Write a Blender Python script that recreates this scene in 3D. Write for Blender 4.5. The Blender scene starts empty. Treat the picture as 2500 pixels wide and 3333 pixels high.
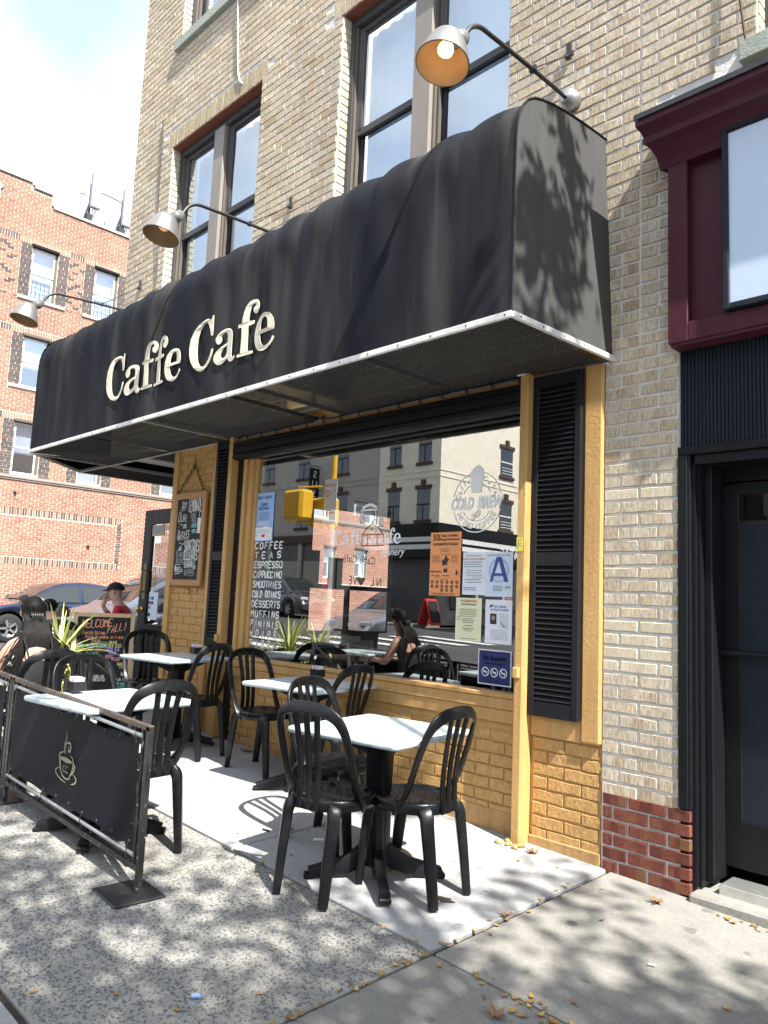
import bpy, bmesh, math, random
from math import sin, cos, pi, radians, sqrt, atan2, hypot
from mathutils import Vector, Matrix, noise

random.seed(7)
scene = bpy.context.scene
COL = scene.collection

# ---------------------------------------------------------------- camera
CAM = Vector((0.0, -3.95, 1.40))
ROT = Matrix(((0.7091033, 0.0524958, 0.7031477),
              (0.7037581, -0.1142906, -0.7011862),
              (0.0435538, 0.9920594, -0.1179881)))
cd = bpy.data.cameras.new('camera')
cam = bpy.data.objects.new('camera', cd)
COL.objects.link(cam)
cam.matrix_world = Matrix.Translation(CAM) @ ROT.to_4x4()
cd.sensor_fit = 'HORIZONTAL'
cd.sensor_width = 36.0
cd.lens = 36.0 * 2470.0 / 2500.0
cd.clip_start = 0.05
cd.clip_end = 2000
scene.camera = cam
scene.render.resolution_x = 768
scene.render.resolution_y = 1024

# ---------------------------------------------------------------- light
SUN_EL = radians(52.0)
SUN_AZ = radians(-13.0)            # towards +X, a little towards the street (-Y)
SUN_DIR = Vector((cos(SUN_AZ) * cos(SUN_EL), sin(SUN_AZ) * cos(SUN_EL), sin(SUN_EL)))
sl = bpy.data.lights.new('sun', 'SUN')
sl.energy = 4.5
sl.angle = radians(0.53)
sl.color = (1.0, 0.965, 0.91)
sun = bpy.data.objects.new('sun', sl)
COL.objects.link(sun)
sun.rotation_euler = SUN_DIR.to_track_quat('Z', 'Y').to_euler()
sun.location = (20, -5, 25)

world = bpy.data.worlds.new('World')
scene.world = world
world.use_nodes = True
wt = world.node_tree
wt.nodes.clear()
w_out = wt.nodes.new('ShaderNodeOutputWorld')
w_bg = wt.nodes.new('ShaderNodeBackground')
w_sky = wt.nodes.new('ShaderNodeTexSky')
w_sky.sky_type = 'NISHITA'
w_sky.sun_disc = False
w_sky.sun_elevation = SUN_EL
# Nishita: rotation 0 puts the sun on +Y, positive turns clockwise seen from above
w_sky.sun_rotation = radians(90.0) - SUN_AZ
w_sky.air_density = 1.0
w_sky.dust_density = 0.6
w_bg.inputs['Strength'].default_value = 0.15
w_tc = wt.nodes.new('ShaderNodeTexCoord')
w_map = wt.nodes.new('ShaderNodeMapping')
w_map.inputs['Scale'].default_value = (1.0, 1.0, 2.2)
w_map.inputs['Location'].default_value = (0.4, 0.85, 0.3)
w_n = wt.nodes.new('ShaderNodeTexNoise')
w_n.inputs['Scale'].default_value = 2.1
w_n.inputs['Detail'].default_value = 7
w_n.inputs['Roughness'].default_value = 0.52
w_n.inputs['Distortion'].default_value = 0.3
w_r = wt.nodes.new('ShaderNodeValToRGB')
w_r.color_ramp.elements[0].position = 0.36
w_r.color_ramp.elements[0].color = (0.32, 0.32, 0.32, 1)
w_r.color_ramp.elements[1].position = 0.62
w_r.color_ramp.elements[1].color = (1, 1, 1, 1)
w_mx = wt.nodes.new('ShaderNodeMixRGB')
w_mx.inputs['Color2'].default_value = (3.35, 3.52, 3.78, 1)
wt.links.new(w_tc.outputs['Generated'], w_map.inputs['Vector'])
wt.links.new(w_map.outputs['Vector'], w_n.inputs['Vector'])
wt.links.new(w_n.outputs['Fac'], w_r.inputs['Fac'])
wt.links.new(w_r.outputs['Color'], w_mx.inputs['Fac'])
wt.links.new(w_sky.outputs['Color'], w_mx.inputs['Color1'])
wt.links.new(w_mx.outputs['Color'], w_bg.inputs['Color'])
wt.links.new(w_bg.outputs['Background'], w_out.inputs['Surface'])

scene.view_settings.view_transform = 'Standard'
scene.view_settings.look = 'None'
scene.view_settings.gamma = 1.0
scene.view_settings.exposure = 1.6
scene.view_settings.use_curve_mapping = False
scene.render.engine = 'CYCLES'
scene.cycles.max_bounces = 8
scene.cycles.transparent_max_bounces = 16

# ---------------------------------------------------------------- ground model (levels measured from the place)
def zg(x, y):
    x = max(x, -11.6)
    return 0.015 - 0.032 * (x + 2.17) + 0.012 * max(y, -4.4)

def project(p):
    c = ROT.transposed() @ (Vector(p) - CAM)
    if c.z > -0.05:
        return None
    return (1250 + 2470 * c.x / -c.z, 1666.5 - 2470 * c.y / -c.z, -c.z)

def in_frame(p, m=40):
    q = project(p)
    return q is not None and -m < q[0] < 2500 + m and -m < q[1] < 3333 + m

# ---------------------------------------------------------------- materials
class NT:
    """small wrapper to write node trees briefly"""
    def __init__(s, m):
        s.t = m.node_tree
        s.bsdf = s.t.nodes['Principled BSDF']
        s.out = s.t.nodes['Material Output']
    def n(s, kind, **kw):
        nd = s.t.nodes.new('ShaderNode' + kind)
        for k, v in kw.items():
            if k in nd.inputs.keys():
                s.set(nd.inputs[k], v)
            else:
                setattr(nd, k, v)
        return nd
    def set(s, sock, v):
        if isinstance(v, bpy.types.NodeSocket):
            s.t.links.new(v, sock)
        else:
            if isinstance(v, tuple) and len(v) == 3 and sock.type == 'RGBA':
                v = v + (1,)
            sock.default_value = v
    def pos(s, scale=(1, 1, 1), obj=False):
        if obj:
            v = s.n('TexCoord').outputs['Object']
        else:
            v = s.n('NewGeometry').outputs['Position']
        return s.n('Mapping', Vector=v, Scale=scale).outputs['Vector']
    def noise(s, vec, scale, detail=4, rough=0.55, dist=0.0):
        return s.n('TexNoise', Vector=vec, Scale=scale, Detail=detail, Roughness=rough, Distortion=dist).outputs['Fac']
    def ramp(s, fac, stops, interp='LINEAR'):
        r = s.n('ValToRGB', Fac=fac)
        cr = r.color_ramp
        cr.interpolation = interp
        while len(cr.elements) < len(stops):
            cr.elements.new(0.5)
        for e, (p, c) in zip(cr.elements, stops):
            e.position = p
            if not isinstance(c, tuple):
                c = (c, c, c)
            e.color = tuple(c[:3]) + (1,)
        return r.outputs['Color']
    def mix(s, fac, a, b, mode='MIX'):
        m = s.n('MixRGB', blend_type=mode)
        s.set(m.inputs['Fac'], fac); s.set(m.inputs['Color1'], a); s.set(m.inputs['Color2'], b)
        return m.outputs['Color']
    def math(s, op, a, b=0.0):
        m = s.n('Math', operation=op)
        s.set(m.inputs[0], a); s.set(m.inputs[1], b)
        return m.outputs[0]
    def bump(s, h, dist=0.002, strength=1.0):
        b = s.n('Bump', Height=h, Distance=dist, Strength=strength)
        s.t.links.new(b.outputs['Normal'], s.bsdf.inputs['Normal'])
    def base(s, c, rough=None, metal=None, spec=None):
        s.set(s.bsdf.inputs['Base Color'], c)
        if rough is not None: s.set(s.bsdf.inputs['Roughness'], rough)
        if metal is not None: s.set(s.bsdf.inputs['Metallic'], metal)
        if spec is not None: s.set(s.bsdf.inputs['Specular IOR Level'], spec)

M = {}
def newmat(name):
    m = bpy.data.materials.new(name)
    m.use_nodes = True
    M[name] = m
    return NT(m)

def plain(name, c, rough=0.6, metal=0.0, spec=0.5, var=0.12, scale=6.0, bump=0.0, bscale=60.0, detail=4):
    t = newmat(name)
    v = t.pos()
    nz = t.noise(v, scale, detail, 0.6)
    lo = tuple(max(0, x * (1 - var)) for x in c); hi = tuple(min(1, x * (1 + var)) for x in c)
    t.base(t.ramp(nz, [(0.3, lo), (0.7, hi)]), rough, metal, spec)
    if bump:
        t.bump(t.noise(v, bscale, 3, 0.6), bump)
    return t

def rnd_piece(t):
    """one random number per loose piece: an object of its own, or an island of a joined mesh"""
    a = t.n('ObjectInfo').outputs['Random']
    b = t.n('NewGeometry').outputs['Random Per Island']
    return t.math('FRACT', t.math('ADD', a, b))

def brick_mat(name, stops, scr=(260, 260, 22), amt=0.35, bump=0.0022, rough=0.9, wire=True):
    t = newmat(name)
    rn = rnd_piece(t)
    col = t.ramp(rn, stops)
    v = t.pos(scr)
    off = t.n('VectorMath', operation='ADD')
    t.t.links.new(v, off.inputs[0])
    sc = t.n('CombineXYZ', X=t.math('MULTIPLY', rn, 37.0), Y=t.math('MULTIPLY', rn, 11.0), Z=t.math('MULTIPLY', rn, 91.0))
    t.t.links.new(sc.outputs[0], off.inputs[1])
    g = t.noise(off.outputs[0], 1.0, 3, 0.65)
    fine = t.noise(t.pos(), 55.0, 5, 0.7)
    dark = t.ramp(g, [(0.36, 1 - amt), (0.6, 1.0 + amt * 0.3)])
    c2 = t.mix(1.0, col, dark, 'MULTIPLY')
    c3 = t.mix(1.0, c2, t.ramp(fine, [(0.3, 0.8), (0.75, 1.15)]), 'MULTIPLY')
    big = t.noise(t.pos((1, 1, 0.6)), 0.9, 5, 0.6)
    c3 = t.mix(1.0, c3, t.ramp(big, [(0.32, 0.84), (0.68, 1.10)]), 'MULTIPLY')
    t.base(c3, rough, 0, 0.2)
    h = t.math('ADD', t.math('MULTIPLY', g, 1.0), t.math('MULTIPLY', fine, 0.7))
    t.bump(h, bump)
    return t

brick_mat('buff_brick', [(0.0, (0.52, 0.42, 0.29)), (0.18, (0.62, 0.52, 0.38)), (0.4, (0.60, 0.51, 0.38)), (0.6, (0.55, 0.475, 0.36)),
                         (0.78, (0.63, 0.515, 0.36)), (0.9, (0.47, 0.36, 0.245)), (1.0, (0.66, 0.575, 0.44))], scr=(150, 150, 16), amt=0.36)
brick_mat('buff_brick_soldier', [(0.0, (0.46, 0.37, 0.24)), (0.5, (0.53, 0.44, 0.30)), (1.0, (0.44, 0.36, 0.24))], scr=(16, 150, 150), amt=0.4)
brick_mat('pale_brick', [(0.0, (0.62, 0.54, 0.38)), (0.5, (0.66, 0.58, 0.43)), (1.0, (0.60, 0.51, 0.36))], scr=(330, 330, 9), amt=0.22)
brick_mat('red_base_brick', [(0.0, (0.13, 0.040, 0.030)), (0.35, (0.17, 0.052, 0.036)), (0.7, (0.21, 0.070, 0.044)), (1.0, (0.19, 0.088, 0.046))],
          scr=(40, 40, 40), amt=0.2, bump=0.0012, rough=0.75)
brick_mat('orange_red_brick', [(0.0, (0.36, 0.175, 0.125)), (0.3, (0.43, 0.22, 0.16)), (0.6, (0.39, 0.195, 0.14)), (0.85, (0.46, 0.25, 0.18)), (1.0, (0.32, 0.15, 0.11))],
          scr=(30, 30, 30), amt=0.15, bump=0.001)
brick_mat('charcoal_brick', [(0.0, (0.085, 0.075, 0.077)), (0.5, (0.125, 0.098, 0.092)), (0.8, (0.10, 0.094, 0.10)), (1.0, (0.18, 0.105, 0.092))],
          scr=(30, 30, 30), amt=0.2, bump=0.001)
t = brick_mat('ochre_painted_brick', [(0.0, (0.52, 0.303, 0.112)), (0.5, (0.55, 0.328, 0.124)), (1.0, (0.53, 0.312, 0.116))],
              scr=(60, 60, 25), amt=0.16, bump=0.006, rough=0.55)

t = newmat('mortar')
v = t.pos()
n1 = t.noise(v, 26, 6, 0.7); n2 = t.noise(v, 5, 4, 0.6)
t.base(t.mix(t.ramp(n2, [(0.4, 0.0), (0.65, 0.6)]), t.ramp(n1, [(0.3, (0.58, 0.56, 0.52)), (0.7, (0.70, 0.68, 0.64))]), (0.78, 0.76, 0.72)), 0.95, 0, 0.2)
t.bump(t.noise(v, 90, 5, 0.7), 0.006)
t = newmat('warm_mortar')
v = t.pos()
t.base(t.ramp(t.noise(v, 7, 4, 0.6), [(0.3, (0.62, 0.52, 0.40)), (0.7, (0.70, 0.60, 0.47))]), 0.95, 0, 0.2)

def painted(name, c, rough=0.5, bump=0.0015, wear=0.0):
    t = newmat(name)
    v = t.pos()
    n1 = t.noise(v, 3.0, 4, 0.6); n2 = t.noise(v, 38, 5, 0.65)
    a = t.ramp(n1, [(0.3, tuple(x * 0.93 for x in c)), (0.7, tuple(min(1, x * 1.05) for x in c))])
    spots = t.ramp(t.noise(v, 70, 2, 0.5), [(0.70, 0.0), (0.76, 0.7)])
    col = t.mix(spots, a, tuple(x * 0.72 for x in c))
    if wear:
        run = t.ramp(t.noise(t.pos((14, 14, 1.1)), 1.5, 5, 0.65), [(0.45, 0.0), (0.75, wear)])
        col = t.mix(run, col, tuple(x * 0.55 for x in c))
        chip = t.ramp(t.noise(v, 26, 6, 0.75), [(0.69, 0.0), (0.70, min(1, wear * 1.6))])
        col = t.mix(chip, col, (0.16, 0.11, 0.07))
    t.base(col, rough, 0, 0.22)
    t.bump(t.math('ADD', n2, t.math('MULTIPLY', t.noise(v, 140, 3, 0.6), 0.4)), bump)
painted('ochre_paint', (0.54, 0.318, 0.120), 0.5, 0.003, 0.45)
painted('grimy_ochre_paint', (0.46, 0.275, 0.115), 0.65, 0.005, 0.95)
painted('black_paint', (0.008, 0.0085, 0.010), 0.42, 0.0012)
painted('shutter_black', (0.014, 0.0145, 0.017), 0.45, 0.0008)
painted('maroon_paint', (0.068, 0.015, 0.026), 0.5, 0.0010, 0.5)
painted('slate_blue_panel', (0.013, 0.017, 0.025), 0.55, 0.0008)
painted('window_bronze', (0.065, 0.064, 0.066), 0.45, 0.0005)
painted('mullion_grey', (0.26, 0.23, 0.20), 0.5, 0.0005)
painted('lintel_red', (0.20, 0.075, 0.05), 0.7, 0.0008)
painted('brown_frame', (0.125, 0.105, 0.088), 0.5, 0.0005)
painted('sash_white', (0.70, 0.71, 0.72), 0.4, 0.0003)
painted('stone', (0.52, 0.45, 0.36), 0.85, 0.004)
painted('limestone_sill', (0.33, 0.35, 0.30), 0.85, 0.004)
painted('terracotta_shield', (0.62, 0.50, 0.38), 0.8, 0.003)
painted('stucco_cream', (0.74, 0.69, 0.57), 0.85, 0.002)
painted('stucco_grey', (0.40, 0.38, 0.34), 0.85, 0.002)
painted('brownstone', (0.085, 0.055, 0.045), 0.8, 0.002)

def simple(name, c, rough=0.5, metal=0.0, spec=0.5, emit=None, estr=0):
    t = newmat(name)
    t.base(tuple(c), rough, metal, spec)
    if emit:
        t.set(t.bsdf.inputs['Emission Color'], tuple(emit)); t.set(t.bsdf.inputs['Emission Strength'], estr)
    return t
plain('aluminium', (0.62, 0.62, 0.60), 0.38, 0.85, 0.5, 0.1, 9)
plain('white_trim', (0.72, 0.70, 0.66), 0.45, 0.1, 0.5, 0.12, 14, 0.0008)
plain('galvanised', (0.42, 0.43, 0.44), 0.38, 0.8, 0.5, 0.15, 20)
plain('dark_steel', (0.05, 0.05, 0.052), 0.45, 0.5, 0.5, 0.2, 20)
plain('black_wire', (0.012, 0.012, 0.012), 0.5)
plain('logo_gold', (0.36, 0.31, 0.20), 0.7)
plain('aerial_white', (0.27, 0.29, 0.33), 0.5, 0, 0.4, 0.04)
plain('dark_shop_front', (0.05, 0.05, 0.053), 0.4, 0, 0.5, 0.3, 2)
plain('brass', (0.62, 0.42, 0.14), 0.28, 1.0)
plain('antique_brass', (0.16, 0.115, 0.055), 0.4, 0.8)
plain('rusty_chain', (0.055, 0.03, 0.022), 0.7, 0.4)
plain('white_paint_metal', (0.78, 0.80, 0.82), 0.45, 0, 0.5, 0.04)
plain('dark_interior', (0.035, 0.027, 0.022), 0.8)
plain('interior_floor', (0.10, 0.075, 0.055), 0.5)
plain('lamp_shade_outer', (0.24, 0.235, 0.23), 0.45, 0.6, 0.5, 0.15, 12)
plain('lamp_shade_inner', (0.27, 0.18, 0.095), 0.6, 0.0)
plain('yellow_signal', (0.70, 0.42, 0.03), 0.4)
plain('pole_grey', (0.36, 0.37, 0.36), 0.5, 0.3)
simple('white_letter', (0.88, 0.88, 0.87), 0.5)
simple('white_decal', (0.88, 0.88, 0.87), 0.5)
simple('white_sheet', (0.80, 0.82, 0.86), 0.6)
simple('black_ink', (0.03, 0.03, 0.035), 0.7)
simple('grey_ink', (0.30, 0.31, 0.34), 0.7)
simple('blue_ink', (0.05, 0.075, 0.28), 0.7)
simple('pale_blue_ink', (0.42, 0.52, 0.72), 0.7)
simple('orange_ink', (0.60, 0.22, 0.10), 0.7)
simple('red_ink', (0.55, 0.04, 0.03), 0.7)
simple('green_ink', (0.16, 0.34, 0.10), 0.7)
simple('orange_sheet', (0.86, 0.34, 0.13), 0.7)
simple('cream_sheet', (0.80, 0.80, 0.52), 0.7)
simple('ice_blue_sheet', (0.66, 0.75, 0.86), 0.6)
simple('sky_blue_sheet', (0.30, 0.46, 0.78), 0.6)
simple('navy_sheet', (0.018, 0.026, 0.13), 0.45)
simple('yellow_sheet', (0.80, 0.66, 0.06), 0.6)
simple('pink_paper', (0.80, 0.30, 0.38), 0.6)
simple('photo_skin', (0.35, 0.22, 0.17), 0.6)
for nm, c in dict(chalk_white=(0.74, 0.74, 0.72), chalk_orange=(0.78, 0.36, 0.20), chalk_grey=(0.36, 0.36, 0.36), chalk_aqua=(0.32, 0.70, 0.70),
                  chalk_green=(0.16, 0.56, 0.40), chalk_violet=(0.42, 0.34, 0.78), chalk_pink=(0.78, 0.34, 0.52), chalk_yellow=(0.80, 0.74, 0.25)).items():
    simple(nm, c, 0.95, 0, 0.1)
t = newmat('chalkboard')
v = t.pos()
t.base(t.ramp(t.noise(v, 9, 5, 0.7), [(0.35, (0.012, 0.013, 0.014)), (0.62, (0.026, 0.027, 0.028)), (0.85, (0.085, 0.085, 0.085))]), 0.7, 0, 0.3)
def wood(name, a, b, sc=(8, 8, 1.2)):
    t = newmat(name)
    v = t.pos(sc)
    n = t.noise(v, 9, 6, 0.6, 0.6)
    t.base(t.ramp(n, [(0.3, a), (0.5, b), (0.7, a), (0.8, b)]), 0.6, 0, 0.35)
    t.bump(n, 0.0008)
wood('oak_frame', (0.33, 0.165, 0.07), (0.42, 0.22, 0.10))
wood('pine_frame', (0.55, 0.38, 0.20), (0.64, 0.47, 0.27))
wood('grey_wood', (0.42, 0.37, 0.30), (0.52, 0.46, 0.38))

# black canvas of the awning: pale bands paint sunlit folds into the colour, faint vertical dirt streaks, a few pale specks
t = newmat('awning_canvas')
v = t.pos((3.2, 3.2, 0.35)); n1 = t.noise(v, 1.3, 3, 0.5)
v2 = t.pos((24, 24, 0.7)); n2 = t.noise(v2, 1.0, 4, 0.6)
sp = t.ramp(t.noise(t.pos((1, 1, 0.5)), 42, 2, 0.4), [(0.775, 0.0), (0.80, 0.5)])
c = t.ramp(n1, [(0.38, (0.0105, 0.0118, 0.0155)), (0.52, (0.0165, 0.0175, 0.0205)), (0.68, (0.040, 0.039, 0.038))])
c = t.mix(t.ramp(n2, [(0.66, 0.0), (0.78, 0.35)]), c, (0.07, 0.068, 0.06))
t.base(t.mix(sp, c, (0.30, 0.30, 0.28)), 0.75, 0, 0.10)
t.set(t.bsdf.inputs['Sheen Weight'], 0.0); t.set(t.bsdf.inputs['Sheen Roughness'], 0.5)
t.bump(t.noise(t.pos(), 900, 2, 0.5), 0.0006)
t = newmat('awning_canvas_sunlit')  # lighter copy for the end panel: the sun on it is put into the colour
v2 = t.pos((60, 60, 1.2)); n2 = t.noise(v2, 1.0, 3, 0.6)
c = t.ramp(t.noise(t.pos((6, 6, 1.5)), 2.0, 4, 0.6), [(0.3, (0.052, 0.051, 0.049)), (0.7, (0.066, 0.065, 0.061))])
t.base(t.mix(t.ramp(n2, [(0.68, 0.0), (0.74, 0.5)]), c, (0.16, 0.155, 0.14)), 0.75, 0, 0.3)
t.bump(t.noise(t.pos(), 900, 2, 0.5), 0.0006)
t = newmat('sign_paint')
t.base(t.ramp(t.noise(t.pos((14, 14, 3)), 2.0, 4, 0.7), [(0.3, (0.50, 0.44, 0.31)), (0.55, (0.66, 0.61, 0.48)), (0.8, (0.72, 0.68, 0.57))]), 0.7)
plain('soffit_mesh', (0.012, 0.012, 0.013), 0.5, 0.3)

# chair resin, marble laminate, banner cloth
t = newmat('black_resin')
v = t.pos(); 
t.base(t.ramp(t.noise(v, 14, 5, 0.7), [(0.3, (0.004, 0.0042, 0.005)), (0.7, (0.009, 0.0092, 0.0105))]), t.ramp(t.noise(v, 30, 4, 0.7), [(0.3, 0.24), (0.7, 0.42)]), 0, 0.30)
t.bump(t.noise(v, 220, 3, 0.6), 0.0003)
t.set(t.bsdf.inputs['Base Color'], t.mix(t.ramp(t.noise(v, 9, 6, 0.75), [(0.55, 0.0), (0.72, 0.5)]), t.ramp(t.noise(v, 14, 5, 0.7), [(0.3, (0.004, 0.0042, 0.005)), (0.7, (0.009, 0.0092, 0.0105))]), (0.034, 0.033, 0.031)))
t = newmat('marble_laminate')
v = t.pos(); n1 = t.noise(v, 7, 6, 0.65, 1.2); n2 = t.noise(v, 30, 5, 0.7, 0.5)
c = t.ramp(n1, [(0.32, (0.30, 0.41, 0.45)), (0.5, (0.46, 0.56, 0.60)), (0.66, (0.68, 0.75, 0.76))])
t.base(t.mix(0.35, c, t.ramp(n2, [(0.35, (0.26, 0.37, 0.41)), (0.65, (0.76, 0.80, 0.80))])), 0.28, 0, 0.5)
t = newmat('banner_canvas')
v = t.pos()
t.base(t.ramp(t.noise(v, 4, 4, 0.6), [(0.3, (0.008, 0.0095, 0.0135)), (0.7, (0.011, 0.013, 0.018))]), 0.65, 0, 0.14)
t.bump(t.noise(v, 700, 2, 0.5), 0.0004)
t = newmat('worn_black_steel')
v = t.pos()
ch = t.ramp(t.noise(v, 34, 5, 0.75), [(0.60, 0.0), (0.64, 1.0)])
t.base(t.mix(ch, t.ramp(t.noise(v, 18, 4, 0.6), [(0.3, (0.02, 0.02, 0.021)), (0.7, (0.045, 0.042, 0.038))]), (0.33, 0.31, 0.28)), 0.42, 0.3, 0.5)
t = newmat('rusted_rail')
v = t.pos()
t.base(t.ramp(t.noise(v, 22, 5, 0.7), [(0.3, (0.05, 0.042, 0.036)), (0.55, (0.13, 0.10, 0.08)), (0.7, (0.20, 0.16, 0.13)), (0.8, (0.30, 0.11, 0.09))]), 0.5, 0.4)

# glass
def glass(name, f0=0.1, tint=(0.93, 0.95, 0.95), gloss=(1, 1, 1)):
    """thin pane: clear, with a mirror reflection that grows towards grazing (same from both sides)"""
    m = bpy.data.materials.new(name); m.use_nodes = True; M[name] = m
    t = NT(m)
    nt = t.t
    nt.nodes.remove(t.bsdf)
    g = t.n('NewGeometry')
    d = t.n('VectorMath', operation='DOT_PRODUCT')
    nt.links.new(g.outputs['Normal'], d.inputs[0]); nt.links.new(g.outputs['Incoming'], d.inputs[1])
    c = t.math('SUBTRACT', 1.0, t.math('ABSOLUTE', d.outputs['Value']))
    f = t.math('ADD', f0, t.math('MULTIPLY', 1 - f0, t.math('POWER', c, 5.0)))
    mx = t.n('MixShader')
    tr = t.n('BsdfTransparent', Color=tint); gl = t.n('BsdfGlossy', Color=gloss, Roughness=0.0)
    nt.links.new(f, mx.inputs[0]); nt.links.new(tr.outputs[0], mx.inputs[1]); nt.links.new(gl.outputs[0], mx.inputs[2])
    nt.links.new(mx.outputs[0], t.out.inputs['Surface'])
glass('shop_glass', 0.34, (0.88, 0.90, 0.90))
glass('upper_glass', 0.42, (0.80, 0.86, 0.92), (0.82, 0.92, 1.0))
glass('far_glass', 0.35, (0.75, 0.8, 0.85))
glass('car_glass', 0.12, (0.35, 0.40, 0.40))
glass('door_glass', 0.07, (0.8, 0.83, 0.85))
glass('clear_wrap', 0.06, (0.9, 0.93, 0.97))

# paving
def concrete(name, a, b, spec=0.3, bump=0.0015, streak=False, crack=None):
    t = newmat(name)
    v = t.pos()
    n1 = t.noise(v, 1.7, 6, 0.65); n2 = t.noise(v, 60, 5, 0.7); n3 = t.noise(t.pos((3, 60, 1) if streak else (1, 1, 1)), 12, 4, 0.6)
    c = t.ramp(n1, [(0.3, a), (0.7, b)])
    c = t.mix(1.0, c, t.ramp(n2, [(0.3, 0.82), (0.7, 1.12)]), 'MULTIPLY')
    c = t.mix(1.0, c, t.ramp(n3, [(0.3, 0.92), (0.7, 1.06)]), 'MULTIPLY')
    gum = t.ramp(t.noise(v, 7.5, 1, 0.3), [(0.735, 0.0), (0.76, 0.55)])
    c = t.mix(gum, c, tuple(x * 0.45 for x in a))
    blot = t.ramp(t.noise(v, 2.6, 5, 0.7, 0.8), [(0.56, 0.0), (0.72, 0.30)])
    c = t.mix(blot, c, tuple(x * 0.62 for x in a))
    speck = t.ramp(t.noise(v, 170, 2, 0.5), [(0.70, 0.0), (0.74, 0.5)])
    c = t.mix(speck, c, (0.10, 0.10, 0.10))
    t.base(c, 0.9, 0, spec)
    t.bump(t.math('ADD', n2, n3), bump)
concrete('white_concrete', (0.315, 0.315, 0.31), (0.40, 0.40, 0.395), streak=True)
concrete('grey_concrete', (0.215, 0.208, 0.185), (0.29, 0.28, 0.25), bump=0.002, streak=True)
concrete('aggregate_binder', (0.26, 0.25, 0.22), (0.335, 0.322, 0.288), bump=0.003)
concrete('kerb_stone', (0.36, 0.36, 0.35), (0.46, 0.46, 0.45))
plain('joint_dirt', (0.05, 0.042, 0.034), 0.95, 0, 0.2, 0.4, 30, 0.004)
t = newmat('pebble')
rn = rnd_piece(t)
t.base(t.mix(1.0, t.ramp(rn, [(0.0, (0.105, 0.106, 0.112)), (0.5, (0.15, 0.15, 0.155)), (0.8, (0.20, 0.195, 0.185)), (1.0, (0.27, 0.25, 0.22))]),
             t.ramp(t.noise(t.pos(), 130, 3, 0.6), [(0.3, 0.8), (0.7, 1.2)]), 'MULTIPLY'), 0.75, 0, 0.35)
t = newmat('asphalt')
v = t.pos()
t.base(t.mix(1.0, t.ramp(t.noise(v, 0.5, 5, 0.6), [(0.3, (0.055, 0.056, 0.058)), (0.7, (0.085, 0.085, 0.085))]), t.ramp(t.noise(v, 60, 4, 0.7), [(0.3, 0.7), (0.7, 1.3)]), 'MULTIPLY'), 0.85, 0, 0.3)
plain('road_paint', (0.66, 0.66, 0.63), 0.8, 0, 0.3, 0.15, 8)

# vegetation, people, cars
def leafmat(name, stops, trans=0.3):
    t = newmat(name)
    rn = rnd_piece(t)
    t.base(t.ramp(rn, stops), 0.5, 0, 0.3)
    t.set(t.bsdf.inputs['Transmission Weight'], 0.0)
    t.set(t.bsdf.inputs['Subsurface Weight'], 0.0)
leafmat('tree_leaf', [(0, (0.045, 0.085, 0.02)), (0.6, (0.07, 0.12, 0.03)), (1, (0.13, 0.13, 0.03))])
leafmat('yucca_leaf', [(0, (0.20, 0.26, 0.05)), (0.5, (0.42, 0.46, 0.12)), (1, (0.55, 0.55, 0.20))])
leafmat('ivy_leaf', [(0, (0.22, 0.30, 0.05)), (0.5, (0.48, 0.50, 0.14)), (1, (0.62, 0.60, 0.26))])
leafmat('fallen_leaf_yellow', [(0, (0.30, 0.17, 0.055)), (0.4, (0.40, 0.25, 0.08)), (0.75, (0.20, 0.11, 0.055)), (1, (0.52, 0.38, 0.12))])
leafmat('fallen_leaf_brown', [(0, (0.24, 0.12, 0.065)), (0.6, (0.31, 0.17, 0.09)), (1, (0.18, 0.09, 0.055))])
plain('bark', (0.10, 0.085, 0.065), 0.95, 0, 0.2, 0.3, 12, 0.01, 30)
plain('planter_black', (0.02, 0.02, 0.02), 0.6)
plain('skin', (0.46, 0.27, 0.19), 0.5, 0, 0.4, 0.06)
plain('skin_pale', (0.55, 0.33, 0.25), 0.5, 0, 0.4, 0.06)
t = newmat('black_hair'); t.base(t.ramp(t.noise(t.pos((60, 60, 4)), 2, 3, 0.6), [(0.3, (0.003, 0.0027, 0.0025)), (0.7, (0.008, 0.006, 0.0055))]), 0.6, 0, 0.18)
t = newmat('brown_hair'); t.base(t.ramp(t.noise(t.pos((60, 60, 6)), 2, 3, 0.6), [(0.3, (0.06, 0.04, 0.026)), (0.7, (0.15, 0.10, 0.065))]), 0.45, 0, 0.5)
plain('black_cloth', (0.007, 0.007, 0.008), 0.8)
plain('teal_cloth', (0.14, 0.25, 0.25), 0.85)
plain('red_cloth', (0.48, 0.012, 0.03), 0.75)
plain('grey_cloth', (0.45, 0.47, 0.50), 0.85)
simple('black_plastic', (0.012, 0.012, 0.013), 0.3)
simple('tyre', (0.015, 0.015, 0.015), 0.8)
simple('car_blue', (0.018, 0.032, 0.075), 0.18, 0.5).set(M['car_blue'].node_tree.nodes['Principled BSDF'].inputs['Coat Weight'], 1.0)
simple('car_silver', (0.50, 0.51, 0.53), 0.25, 0.6)
simple('car_grey', (0.085, 0.09, 0.098), 0.2, 0.5).set(M['car_grey'].node_tree.nodes['Principled BSDF'].inputs['Coat Weight'], 1.0)
simple('car_dark', (0.02, 0.022, 0.026), 0.2, 0.3)
simple('chrome', (0.6, 0.6, 0.62), 0.15, 1.0)
simple('headlight', (0.75, 0.74, 0.70), 0.1, 0.2)
simple('bulb', (0.9, 0.7, 0.4), 0.3, 0, 0.5, (1.0, 0.58, 0.25), 1.6)
simple('bulb_dim', (0.7, 0.5, 0.3), 0.3, 0, 0.5, (1.0, 0.5, 0.2), 0.15)
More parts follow.
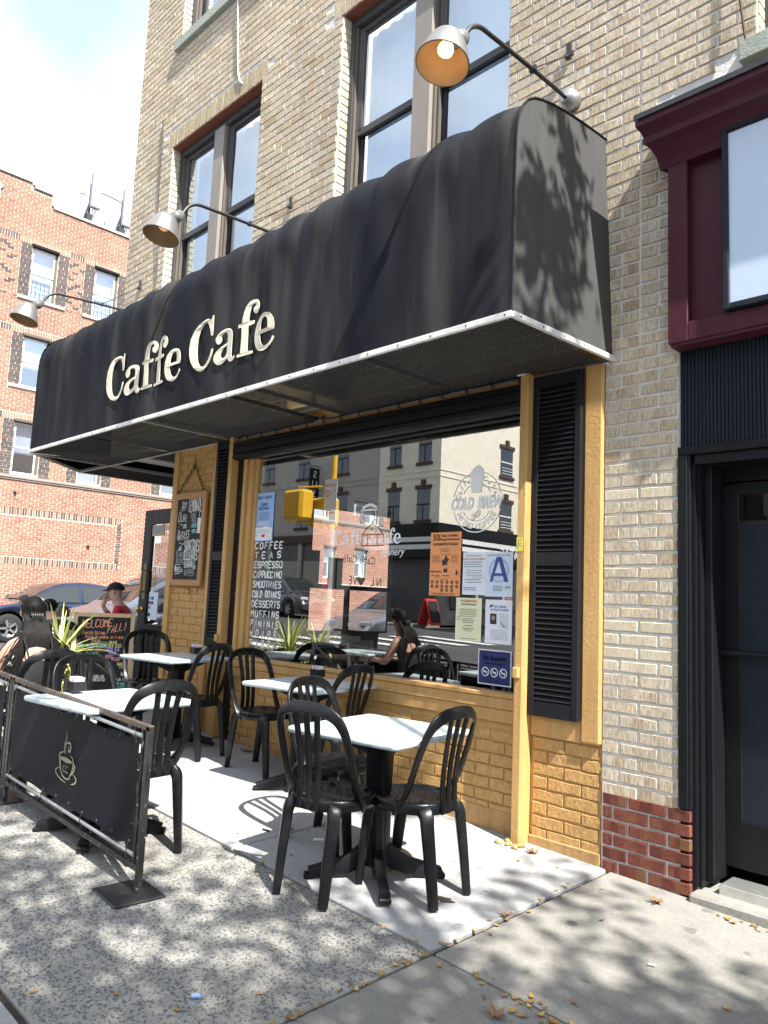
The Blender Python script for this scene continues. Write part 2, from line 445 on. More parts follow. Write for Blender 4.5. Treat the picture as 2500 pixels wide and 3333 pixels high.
simple('lit_panel', (0.50, 0.60, 0.74), 0.08, 0, 0.8)
plain('curtain', (0.62, 0.66, 0.72), 0.9, 0, 0.2, 0.1, 3)
plain('roof_gravel', (0.2, 0.19, 0.18), 0.9)
# ================================================================ mesh helpers
class MB:
    """collects faces and links them as ONE mesh object"""
    def __init__(s):
        s.v = []; s.f = []; s.sm = []; s.mi = []; s.cur = 0
    def face(s, pts, smooth=False):
        i = len(s.v)
        s.v.extend([tuple(p) for p in pts]); s.f.append(tuple(range(i, i + len(pts)))); s.sm.append(smooth); s.mi.append(s.cur)
    def grid(s, rows, smooth=True, wrap=False, closed_rows=False):
        i = len(s.v); n = len(rows[0])
        for r in rows: s.v.extend([tuple(p) for p in r])
        R = len(rows)
        for a in range(R if closed_rows else R - 1):
            b = (a + 1) % R
            for k in range(n if wrap else n - 1):
                l = (k + 1) % n
                s.f.append((i + a * n + k, i + a * n + l, i + b * n + l, i + b * n + k)); s.sm.append(smooth); s.mi.append(s.cur)
    def box(s, x0, x1, y0, y1, z0, z1, c=0.0):
        """box with optional small chamfer c on all edges parallel to the longest side's ends (simple bevel)"""
        s.obox(((x0 + x1) / 2, (y0 + y1) / 2, (z0 + z1) / 2), (1, 0, 0), (0, 1, 0), (0, 0, 1), abs(x1 - x0) / 2, abs(y1 - y0) / 2, abs(z1 - z0) / 2, c)
    def obox(s, ctr, ax, ay, az, hx, hy, hz, c=0.0):
        C0 = Vector(ctr); ax = Vector(ax); ay = Vector(ay); az = Vector(az)
        i = len(s.v)
        if c <= 0:
            for sx, sy, sz in ((-1, -1, -1), (1, -1, -1), (1, 1, -1), (-1, 1, -1), (-1, -1, 1), (1, -1, 1), (1, 1, 1), (-1, 1, 1)):
                s.v.append(tuple(C0 + ax * hx * sx + ay * hy * sy + az * hz * sz))
            fs = ((0, 3, 2, 1), (4, 5, 6, 7), (0, 1, 5, 4), (1, 2, 6, 5), (2, 3, 7, 6), (3, 0, 4, 7))
            for f in fs:
                s.f.append(tuple(i + k for k in f)); s.sm.append(False); s.mi.append(s.cur)
            return
        c = min(c, hx * 0.9, hy * 0.9, hz * 0.9)
        idx = {}
        for sx in (-1, 1):
            for sy in (-1, 1):
                for sz in (-1, 1):
                    for k in range(3):
                        h = [hx - c, hy - c, hz - c]; h[k] += c
                        idx[(sx, sy, sz, k)] = len(s.v)
                        s.v.append(tuple(C0 + ax * h[0] * sx + ay * h[1] * sy + az * h[2] * sz))
        def add(*q):
            s.f.append(tuple(q)); s.sm.append(False); s.mi.append(s.cur)
        S = (-1, 1)
        for k in range(3):
            a, b = [(1, 2), (2, 0), (0, 1)][k]
            for sg in S:
                def key(sa, sb):
                    t = [0, 0, 0]; t[k] = sg; t[a] = sa; t[b] = sb
                    return idx[(t[0], t[1], t[2], k)]
                q = [key(-1, -1), key(1, -1), key(1, 1), key(-1, 1)]
                add(*(q if sg > 0 else q[::-1]))
        for k in range(3):
            a, b = [(1, 2), (2, 0), (0, 1)][k]
            for sa in S:
                for sb in S:
                    def key(sk, face):
                        t = [0, 0, 0]; t[k] = sk; t[a] = sa; t[b] = sb
                        return idx[(t[0], t[1], t[2], face)]
                    q = [key(-1, a), key(1, a), key(1, b), key(-1, b)]
                    add(*(q if sa * sb > 0 else q[::-1]))
        for sx in S:
            for sy in S:
                for sz in S:
                    q = [idx[(sx, sy, sz, k)] for k in range(3)]
                    add(*(q if sx * sy * sz > 0 else q[::-1]))
    def tube(s, path, r, n=8, cap=True, smooth=True, up=None):
        P = [Vector(p) for p in path]
        rr = r if isinstance(r, (list, tuple)) else [r] * len(P)
        ref = Vector(up) if up else None
        rows = []
        prev = None
        for k, p in enumerate(P):
            if k == 0: d = P[1] - P[0]
            elif k == len(P) - 1: d = P[-1] - P[-2]
            else: d = (P[k + 1] - P[k]).normalized() + (P[k] - P[k - 1]).normalized()
            d = d.normalized() if d.length > 1e-9 else Vector((0, 0, 1))
            if prev is None:
                a = ref or (Vector((0, 0, 1)) if abs(d.z) < 0.9 else Vector((1, 0, 0)))
                u = (a - d * a.dot(d)).normalized()
            else:
                u = (prev - d * prev.dot(d))
                u = u.normalized() if u.length > 1e-6 else prev
            prev = u
            w = d.cross(u)
            rows.append([p + (u * cos(2 * pi * j / n) + w * sin(2 * pi * j / n)) * rr[k] for j in range(n)])
        s.grid(rows, smooth, wrap=True)
        if cap:
            s.face(rows[0][::-1]); s.face(rows[-1])
    def sweep(s, path, prof, ups=None, smooth=True, cap=True):
        """sweep a closed 2-D profile [(a,b)...] along path; a along 'side', b along 'up'; prof may be a list per point"""
        P = [Vector(p) for p in path]; rows = []; prev = None
        for k, p in enumerate(P):
            if k == 0: d = P[1] - P[0]
            elif k == len(P) - 1: d = P[-1] - P[-2]
            else: d = (P[k + 1] - P[k]).normalized() + (P[k] - P[k - 1]).normalized()
            d.normalize()
            u = Vector(ups[k] if isinstance(ups, list) else ups)
            u = (u - d * u.dot(d)).normalized()
            w = d.cross(u)
            pr = prof[k] if isinstance(prof[0], list) else prof
            rows.append([p + w * a + u * b for a, b in pr])
        s.grid(rows, smooth, wrap=True)
        if cap:
            s.face(rows[0][::-1]); s.face(rows[-1])
    def lathe(s, prof, org, axis=(0, 0, 1), n=16, smooth=True):
        O = Vector(org); A = Vector(axis).normalized()
        u = A.orthogonal().normalized(); w = A.cross(u)
        rows = [[O + A * h + (u * cos(2 * pi * j / n) + w * sin(2 * pi * j / n)) * r for j in range(n)] for r, h in prof]
        s.grid(rows, smooth, wrap=True)
    def disc(s, org, axis, r, n=16):
        O = Vector(org); A = Vector(axis).normalized(); u = A.orthogonal().normalized(); w = A.cross(u)
        s.face([O + (u * cos(2 * pi * j / n) + w * sin(2 * pi * j / n)) * r for j in range(n)])
    def ball(s, c, r, n=10, sz=(1, 1, 1)):
        c = Vector(c); rows = []
        for i in range(n // 2 + 1):
            a = pi * i / (n // 2)
            rows.append([c + Vector((sin(a) * cos(2 * pi * j / n) * r * sz[0], sin(a) * sin(2 * pi * j / n) * r * sz[1], cos(a) * r * sz[2])) for j in range(n)])
        s.grid(rows[::-1], True, wrap=True)
    def prism(s, poly, fr, d0, d1, side=True):
        """polygon in the frame fr=(origin,U,V,N) pushed from d0 to d1 along N"""
        O, U, V, N = [Vector(q) for q in fr]
        a = [O + U * x + V * y + N * d0 for x, y in poly]; b = [O + U * x + V * y + N * d1 for x, y in poly]
        s.face(b)
        s.face(a[::-1])
        if side:
            n = len(poly)
            for k in range(n):
                l = (k + 1) % n
                s.face([a[k], a[l], b[l], b[k]])
    def ribbon(s, pts, w, fr, lift=0.0, closed=False, capround=True):
        """flat painted stroke of width w (number or list) in the frame fr=(origin,U,V,N)"""
        O, U, V, N = [Vector(q) for q in fr]
        n = len(pts)
        ww = w if isinstance(w, (list, tuple)) else [w] * n
        L = []; Rr = []
        for k in range(n):
            if closed:
                dx = pts[(k + 1) % n][0] - pts[k - 1][0]; dy = pts[(k + 1) % n][1] - pts[k - 1][1]
            else:
                a = pts[max(0, k - 1)]; b = pts[min(n - 1, k + 1)]
                dx = b[0] - a[0]; dy = b[1] - a[1]
            l = hypot(dx, dy) or 1
            nx, ny = -dy / l * ww[k] / 2, dx / l * ww[k] / 2
            L.append((pts[k][0] + nx, pts[k][1] + ny)); Rr.append((pts[k][0] - nx, pts[k][1] - ny))
        def W3(q): return O + U * q[0] + V * q[1] + N * lift
        m = n if closed else n - 1
        for k in range(m):
            l = (k + 1) % n
            s.face([W3(L[k]), W3(Rr[k]), W3(Rr[l]), W3(L[l])])
        if capround and not closed:
            for e, q in ((0, pts[0]), (n - 1, pts[-1])):
                r = ww[e] / 2
                s.face([W3((q[0] + r * cos(2 * pi * j / 8), q[1] + r * sin(2 * pi * j / 8))) for j in range(8)])
    def mesh(s, name, mats):
        me = bpy.data.meshes.new(name)
        me.from_pydata(s.v, [], s.f)
        if not isinstance(mats, (list, tuple)): mats = [mats]
        for m in mats: me.materials.append(M[m] if isinstance(m, str) else m)
        me.polygons.foreach_set('use_smooth', s.sm)
        me.polygons.foreach_set('material_index', s.mi)
        me.update()
        return me
    def build(s, name, mats, parent=None, **tags):
        o = bpy.data.objects.new(name, s.mesh(name, mats))
        return link(o, parent, **tags)

def link(o, parent=None, **tags):
    COL.objects.link(o)
    if parent is not None: attach(o, parent)
    for k, v in tags.items():
        if v is not None: o[{'cat': 'category'}.get(k, k)] = v
    return o

def attach(o, parent):
    o.parent = parent
    if parent.parent is None and parent.type == 'EMPTY':
        o.matrix_parent_inverse = Matrix.Translation(-Vector(parent.location))

def thing(name, loc, label, cat, group=None, rz=0.0):
    o = bpy.data.objects.new(name, None)
    o.empty_display_size = 0.2
    o.location = loc; o.rotation_euler = (0, 0, rz)
    return link(o, None, label=label, cat=cat, group=group)

def tag(o, label=None, cat=None, group=None, kind=None):
    for k, v in (('label', label), ('category', cat), ('group', group), ('kind', kind)):
        if v is not None: o[k] = v
    return o

def copy_tree(o, parent=None):
    c = o.copy(); COL.objects.link(c)
    if parent is not None: c.parent = parent
    for ch in list(o.children): copy_tree(ch, c)
    return c

def place(root, x, y, z, rz, label, group=None):
    root.location = (x, y, z); root.rotation_euler = (0, 0, rz)
    root['label'] = label
    if group: root['group'] = group
    return root

def wall_frame(x, y, z):      # drawing frame on a wall that faces the street (-Y): U = +X, V = up
    return ((x, y, z), (1, 0, 0), (0, 0, 1), (0, -1, 0))

def smooth_loop(pts, sub=5, closed=True):
    n = len(pts); out = []
    rng = range(n) if closed else range(n - 1)
    for k in rng:
        p0, p1, p2, p3 = [pts[(k + d) % n] if closed else pts[min(n - 1, max(0, k + d))] for d in (-1, 0, 1, 2)]
        for j in range(sub):
            t = j / sub
            out.append(tuple(0.5 * (2 * p1[i] + (p2[i] - p0[i]) * t + (2 * p0[i] - 5 * p1[i] + 4 * p2[i] - p3[i]) * t * t + (3 * p1[i] - p0[i] - 3 * p2[i] + p3[i]) * t ** 3) for i in range(len(p1))))
    if not closed: out.append(tuple(pts[-1]))
    return out

# ---- printed text (built-in font), flattened to one mesh
def text_into(mb, s, size, fr, x=0.0, y=0.0, align='LEFT', shear=0.0, sx=1.0, lift=0.001, bold=0.0, rot=0.0):
    cu = bpy.data.curves.new('txt', 'FONT')
    cu.body = s; cu.size = size; cu.align_x = align; cu.shear = shear; cu.offset = bold; cu.resolution_u = 2
    ob = bpy.data.objects.new('txt', cu)
    me = bpy.data.meshes.new_from_object(ob)
    O, U, V, N = [Vector(q) for q in fr]
    cr, sr = cos(rot), sin(rot)
    i = len(mb.v)
    for v in me.vertices:
        a, b = v.co.x * sx, v.co.y
        mb.v.append(tuple(O + U * (x + a * cr - b * sr) + V * (y + a * sr + b * cr) + N * lift))
    for p in me.polygons:
        mb.f.append(tuple(i + k for k in p.vertices)); mb.sm.append(False); mb.mi.append(mb.cur)
    w = max([v.co.x for v in me.vertices], default=0) * sx
    bpy.data.meshes.remove(me); bpy.data.objects.remove(ob); bpy.data.curves.remove(cu)
    return w

# ---- hand lettering: single-stroke letters on a 4 x 6 grid
GLY = {'A': '00 26 40,12 32', 'B': '00 06 36 45 44 33 03,33 42 41 30 00', 'C': '45 36 16 05 01 10 30 41', 'D': '00 06 26 44 42 20 00', 'E': '40 00 06 46,03 33',
       'F': '00 06 46,03 33', 'G': '45 36 16 05 01 10 30 41 43 23', 'H': '00 06,40 46,03 43', 'I': '20 26', 'J': '01 10 20 31 36', 'K': '00 06,46 03 40',
       'L': '06 00 40', 'M': '00 06 23 46 40', 'N': '00 06 40 46', 'O': '16 05 01 10 30 41 45 36 16', 'P': '00 06 36 45 44 33 03', 'Q': '16 05 01 10 30 41 45 36 16,22 40',
       'R': '00 06 36 45 44 33 03,23 40', 'S': '45 36 16 05 04 13 33 42 41 30 10 01', 'T': '06 46,26 20', 'U': '06 01 10 30 41 46', 'V': '06 20 46', 'W': '06 10 23 30 46',
       'X': '00 46,06 40', 'Y': '06 23 46,23 20', 'Z': '06 46 00 40', '!': '26 22,20 21', ':': '24 25,21 22', ',': '21 10', '.': '20 21', '-': '13 33', '(': '36 24 22 30',
       ')': '16 24 22 10', '5': '46 06 03 33 42 41 30 00', '0': '16 05 01 10 30 41 45 36 16', '1': '15 26 20', '&': '40 04 15 26 35 01 10 20 43'}
HR = random.Random(21)
def hand(mb, s, fr, x, y, w, h, th, jit=0.05, slant=0.0, rise=0.0, lift=0.0015, gap=0.32):
    """letters of string s fitted into width w; returns nothing"""
    n = len(s)
    adv = w / (n * 1.0 + 0.0)
    cw = adv * (1 - gap)
    for k, ch in enumerate(s):
        if ch == ' ': continue
        g = GLY.get(ch.upper())
        if not g: continue
        hh = h * (1.0 if ch.isupper() or not ch.isalpha() else 0.72)
        ox = x + k * adv + HR.uniform(-jit, jit) * cw; oy = y + rise * (k / max(1, n)) + HR.uniform(-jit, jit) * h
        narrow = 0.8 if ch in 'Ii!' else 1
        for st in g.split(','):
            pts = []
            for p in st.split():
                a, b = int(p[0]) / 4, int(p[1]) / 6
                pts.append((ox + a * cw + slant * b * hh + HR.uniform(-1, 1) * jit * cw * 0.5, oy + b * hh + HR.uniform(-1, 1) * jit * hh * 0.4))
            if len(pts) > 3: pts = smooth_loop(pts, 3, closed=False)
            mb.ribbon(pts, th, fr, lift)

# ================================================================ brickwork
BR = random.Random(3)
def unit_brick(rough):
    """unit brick: x,z in -0.5..0.5, front at y=-1; uneven edges"""
    mb = MB()
    def ring(y, k, j, jy=0.0):
        out = []
        for a, b in ((-1, -1), (-0.35, -1), (0.35, -1), (1, -1), (1, 1), (0.35, 1), (-0.35, 1), (-1, 1)):
            out.append((a * k[0] / 2 + BR.uniform(-j[0], j[0]), y + BR.uniform(-jy, jy), b * k[1] / 2 + BR.uniform(-j[1], j[1])))
        return out
    r0 = ring(0.0, (1, 1), (0, 0)); r1 = ring(-0.72, (1, 1), (rough * 0.25, rough)); r2 = ring(-1.0, (0.975, 0.90), (rough * 0.25, rough), 0.06)
    for A, B in ((r0, r1), (r1, r2)):
        for k in range(8):
            l = (k + 1) % 8
            mb.face([A[k], A[l], B[l], B[k]])
    c = (0, -1.0, 0)
    mb.face([r2[0], r2[1], r2[6], r2[7]]); mb.face([r2[1], r2[2], r2[5], r2[6]]); mb.face([r2[2], r2[3], r2[4], r2[5]])
    return mb

def brick_mesh_set(name, mat, rough, n=6):
    return [unit_brick(rough).mesh(name, mat) for _ in range(n)]

def courses(u0, u1, v0, v1, course, module, joint, holes=(), offset=0.0, minw=0.03, half=True):
    """running bond rectangles (uc, vc, w, h) inside u0..u1 x v0..v1, minus holes (rectangles)"""
    out = []
    nrow = int((v1 - v0) / course + 0.5)
    for r in range(nrow):
        va = v0 + r * course + joint / 2; vb = v0 + (r + 1) * course - joint / 2
        segs = [(u0, u1)]
        for (a, b, c, d) in holes:
            if vb > c + course * 0.3 and va < d - course * 0.3:
                ns = []
                for (p, q) in segs:
                    if b <= p or a >= q: ns.append((p, q))
                    else:
                        if a > p: ns.append((p, a))
                        if b < q: ns.append((b, q))
                segs = ns
        off = offset + (module / 2 if (r % 2 and half) else 0.0)
        for (p, q) in segs:
            k = math.floor((p - u0 - off) / module) - 1
            while True:
                a = u0 + off + k * module + joint / 2; b = a + module - joint
                k += 1
                if a >= q - 1e-6: break
                aa, bb = max(a, p + joint * 0.25), min(b, q - joint * 0.25)
                if bb - aa < minw: continue
                out.append(((aa + bb) / 2, (va + vb) / 2, bb - aa, vb - va))
    return out

def lay_bricks(parent, rects, axis, plane, depth, meshes, mat, name='brick', singles=300, seed=1, tilt=0.0015, stuffname=None):
    """axis 'X': wall faces -Y at y=plane, u = x.  axis 'Y': wall faces +X at x=plane, u = y.
       the bricks that show largest become objects, the rest one joined part"""
    rnd = random.Random(seed)
    def world(u, v):
        return (u, plane, v) if axis == 'X' else (plane, u, v)
    scored = []
    for rc in rects:
        p = world(rc[0], rc[1])
        if in_frame(p, 60): s = rc[2] / project(p)[2]
        else: s = -1 / (1 + (Vector(p) - CAM).length)
        scored.append((s, rc))
    scored.sort(key=lambda t: -t[0])
    big = [r for s, r in scored[:singles] if s > 0]
    rest = [r for s, r in scored[len(big):]]
    for (u, v, w, h) in big:
        o = bpy.data.objects.new(name, meshes[rnd.randrange(len(meshes))])
        o.location = world(u, v)
        o.rotation_euler = (rnd.uniform(-tilt, tilt) * 4, rnd.uniform(-tilt, tilt) * 3, (pi / 2 if axis == 'Y' else 0))
        o.scale = (w, depth * rnd.uniform(0.82, 1.12), h * rnd.uniform(0.97, 1.03))
        COL.objects.link(o); o.parent = parent
    if rest:
        mb = MB()
        for (u, v, w, h) in rest:
            d = depth * rnd.uniform(0.8, 1.15)
            j = lambda: rnd.uniform(-0.0025, 0.0025)
            q = [(-w / 2 + j(), -h / 2 + j()), (w / 2 + j(), -h / 2 + j()), (w / 2 + j(), h / 2 + j()), (-w / 2 + j(), h / 2 + j())]
            def W(a, b, dd): return (u + a, plane - dd, v + b) if axis == 'X' else (plane + dd, u + a, v + b)
            bk = [W(a, b, 0) for a, b in q]; ft = [W(a, b, d + rnd.uniform(-0.001, 0.001)) for a, b in q]
            i = len(mb.v)
            mb.v.extend(bk + ft)
            for f in ((4, 5, 6, 7), (0, 1, 5, 4), (1, 2, 6, 5), (2, 3, 7, 6), (3, 0, 4, 7)):
                mb.f.append(tuple(i + k for k in f)); mb.sm.append(False); mb.mi.append(0)
        o = mb.build(stuffname or 'brickwork', mat)
        o.parent = parent
        o['kind'] = 'stuff'
# ================================================================ GROUND
R3 = random.Random(11)
# road: one sheet to the horizon; the avenue climbs gently towards -X, the side street is flatter
mb = MB()
xs = [-400, -120, -70, -50, -40, -34, -30, -26, -23, -20, -17, -14, -11.6, -8, -4, 0, 4, 10, 30, 120, 400]
ys = [-400, -120, -50, -30, -24, -20.5, -17, -13, -9, -6, -4.3, -2.5, 0, 3, 6, 10, 20, 50, 120, 400]
def zroad(x, y):
    a = 0.015 - 0.032 * (max(min(x, 6), -42) + 2.17) - 0.05 - 0.14
    b = 0.10
    t = min(1, max(0, (y + 4.5) / 4.0)); t = t * t * (3 - 2 * t)
    s = min(1, max(0, (-9.0 - x) / 4.0)); t *= s
    return a * (1 - t) + b * t
mb.grid([[(x, y, zroad(x, y)) for x in xs] for y in ys], smooth=True)
road = mb.build('road', 'asphalt'); road['kind'] = 'structure'

def slab(name, x0, x1, y0, y1, mat, parent, top=0.0, th=0.09, gap=0.007, nx=1):
    m = MB()
    x0 += gap; x1 -= gap; y0 += gap; y1 -= gap
    c = 0.006
    def P(x, y, dz): return (x, y, zg(x, y) + top + dz)
    t = [P(x0 + c, y0 + c, 0), P(x1 - c, y0 + c, 0), P(x1 - c, y1 - c, 0), P(x0 + c, y1 - c, 0)]
    e = [P(x0, y0, -c), P(x1, y0, -c), P(x1, y1, -c), P(x0, y1, -c)]
    b = [P(x0, y0, -th), P(x1, y0, -th), P(x1, y1, -th), P(x0, y1, -th)]
    m.face(t)
    for A, B in ((e, t), (b, e)):
        for k in range(4): m.face([A[k], A[(k + 1) % 4], B[(k + 1) % 4], B[k]])
    return m.build(name, mat, parent)

# bed under the slabs (shows dark in the joints)
mb = MB()
bx = [-11.45, -9, -6, -3, 0, 3, 6, 10, 16]; by = [-4.30, -2.85, -1.45, 0.4, 3, 8, 16]
def bed(x, y): return (x, y, zg(x, y) - 0.016)
mb.grid([[bed(x, y) for x in bx] for y in by[:4]], smooth=False)
mb.grid([[bed(x, y) for x in bx[:2]] for y in by[3:]], smooth=False)
mb.face([(-11.45, -4.3, -0.3), (16, -4.3, -0.3), bed(16, -4.3), bed(-11.45, -4.3)])
mb.face([(-11.45, 16, -0.3), (-11.45, -4.3, -0.3), bed(-11.45, -4.3), bed(-11.45, 16)])
pav = mb.build('pavement', 'joint_dirt'); pav['kind'] = 'structure'
# light slabs under the tables
for x0, x1 in ((-3.575, -2.13), (-5.20, -3.575), (-6.95, -5.20), (-8.6, -6.95)):
    slab('paving_slab', x0, x1, -1.44, 0.30 if x0 < -6.9 else 0.02, 'white_concrete', pav, top=0.004)
# exposed aggregate bays
for x0, x1 in ((-3.48, -2.12), (-5.05, -3.48), (-6.7, -5.05), (-8.4, -6.7), (-10.0, -8.4)):
    slab('aggregate_slab', x0, x1, -2.845, -1.445, 'aggregate_binder', pav)
slab('aggregate_slab', -10.0, -8.6, -1.44, 0.3, 'aggregate_binder', pav)
# concrete at right and along the kerb
for x0, x1 in ((-2.12, -0.55), (-0.55, 1.0), (1.0, 2.6), (2.6, 4.2), (4.2, 6.5), (6.5, 10)):
    slab('paving_slab', x0, x1, -1.445, 0.02, 'grey_concrete', pav)
    slab('paving_slab', x0, x1, -2.86, -1.45, 'grey_concrete', pav)
for k, x0 in enumerate((-11.2, -9.5, -7.7, -6.0, -4.3, -2.63, -1.0, 0.7, 2.4, 4.1, 5.8)):
    slab('paving_slab', x0, x0 + 1.68, -4.12, -2.86, 'white_concrete', pav)
for k in range(12):
    slab('kerb_stone', -11.4 + k * 2.2, -11.4 + (k + 1) * 2.2, -4.30, -4.13, 'kerb_stone', pav, top=0.01, th=0.2, gap=0.003)
for y0 in (0.3, 1.8, 3.3, 4.8, 6.3, 7.8, 9.3):
    slab('paving_slab', -11.2, -9.95, y0, y0 + 1.5, 'grey_concrete', pav)
    slab('paving_slab', -9.95, -8.62, y0, y0 + 1.5, 'grey_concrete', pav)

# pebbles set in the aggregate bays
mb = MB()
def pebble(x, y, r):
    n = R3.choice((5, 6, 7)); a0 = R3.uniform(0, 6.28); st = R3.uniform(0.4, 0.85); ca, sa = cos(a0), sin(a0)
    z = zg(x, y)
    ring = []; top = []
    for k in range(n):
        a = 2 * pi * k / n + R3.uniform(-0.25, 0.25)
        rr = r * R3.uniform(0.75, 1.15)
        u, v = cos(a) * rr, sin(a) * rr * st
        dx, dy = u * ca - v * sa, u * sa + v * ca
        ring.append((x + dx, y + dy, z - 0.001)); top.append((x + dx * 0.72, y + dy * 0.72, z + 0.0016 + R3.uniform(0, 0.0012)))
    i = len(mb.v); mb.v.extend(ring + top)
    for k in range(n):
        l = (k + 1) % n
        mb.f.append((i + k, i + l, i + n + l, i + n + k)); mb.sm.append(False); mb.mi.append(0)
    mb.f.append(tuple(i + n + k for k in range(n))); mb.sm.append(False); mb.mi.append(0)
for (x0, x1, y0, y1, n) in ((-3.47, -2.14, -2.83, -1.46, 10500), (-5.04, -3.49, -2.83, -1.46, 9500), (-6.69, -5.06, -2.83, -1.46, 3000)):
    for _ in range(n):
        pebble(R3.uniform(x0, x1), R3.uniform(y0, y1), R3.choice((0.003, 0.0035, 0.0045, 0.0055, 0.0065, 0.008, 0.0095)))
pb = mb.build('pebbles', 'pebble'); pb['kind'] = 'stuff'

# avenue markings
mb = MB()
def mark(x0, x1, y0, y1):
    n = max(1, int(abs(x1 - x0) / 4))
    mb.grid([[(x0 + (x1 - x0) * k / n, y, zroad(x0 + (x1 - x0) * k / n, y) + 0.03) for k in range(n + 1)] for y in (y0, y1)], smooth=False)
mark(-60, -26, -10.45, -10.33); mark(-8, 30, -10.45, -10.33); mark(-8, 30, -10.2, -10.08)
for k in range(8): mark(-17.2, -14.2, -5.4 - k * 1.35, -5.9 - k * 1.35)
for k in range(7): mark(-19.6 - k * 1.3, -20.2 - k * 1.3, -6.0, -9.0)
rm = mb.build('road_marking', 'road_paint'); rm['kind'] = 'structure'

# ================================================================ CAFE BUILDING
XL, XR, TOP = -8.60, 6.5, 11.0
cb = thing('cafe_building', (-5.0, 0.0, 0.1), 'buff brick corner building with the cafe on its ground floor under a long black awning', 'building')
COURSE, MOD, JNT = 0.0736, 0.2232, 0.017
Z0 = 2.10 - 28 * COURSE            # pale row's top edge sits on z = 2.128
W1 = (-7.665, -5.935, 4.30, 6.50); W2 = (-4.735, -2.925, 4.30, 6.535)
W3 = (-7.66, -5.935, 7.84, 10.0); W4 = (-4.735, -2.925, 7.84, 10.0); W5 = (-1.30, 0.5, 4.47, 6.5); W6 = (-1.30, 0.5, 7.84, 10.0)
WINS = (W1, W2, W3, W4, W5, W6)

# mortar-faced wall body, with window openings cut as strips
def wall_strips(mb, x0, x1, z0, z1, holes, y0, y1):
    zs = sorted(set([z0, z1] + [h for w in holes for h in (w[2], w[3]) if z0 < h < z1]))
    for a, b in zip(zs[:-1], zs[1:]):
        segs = [(x0, x1)]
        for w in holes:
            if w[2] < (a + b) / 2 < w[3]:
                ns = []
                for p, q in segs:
                    if w[1] <= p or w[0] >= q: ns.append((p, q)); continue
                    if w[0] > p: ns.append((p, w[0]))
                    if w[1] < q: ns.append((w[1], q))
                segs = ns
        for p, q in segs: mb.box(p, q, y0, y1, a, b)
mb = MB()
wall_strips(mb, XL, XR, 2.97, TOP, WINS, 0.004, 0.32)
mb.box(-2.17, -1.735, 0.004, 0.32, -0.1, 2.97)                   # pier between cafe and neighbour
mb.box(-1.735, -1.66, 0.06, 0.32, -0.1, 2.97)
mb.box(XL, XL + 0.3, 0.32, 14.0, 2.97, TOP)                      # side-street wall, upper floors
mb.box(XL + 0.3, XR, 13.7, 14.0, -0.1, TOP)
mb.box(XR - 0.3, XR, 0.32, 13.7, -0.1, TOP)
cwall = mb.build('wall', 'mortar', cb)

BUFF = brick_mesh_set('brick', 'buff_brick', 0.06)
PALE = brick_mesh_set('brick', 'pale_brick', 0.035, 3)
REDB = brick_mesh_set('brick', 'red_base_brick', 0.03, 4)
SOLD = brick_mesh_set('brick', 'buff_brick_soldier', 0.05, 4)

# soldier course (upright bricks) over the ground floor, and lintels over the windows
sold_z = 4.185
rects = []; pale = []; upright = []
allr = courses(XL, XR, Z0, TOP - 0.05, COURSE, MOD, JNT, holes=tuple(WINS) + ((XL - 1, -2.17, Z0 - 1, 2.97), (-1.735, XR + 1, Z0 - 1, 2.97)), offset=0.058)
for rc in allr:
    u, v, w, h = rc
    row = round((v - Z0) / COURSE - 0.5)
    if v < 0.43 or (u > -1.95 and abs(v - (sold_z + 0.05)) < 0.11): continue
    if abs(u - (-1.955)) < w / 2 and v > 2.97:           # straight joint at x = -1.955
        for a, b in ((u - w / 2, -1.955 - 0.008), (-1.955 + 0.008, u + w / 2)):
            if b - a > 0.03: rects.append(((a + b) / 2, v, b - a, h))
        continue
    skip = False
    for wn in WINS:
        if wn[0] - 0.14 < u < wn[1] + 0.14 and wn[3] < v < wn[3] + 0.21: skip = True
        if wn[0] - 0.1 < u < wn[1] + 0.1 and wn[2] - 0.13 < v < wn[2]: skip = True
    if skip: continue
    if -2.2 < u < -1.70 and row in (27, 17, 16, 15, 0 + 14): pale.append(rc)
    else: rects.append(rc)
# pick: 300 bricks that show largest become objects, shared between kinds
lay_bricks(cwall, rects, 'X', 0.004, 0.008, BUFF, 'buff_brick', singles=236, seed=5)
lay_bricks(cwall, pale, 'X', 0.004, 0.007, PALE, 'pale_brick', singles=40, seed=6)
for x in [-1.955 + 0.0375 + k * 0.075 for k in range(60)]:
    upright.append((x, sold_z + 0.052, 0.06, 0.10))
lay_bricks(cwall, upright, 'X', 0.004, 0.008, SOLD, 'buff_brick_soldier', singles=14, seed=8, stuffname='soldier_brickwork')
up2 = []
for wn in WINS:
    n = int((wn[1] - wn[0] + 0.24) / 0.072)
    for k in range(n): up2.append((wn[0] - 0.12 + 0.036 + k * 0.072, wn[3] + 0.104, 0.058, 0.195))
lay_bricks(cwall, up2, 'X', 0.004, 0.007, SOLD, 'buff_brick_soldier', singles=0, seed=9, stuffname='lintel_brickwork')
# reveals of the window openings keep brick headers
rev = MB()
for wn in WINS[:5]:
    for sx, xx in ((1, wn[0]), (-1, wn[1])):
        z = wn[2]
        k = 0
        while z < wn[3] - 0.03:
            rev.box(xx - sx * 0.002, xx + sx * 0.008, 0.012, 0.105, z + 0.008, min(z + 0.0656, wn[3] - 0.004))
            z += COURSE; k += 1
rv = rev.build('reveal_brickwork', 'pale_brick'); rv.parent = cwall; rv['kind'] = 'stuff'
# steel lintels (rusty underside)
for wn in WINS:
    mb = MB(); mb.box(wn[0] - 0.02, wn[1] + 0.02, 0.0, 0.2, wn[3] - 0.012, wn[3] + 0.002); mb.build('lintel', 'lintel_red', cb)
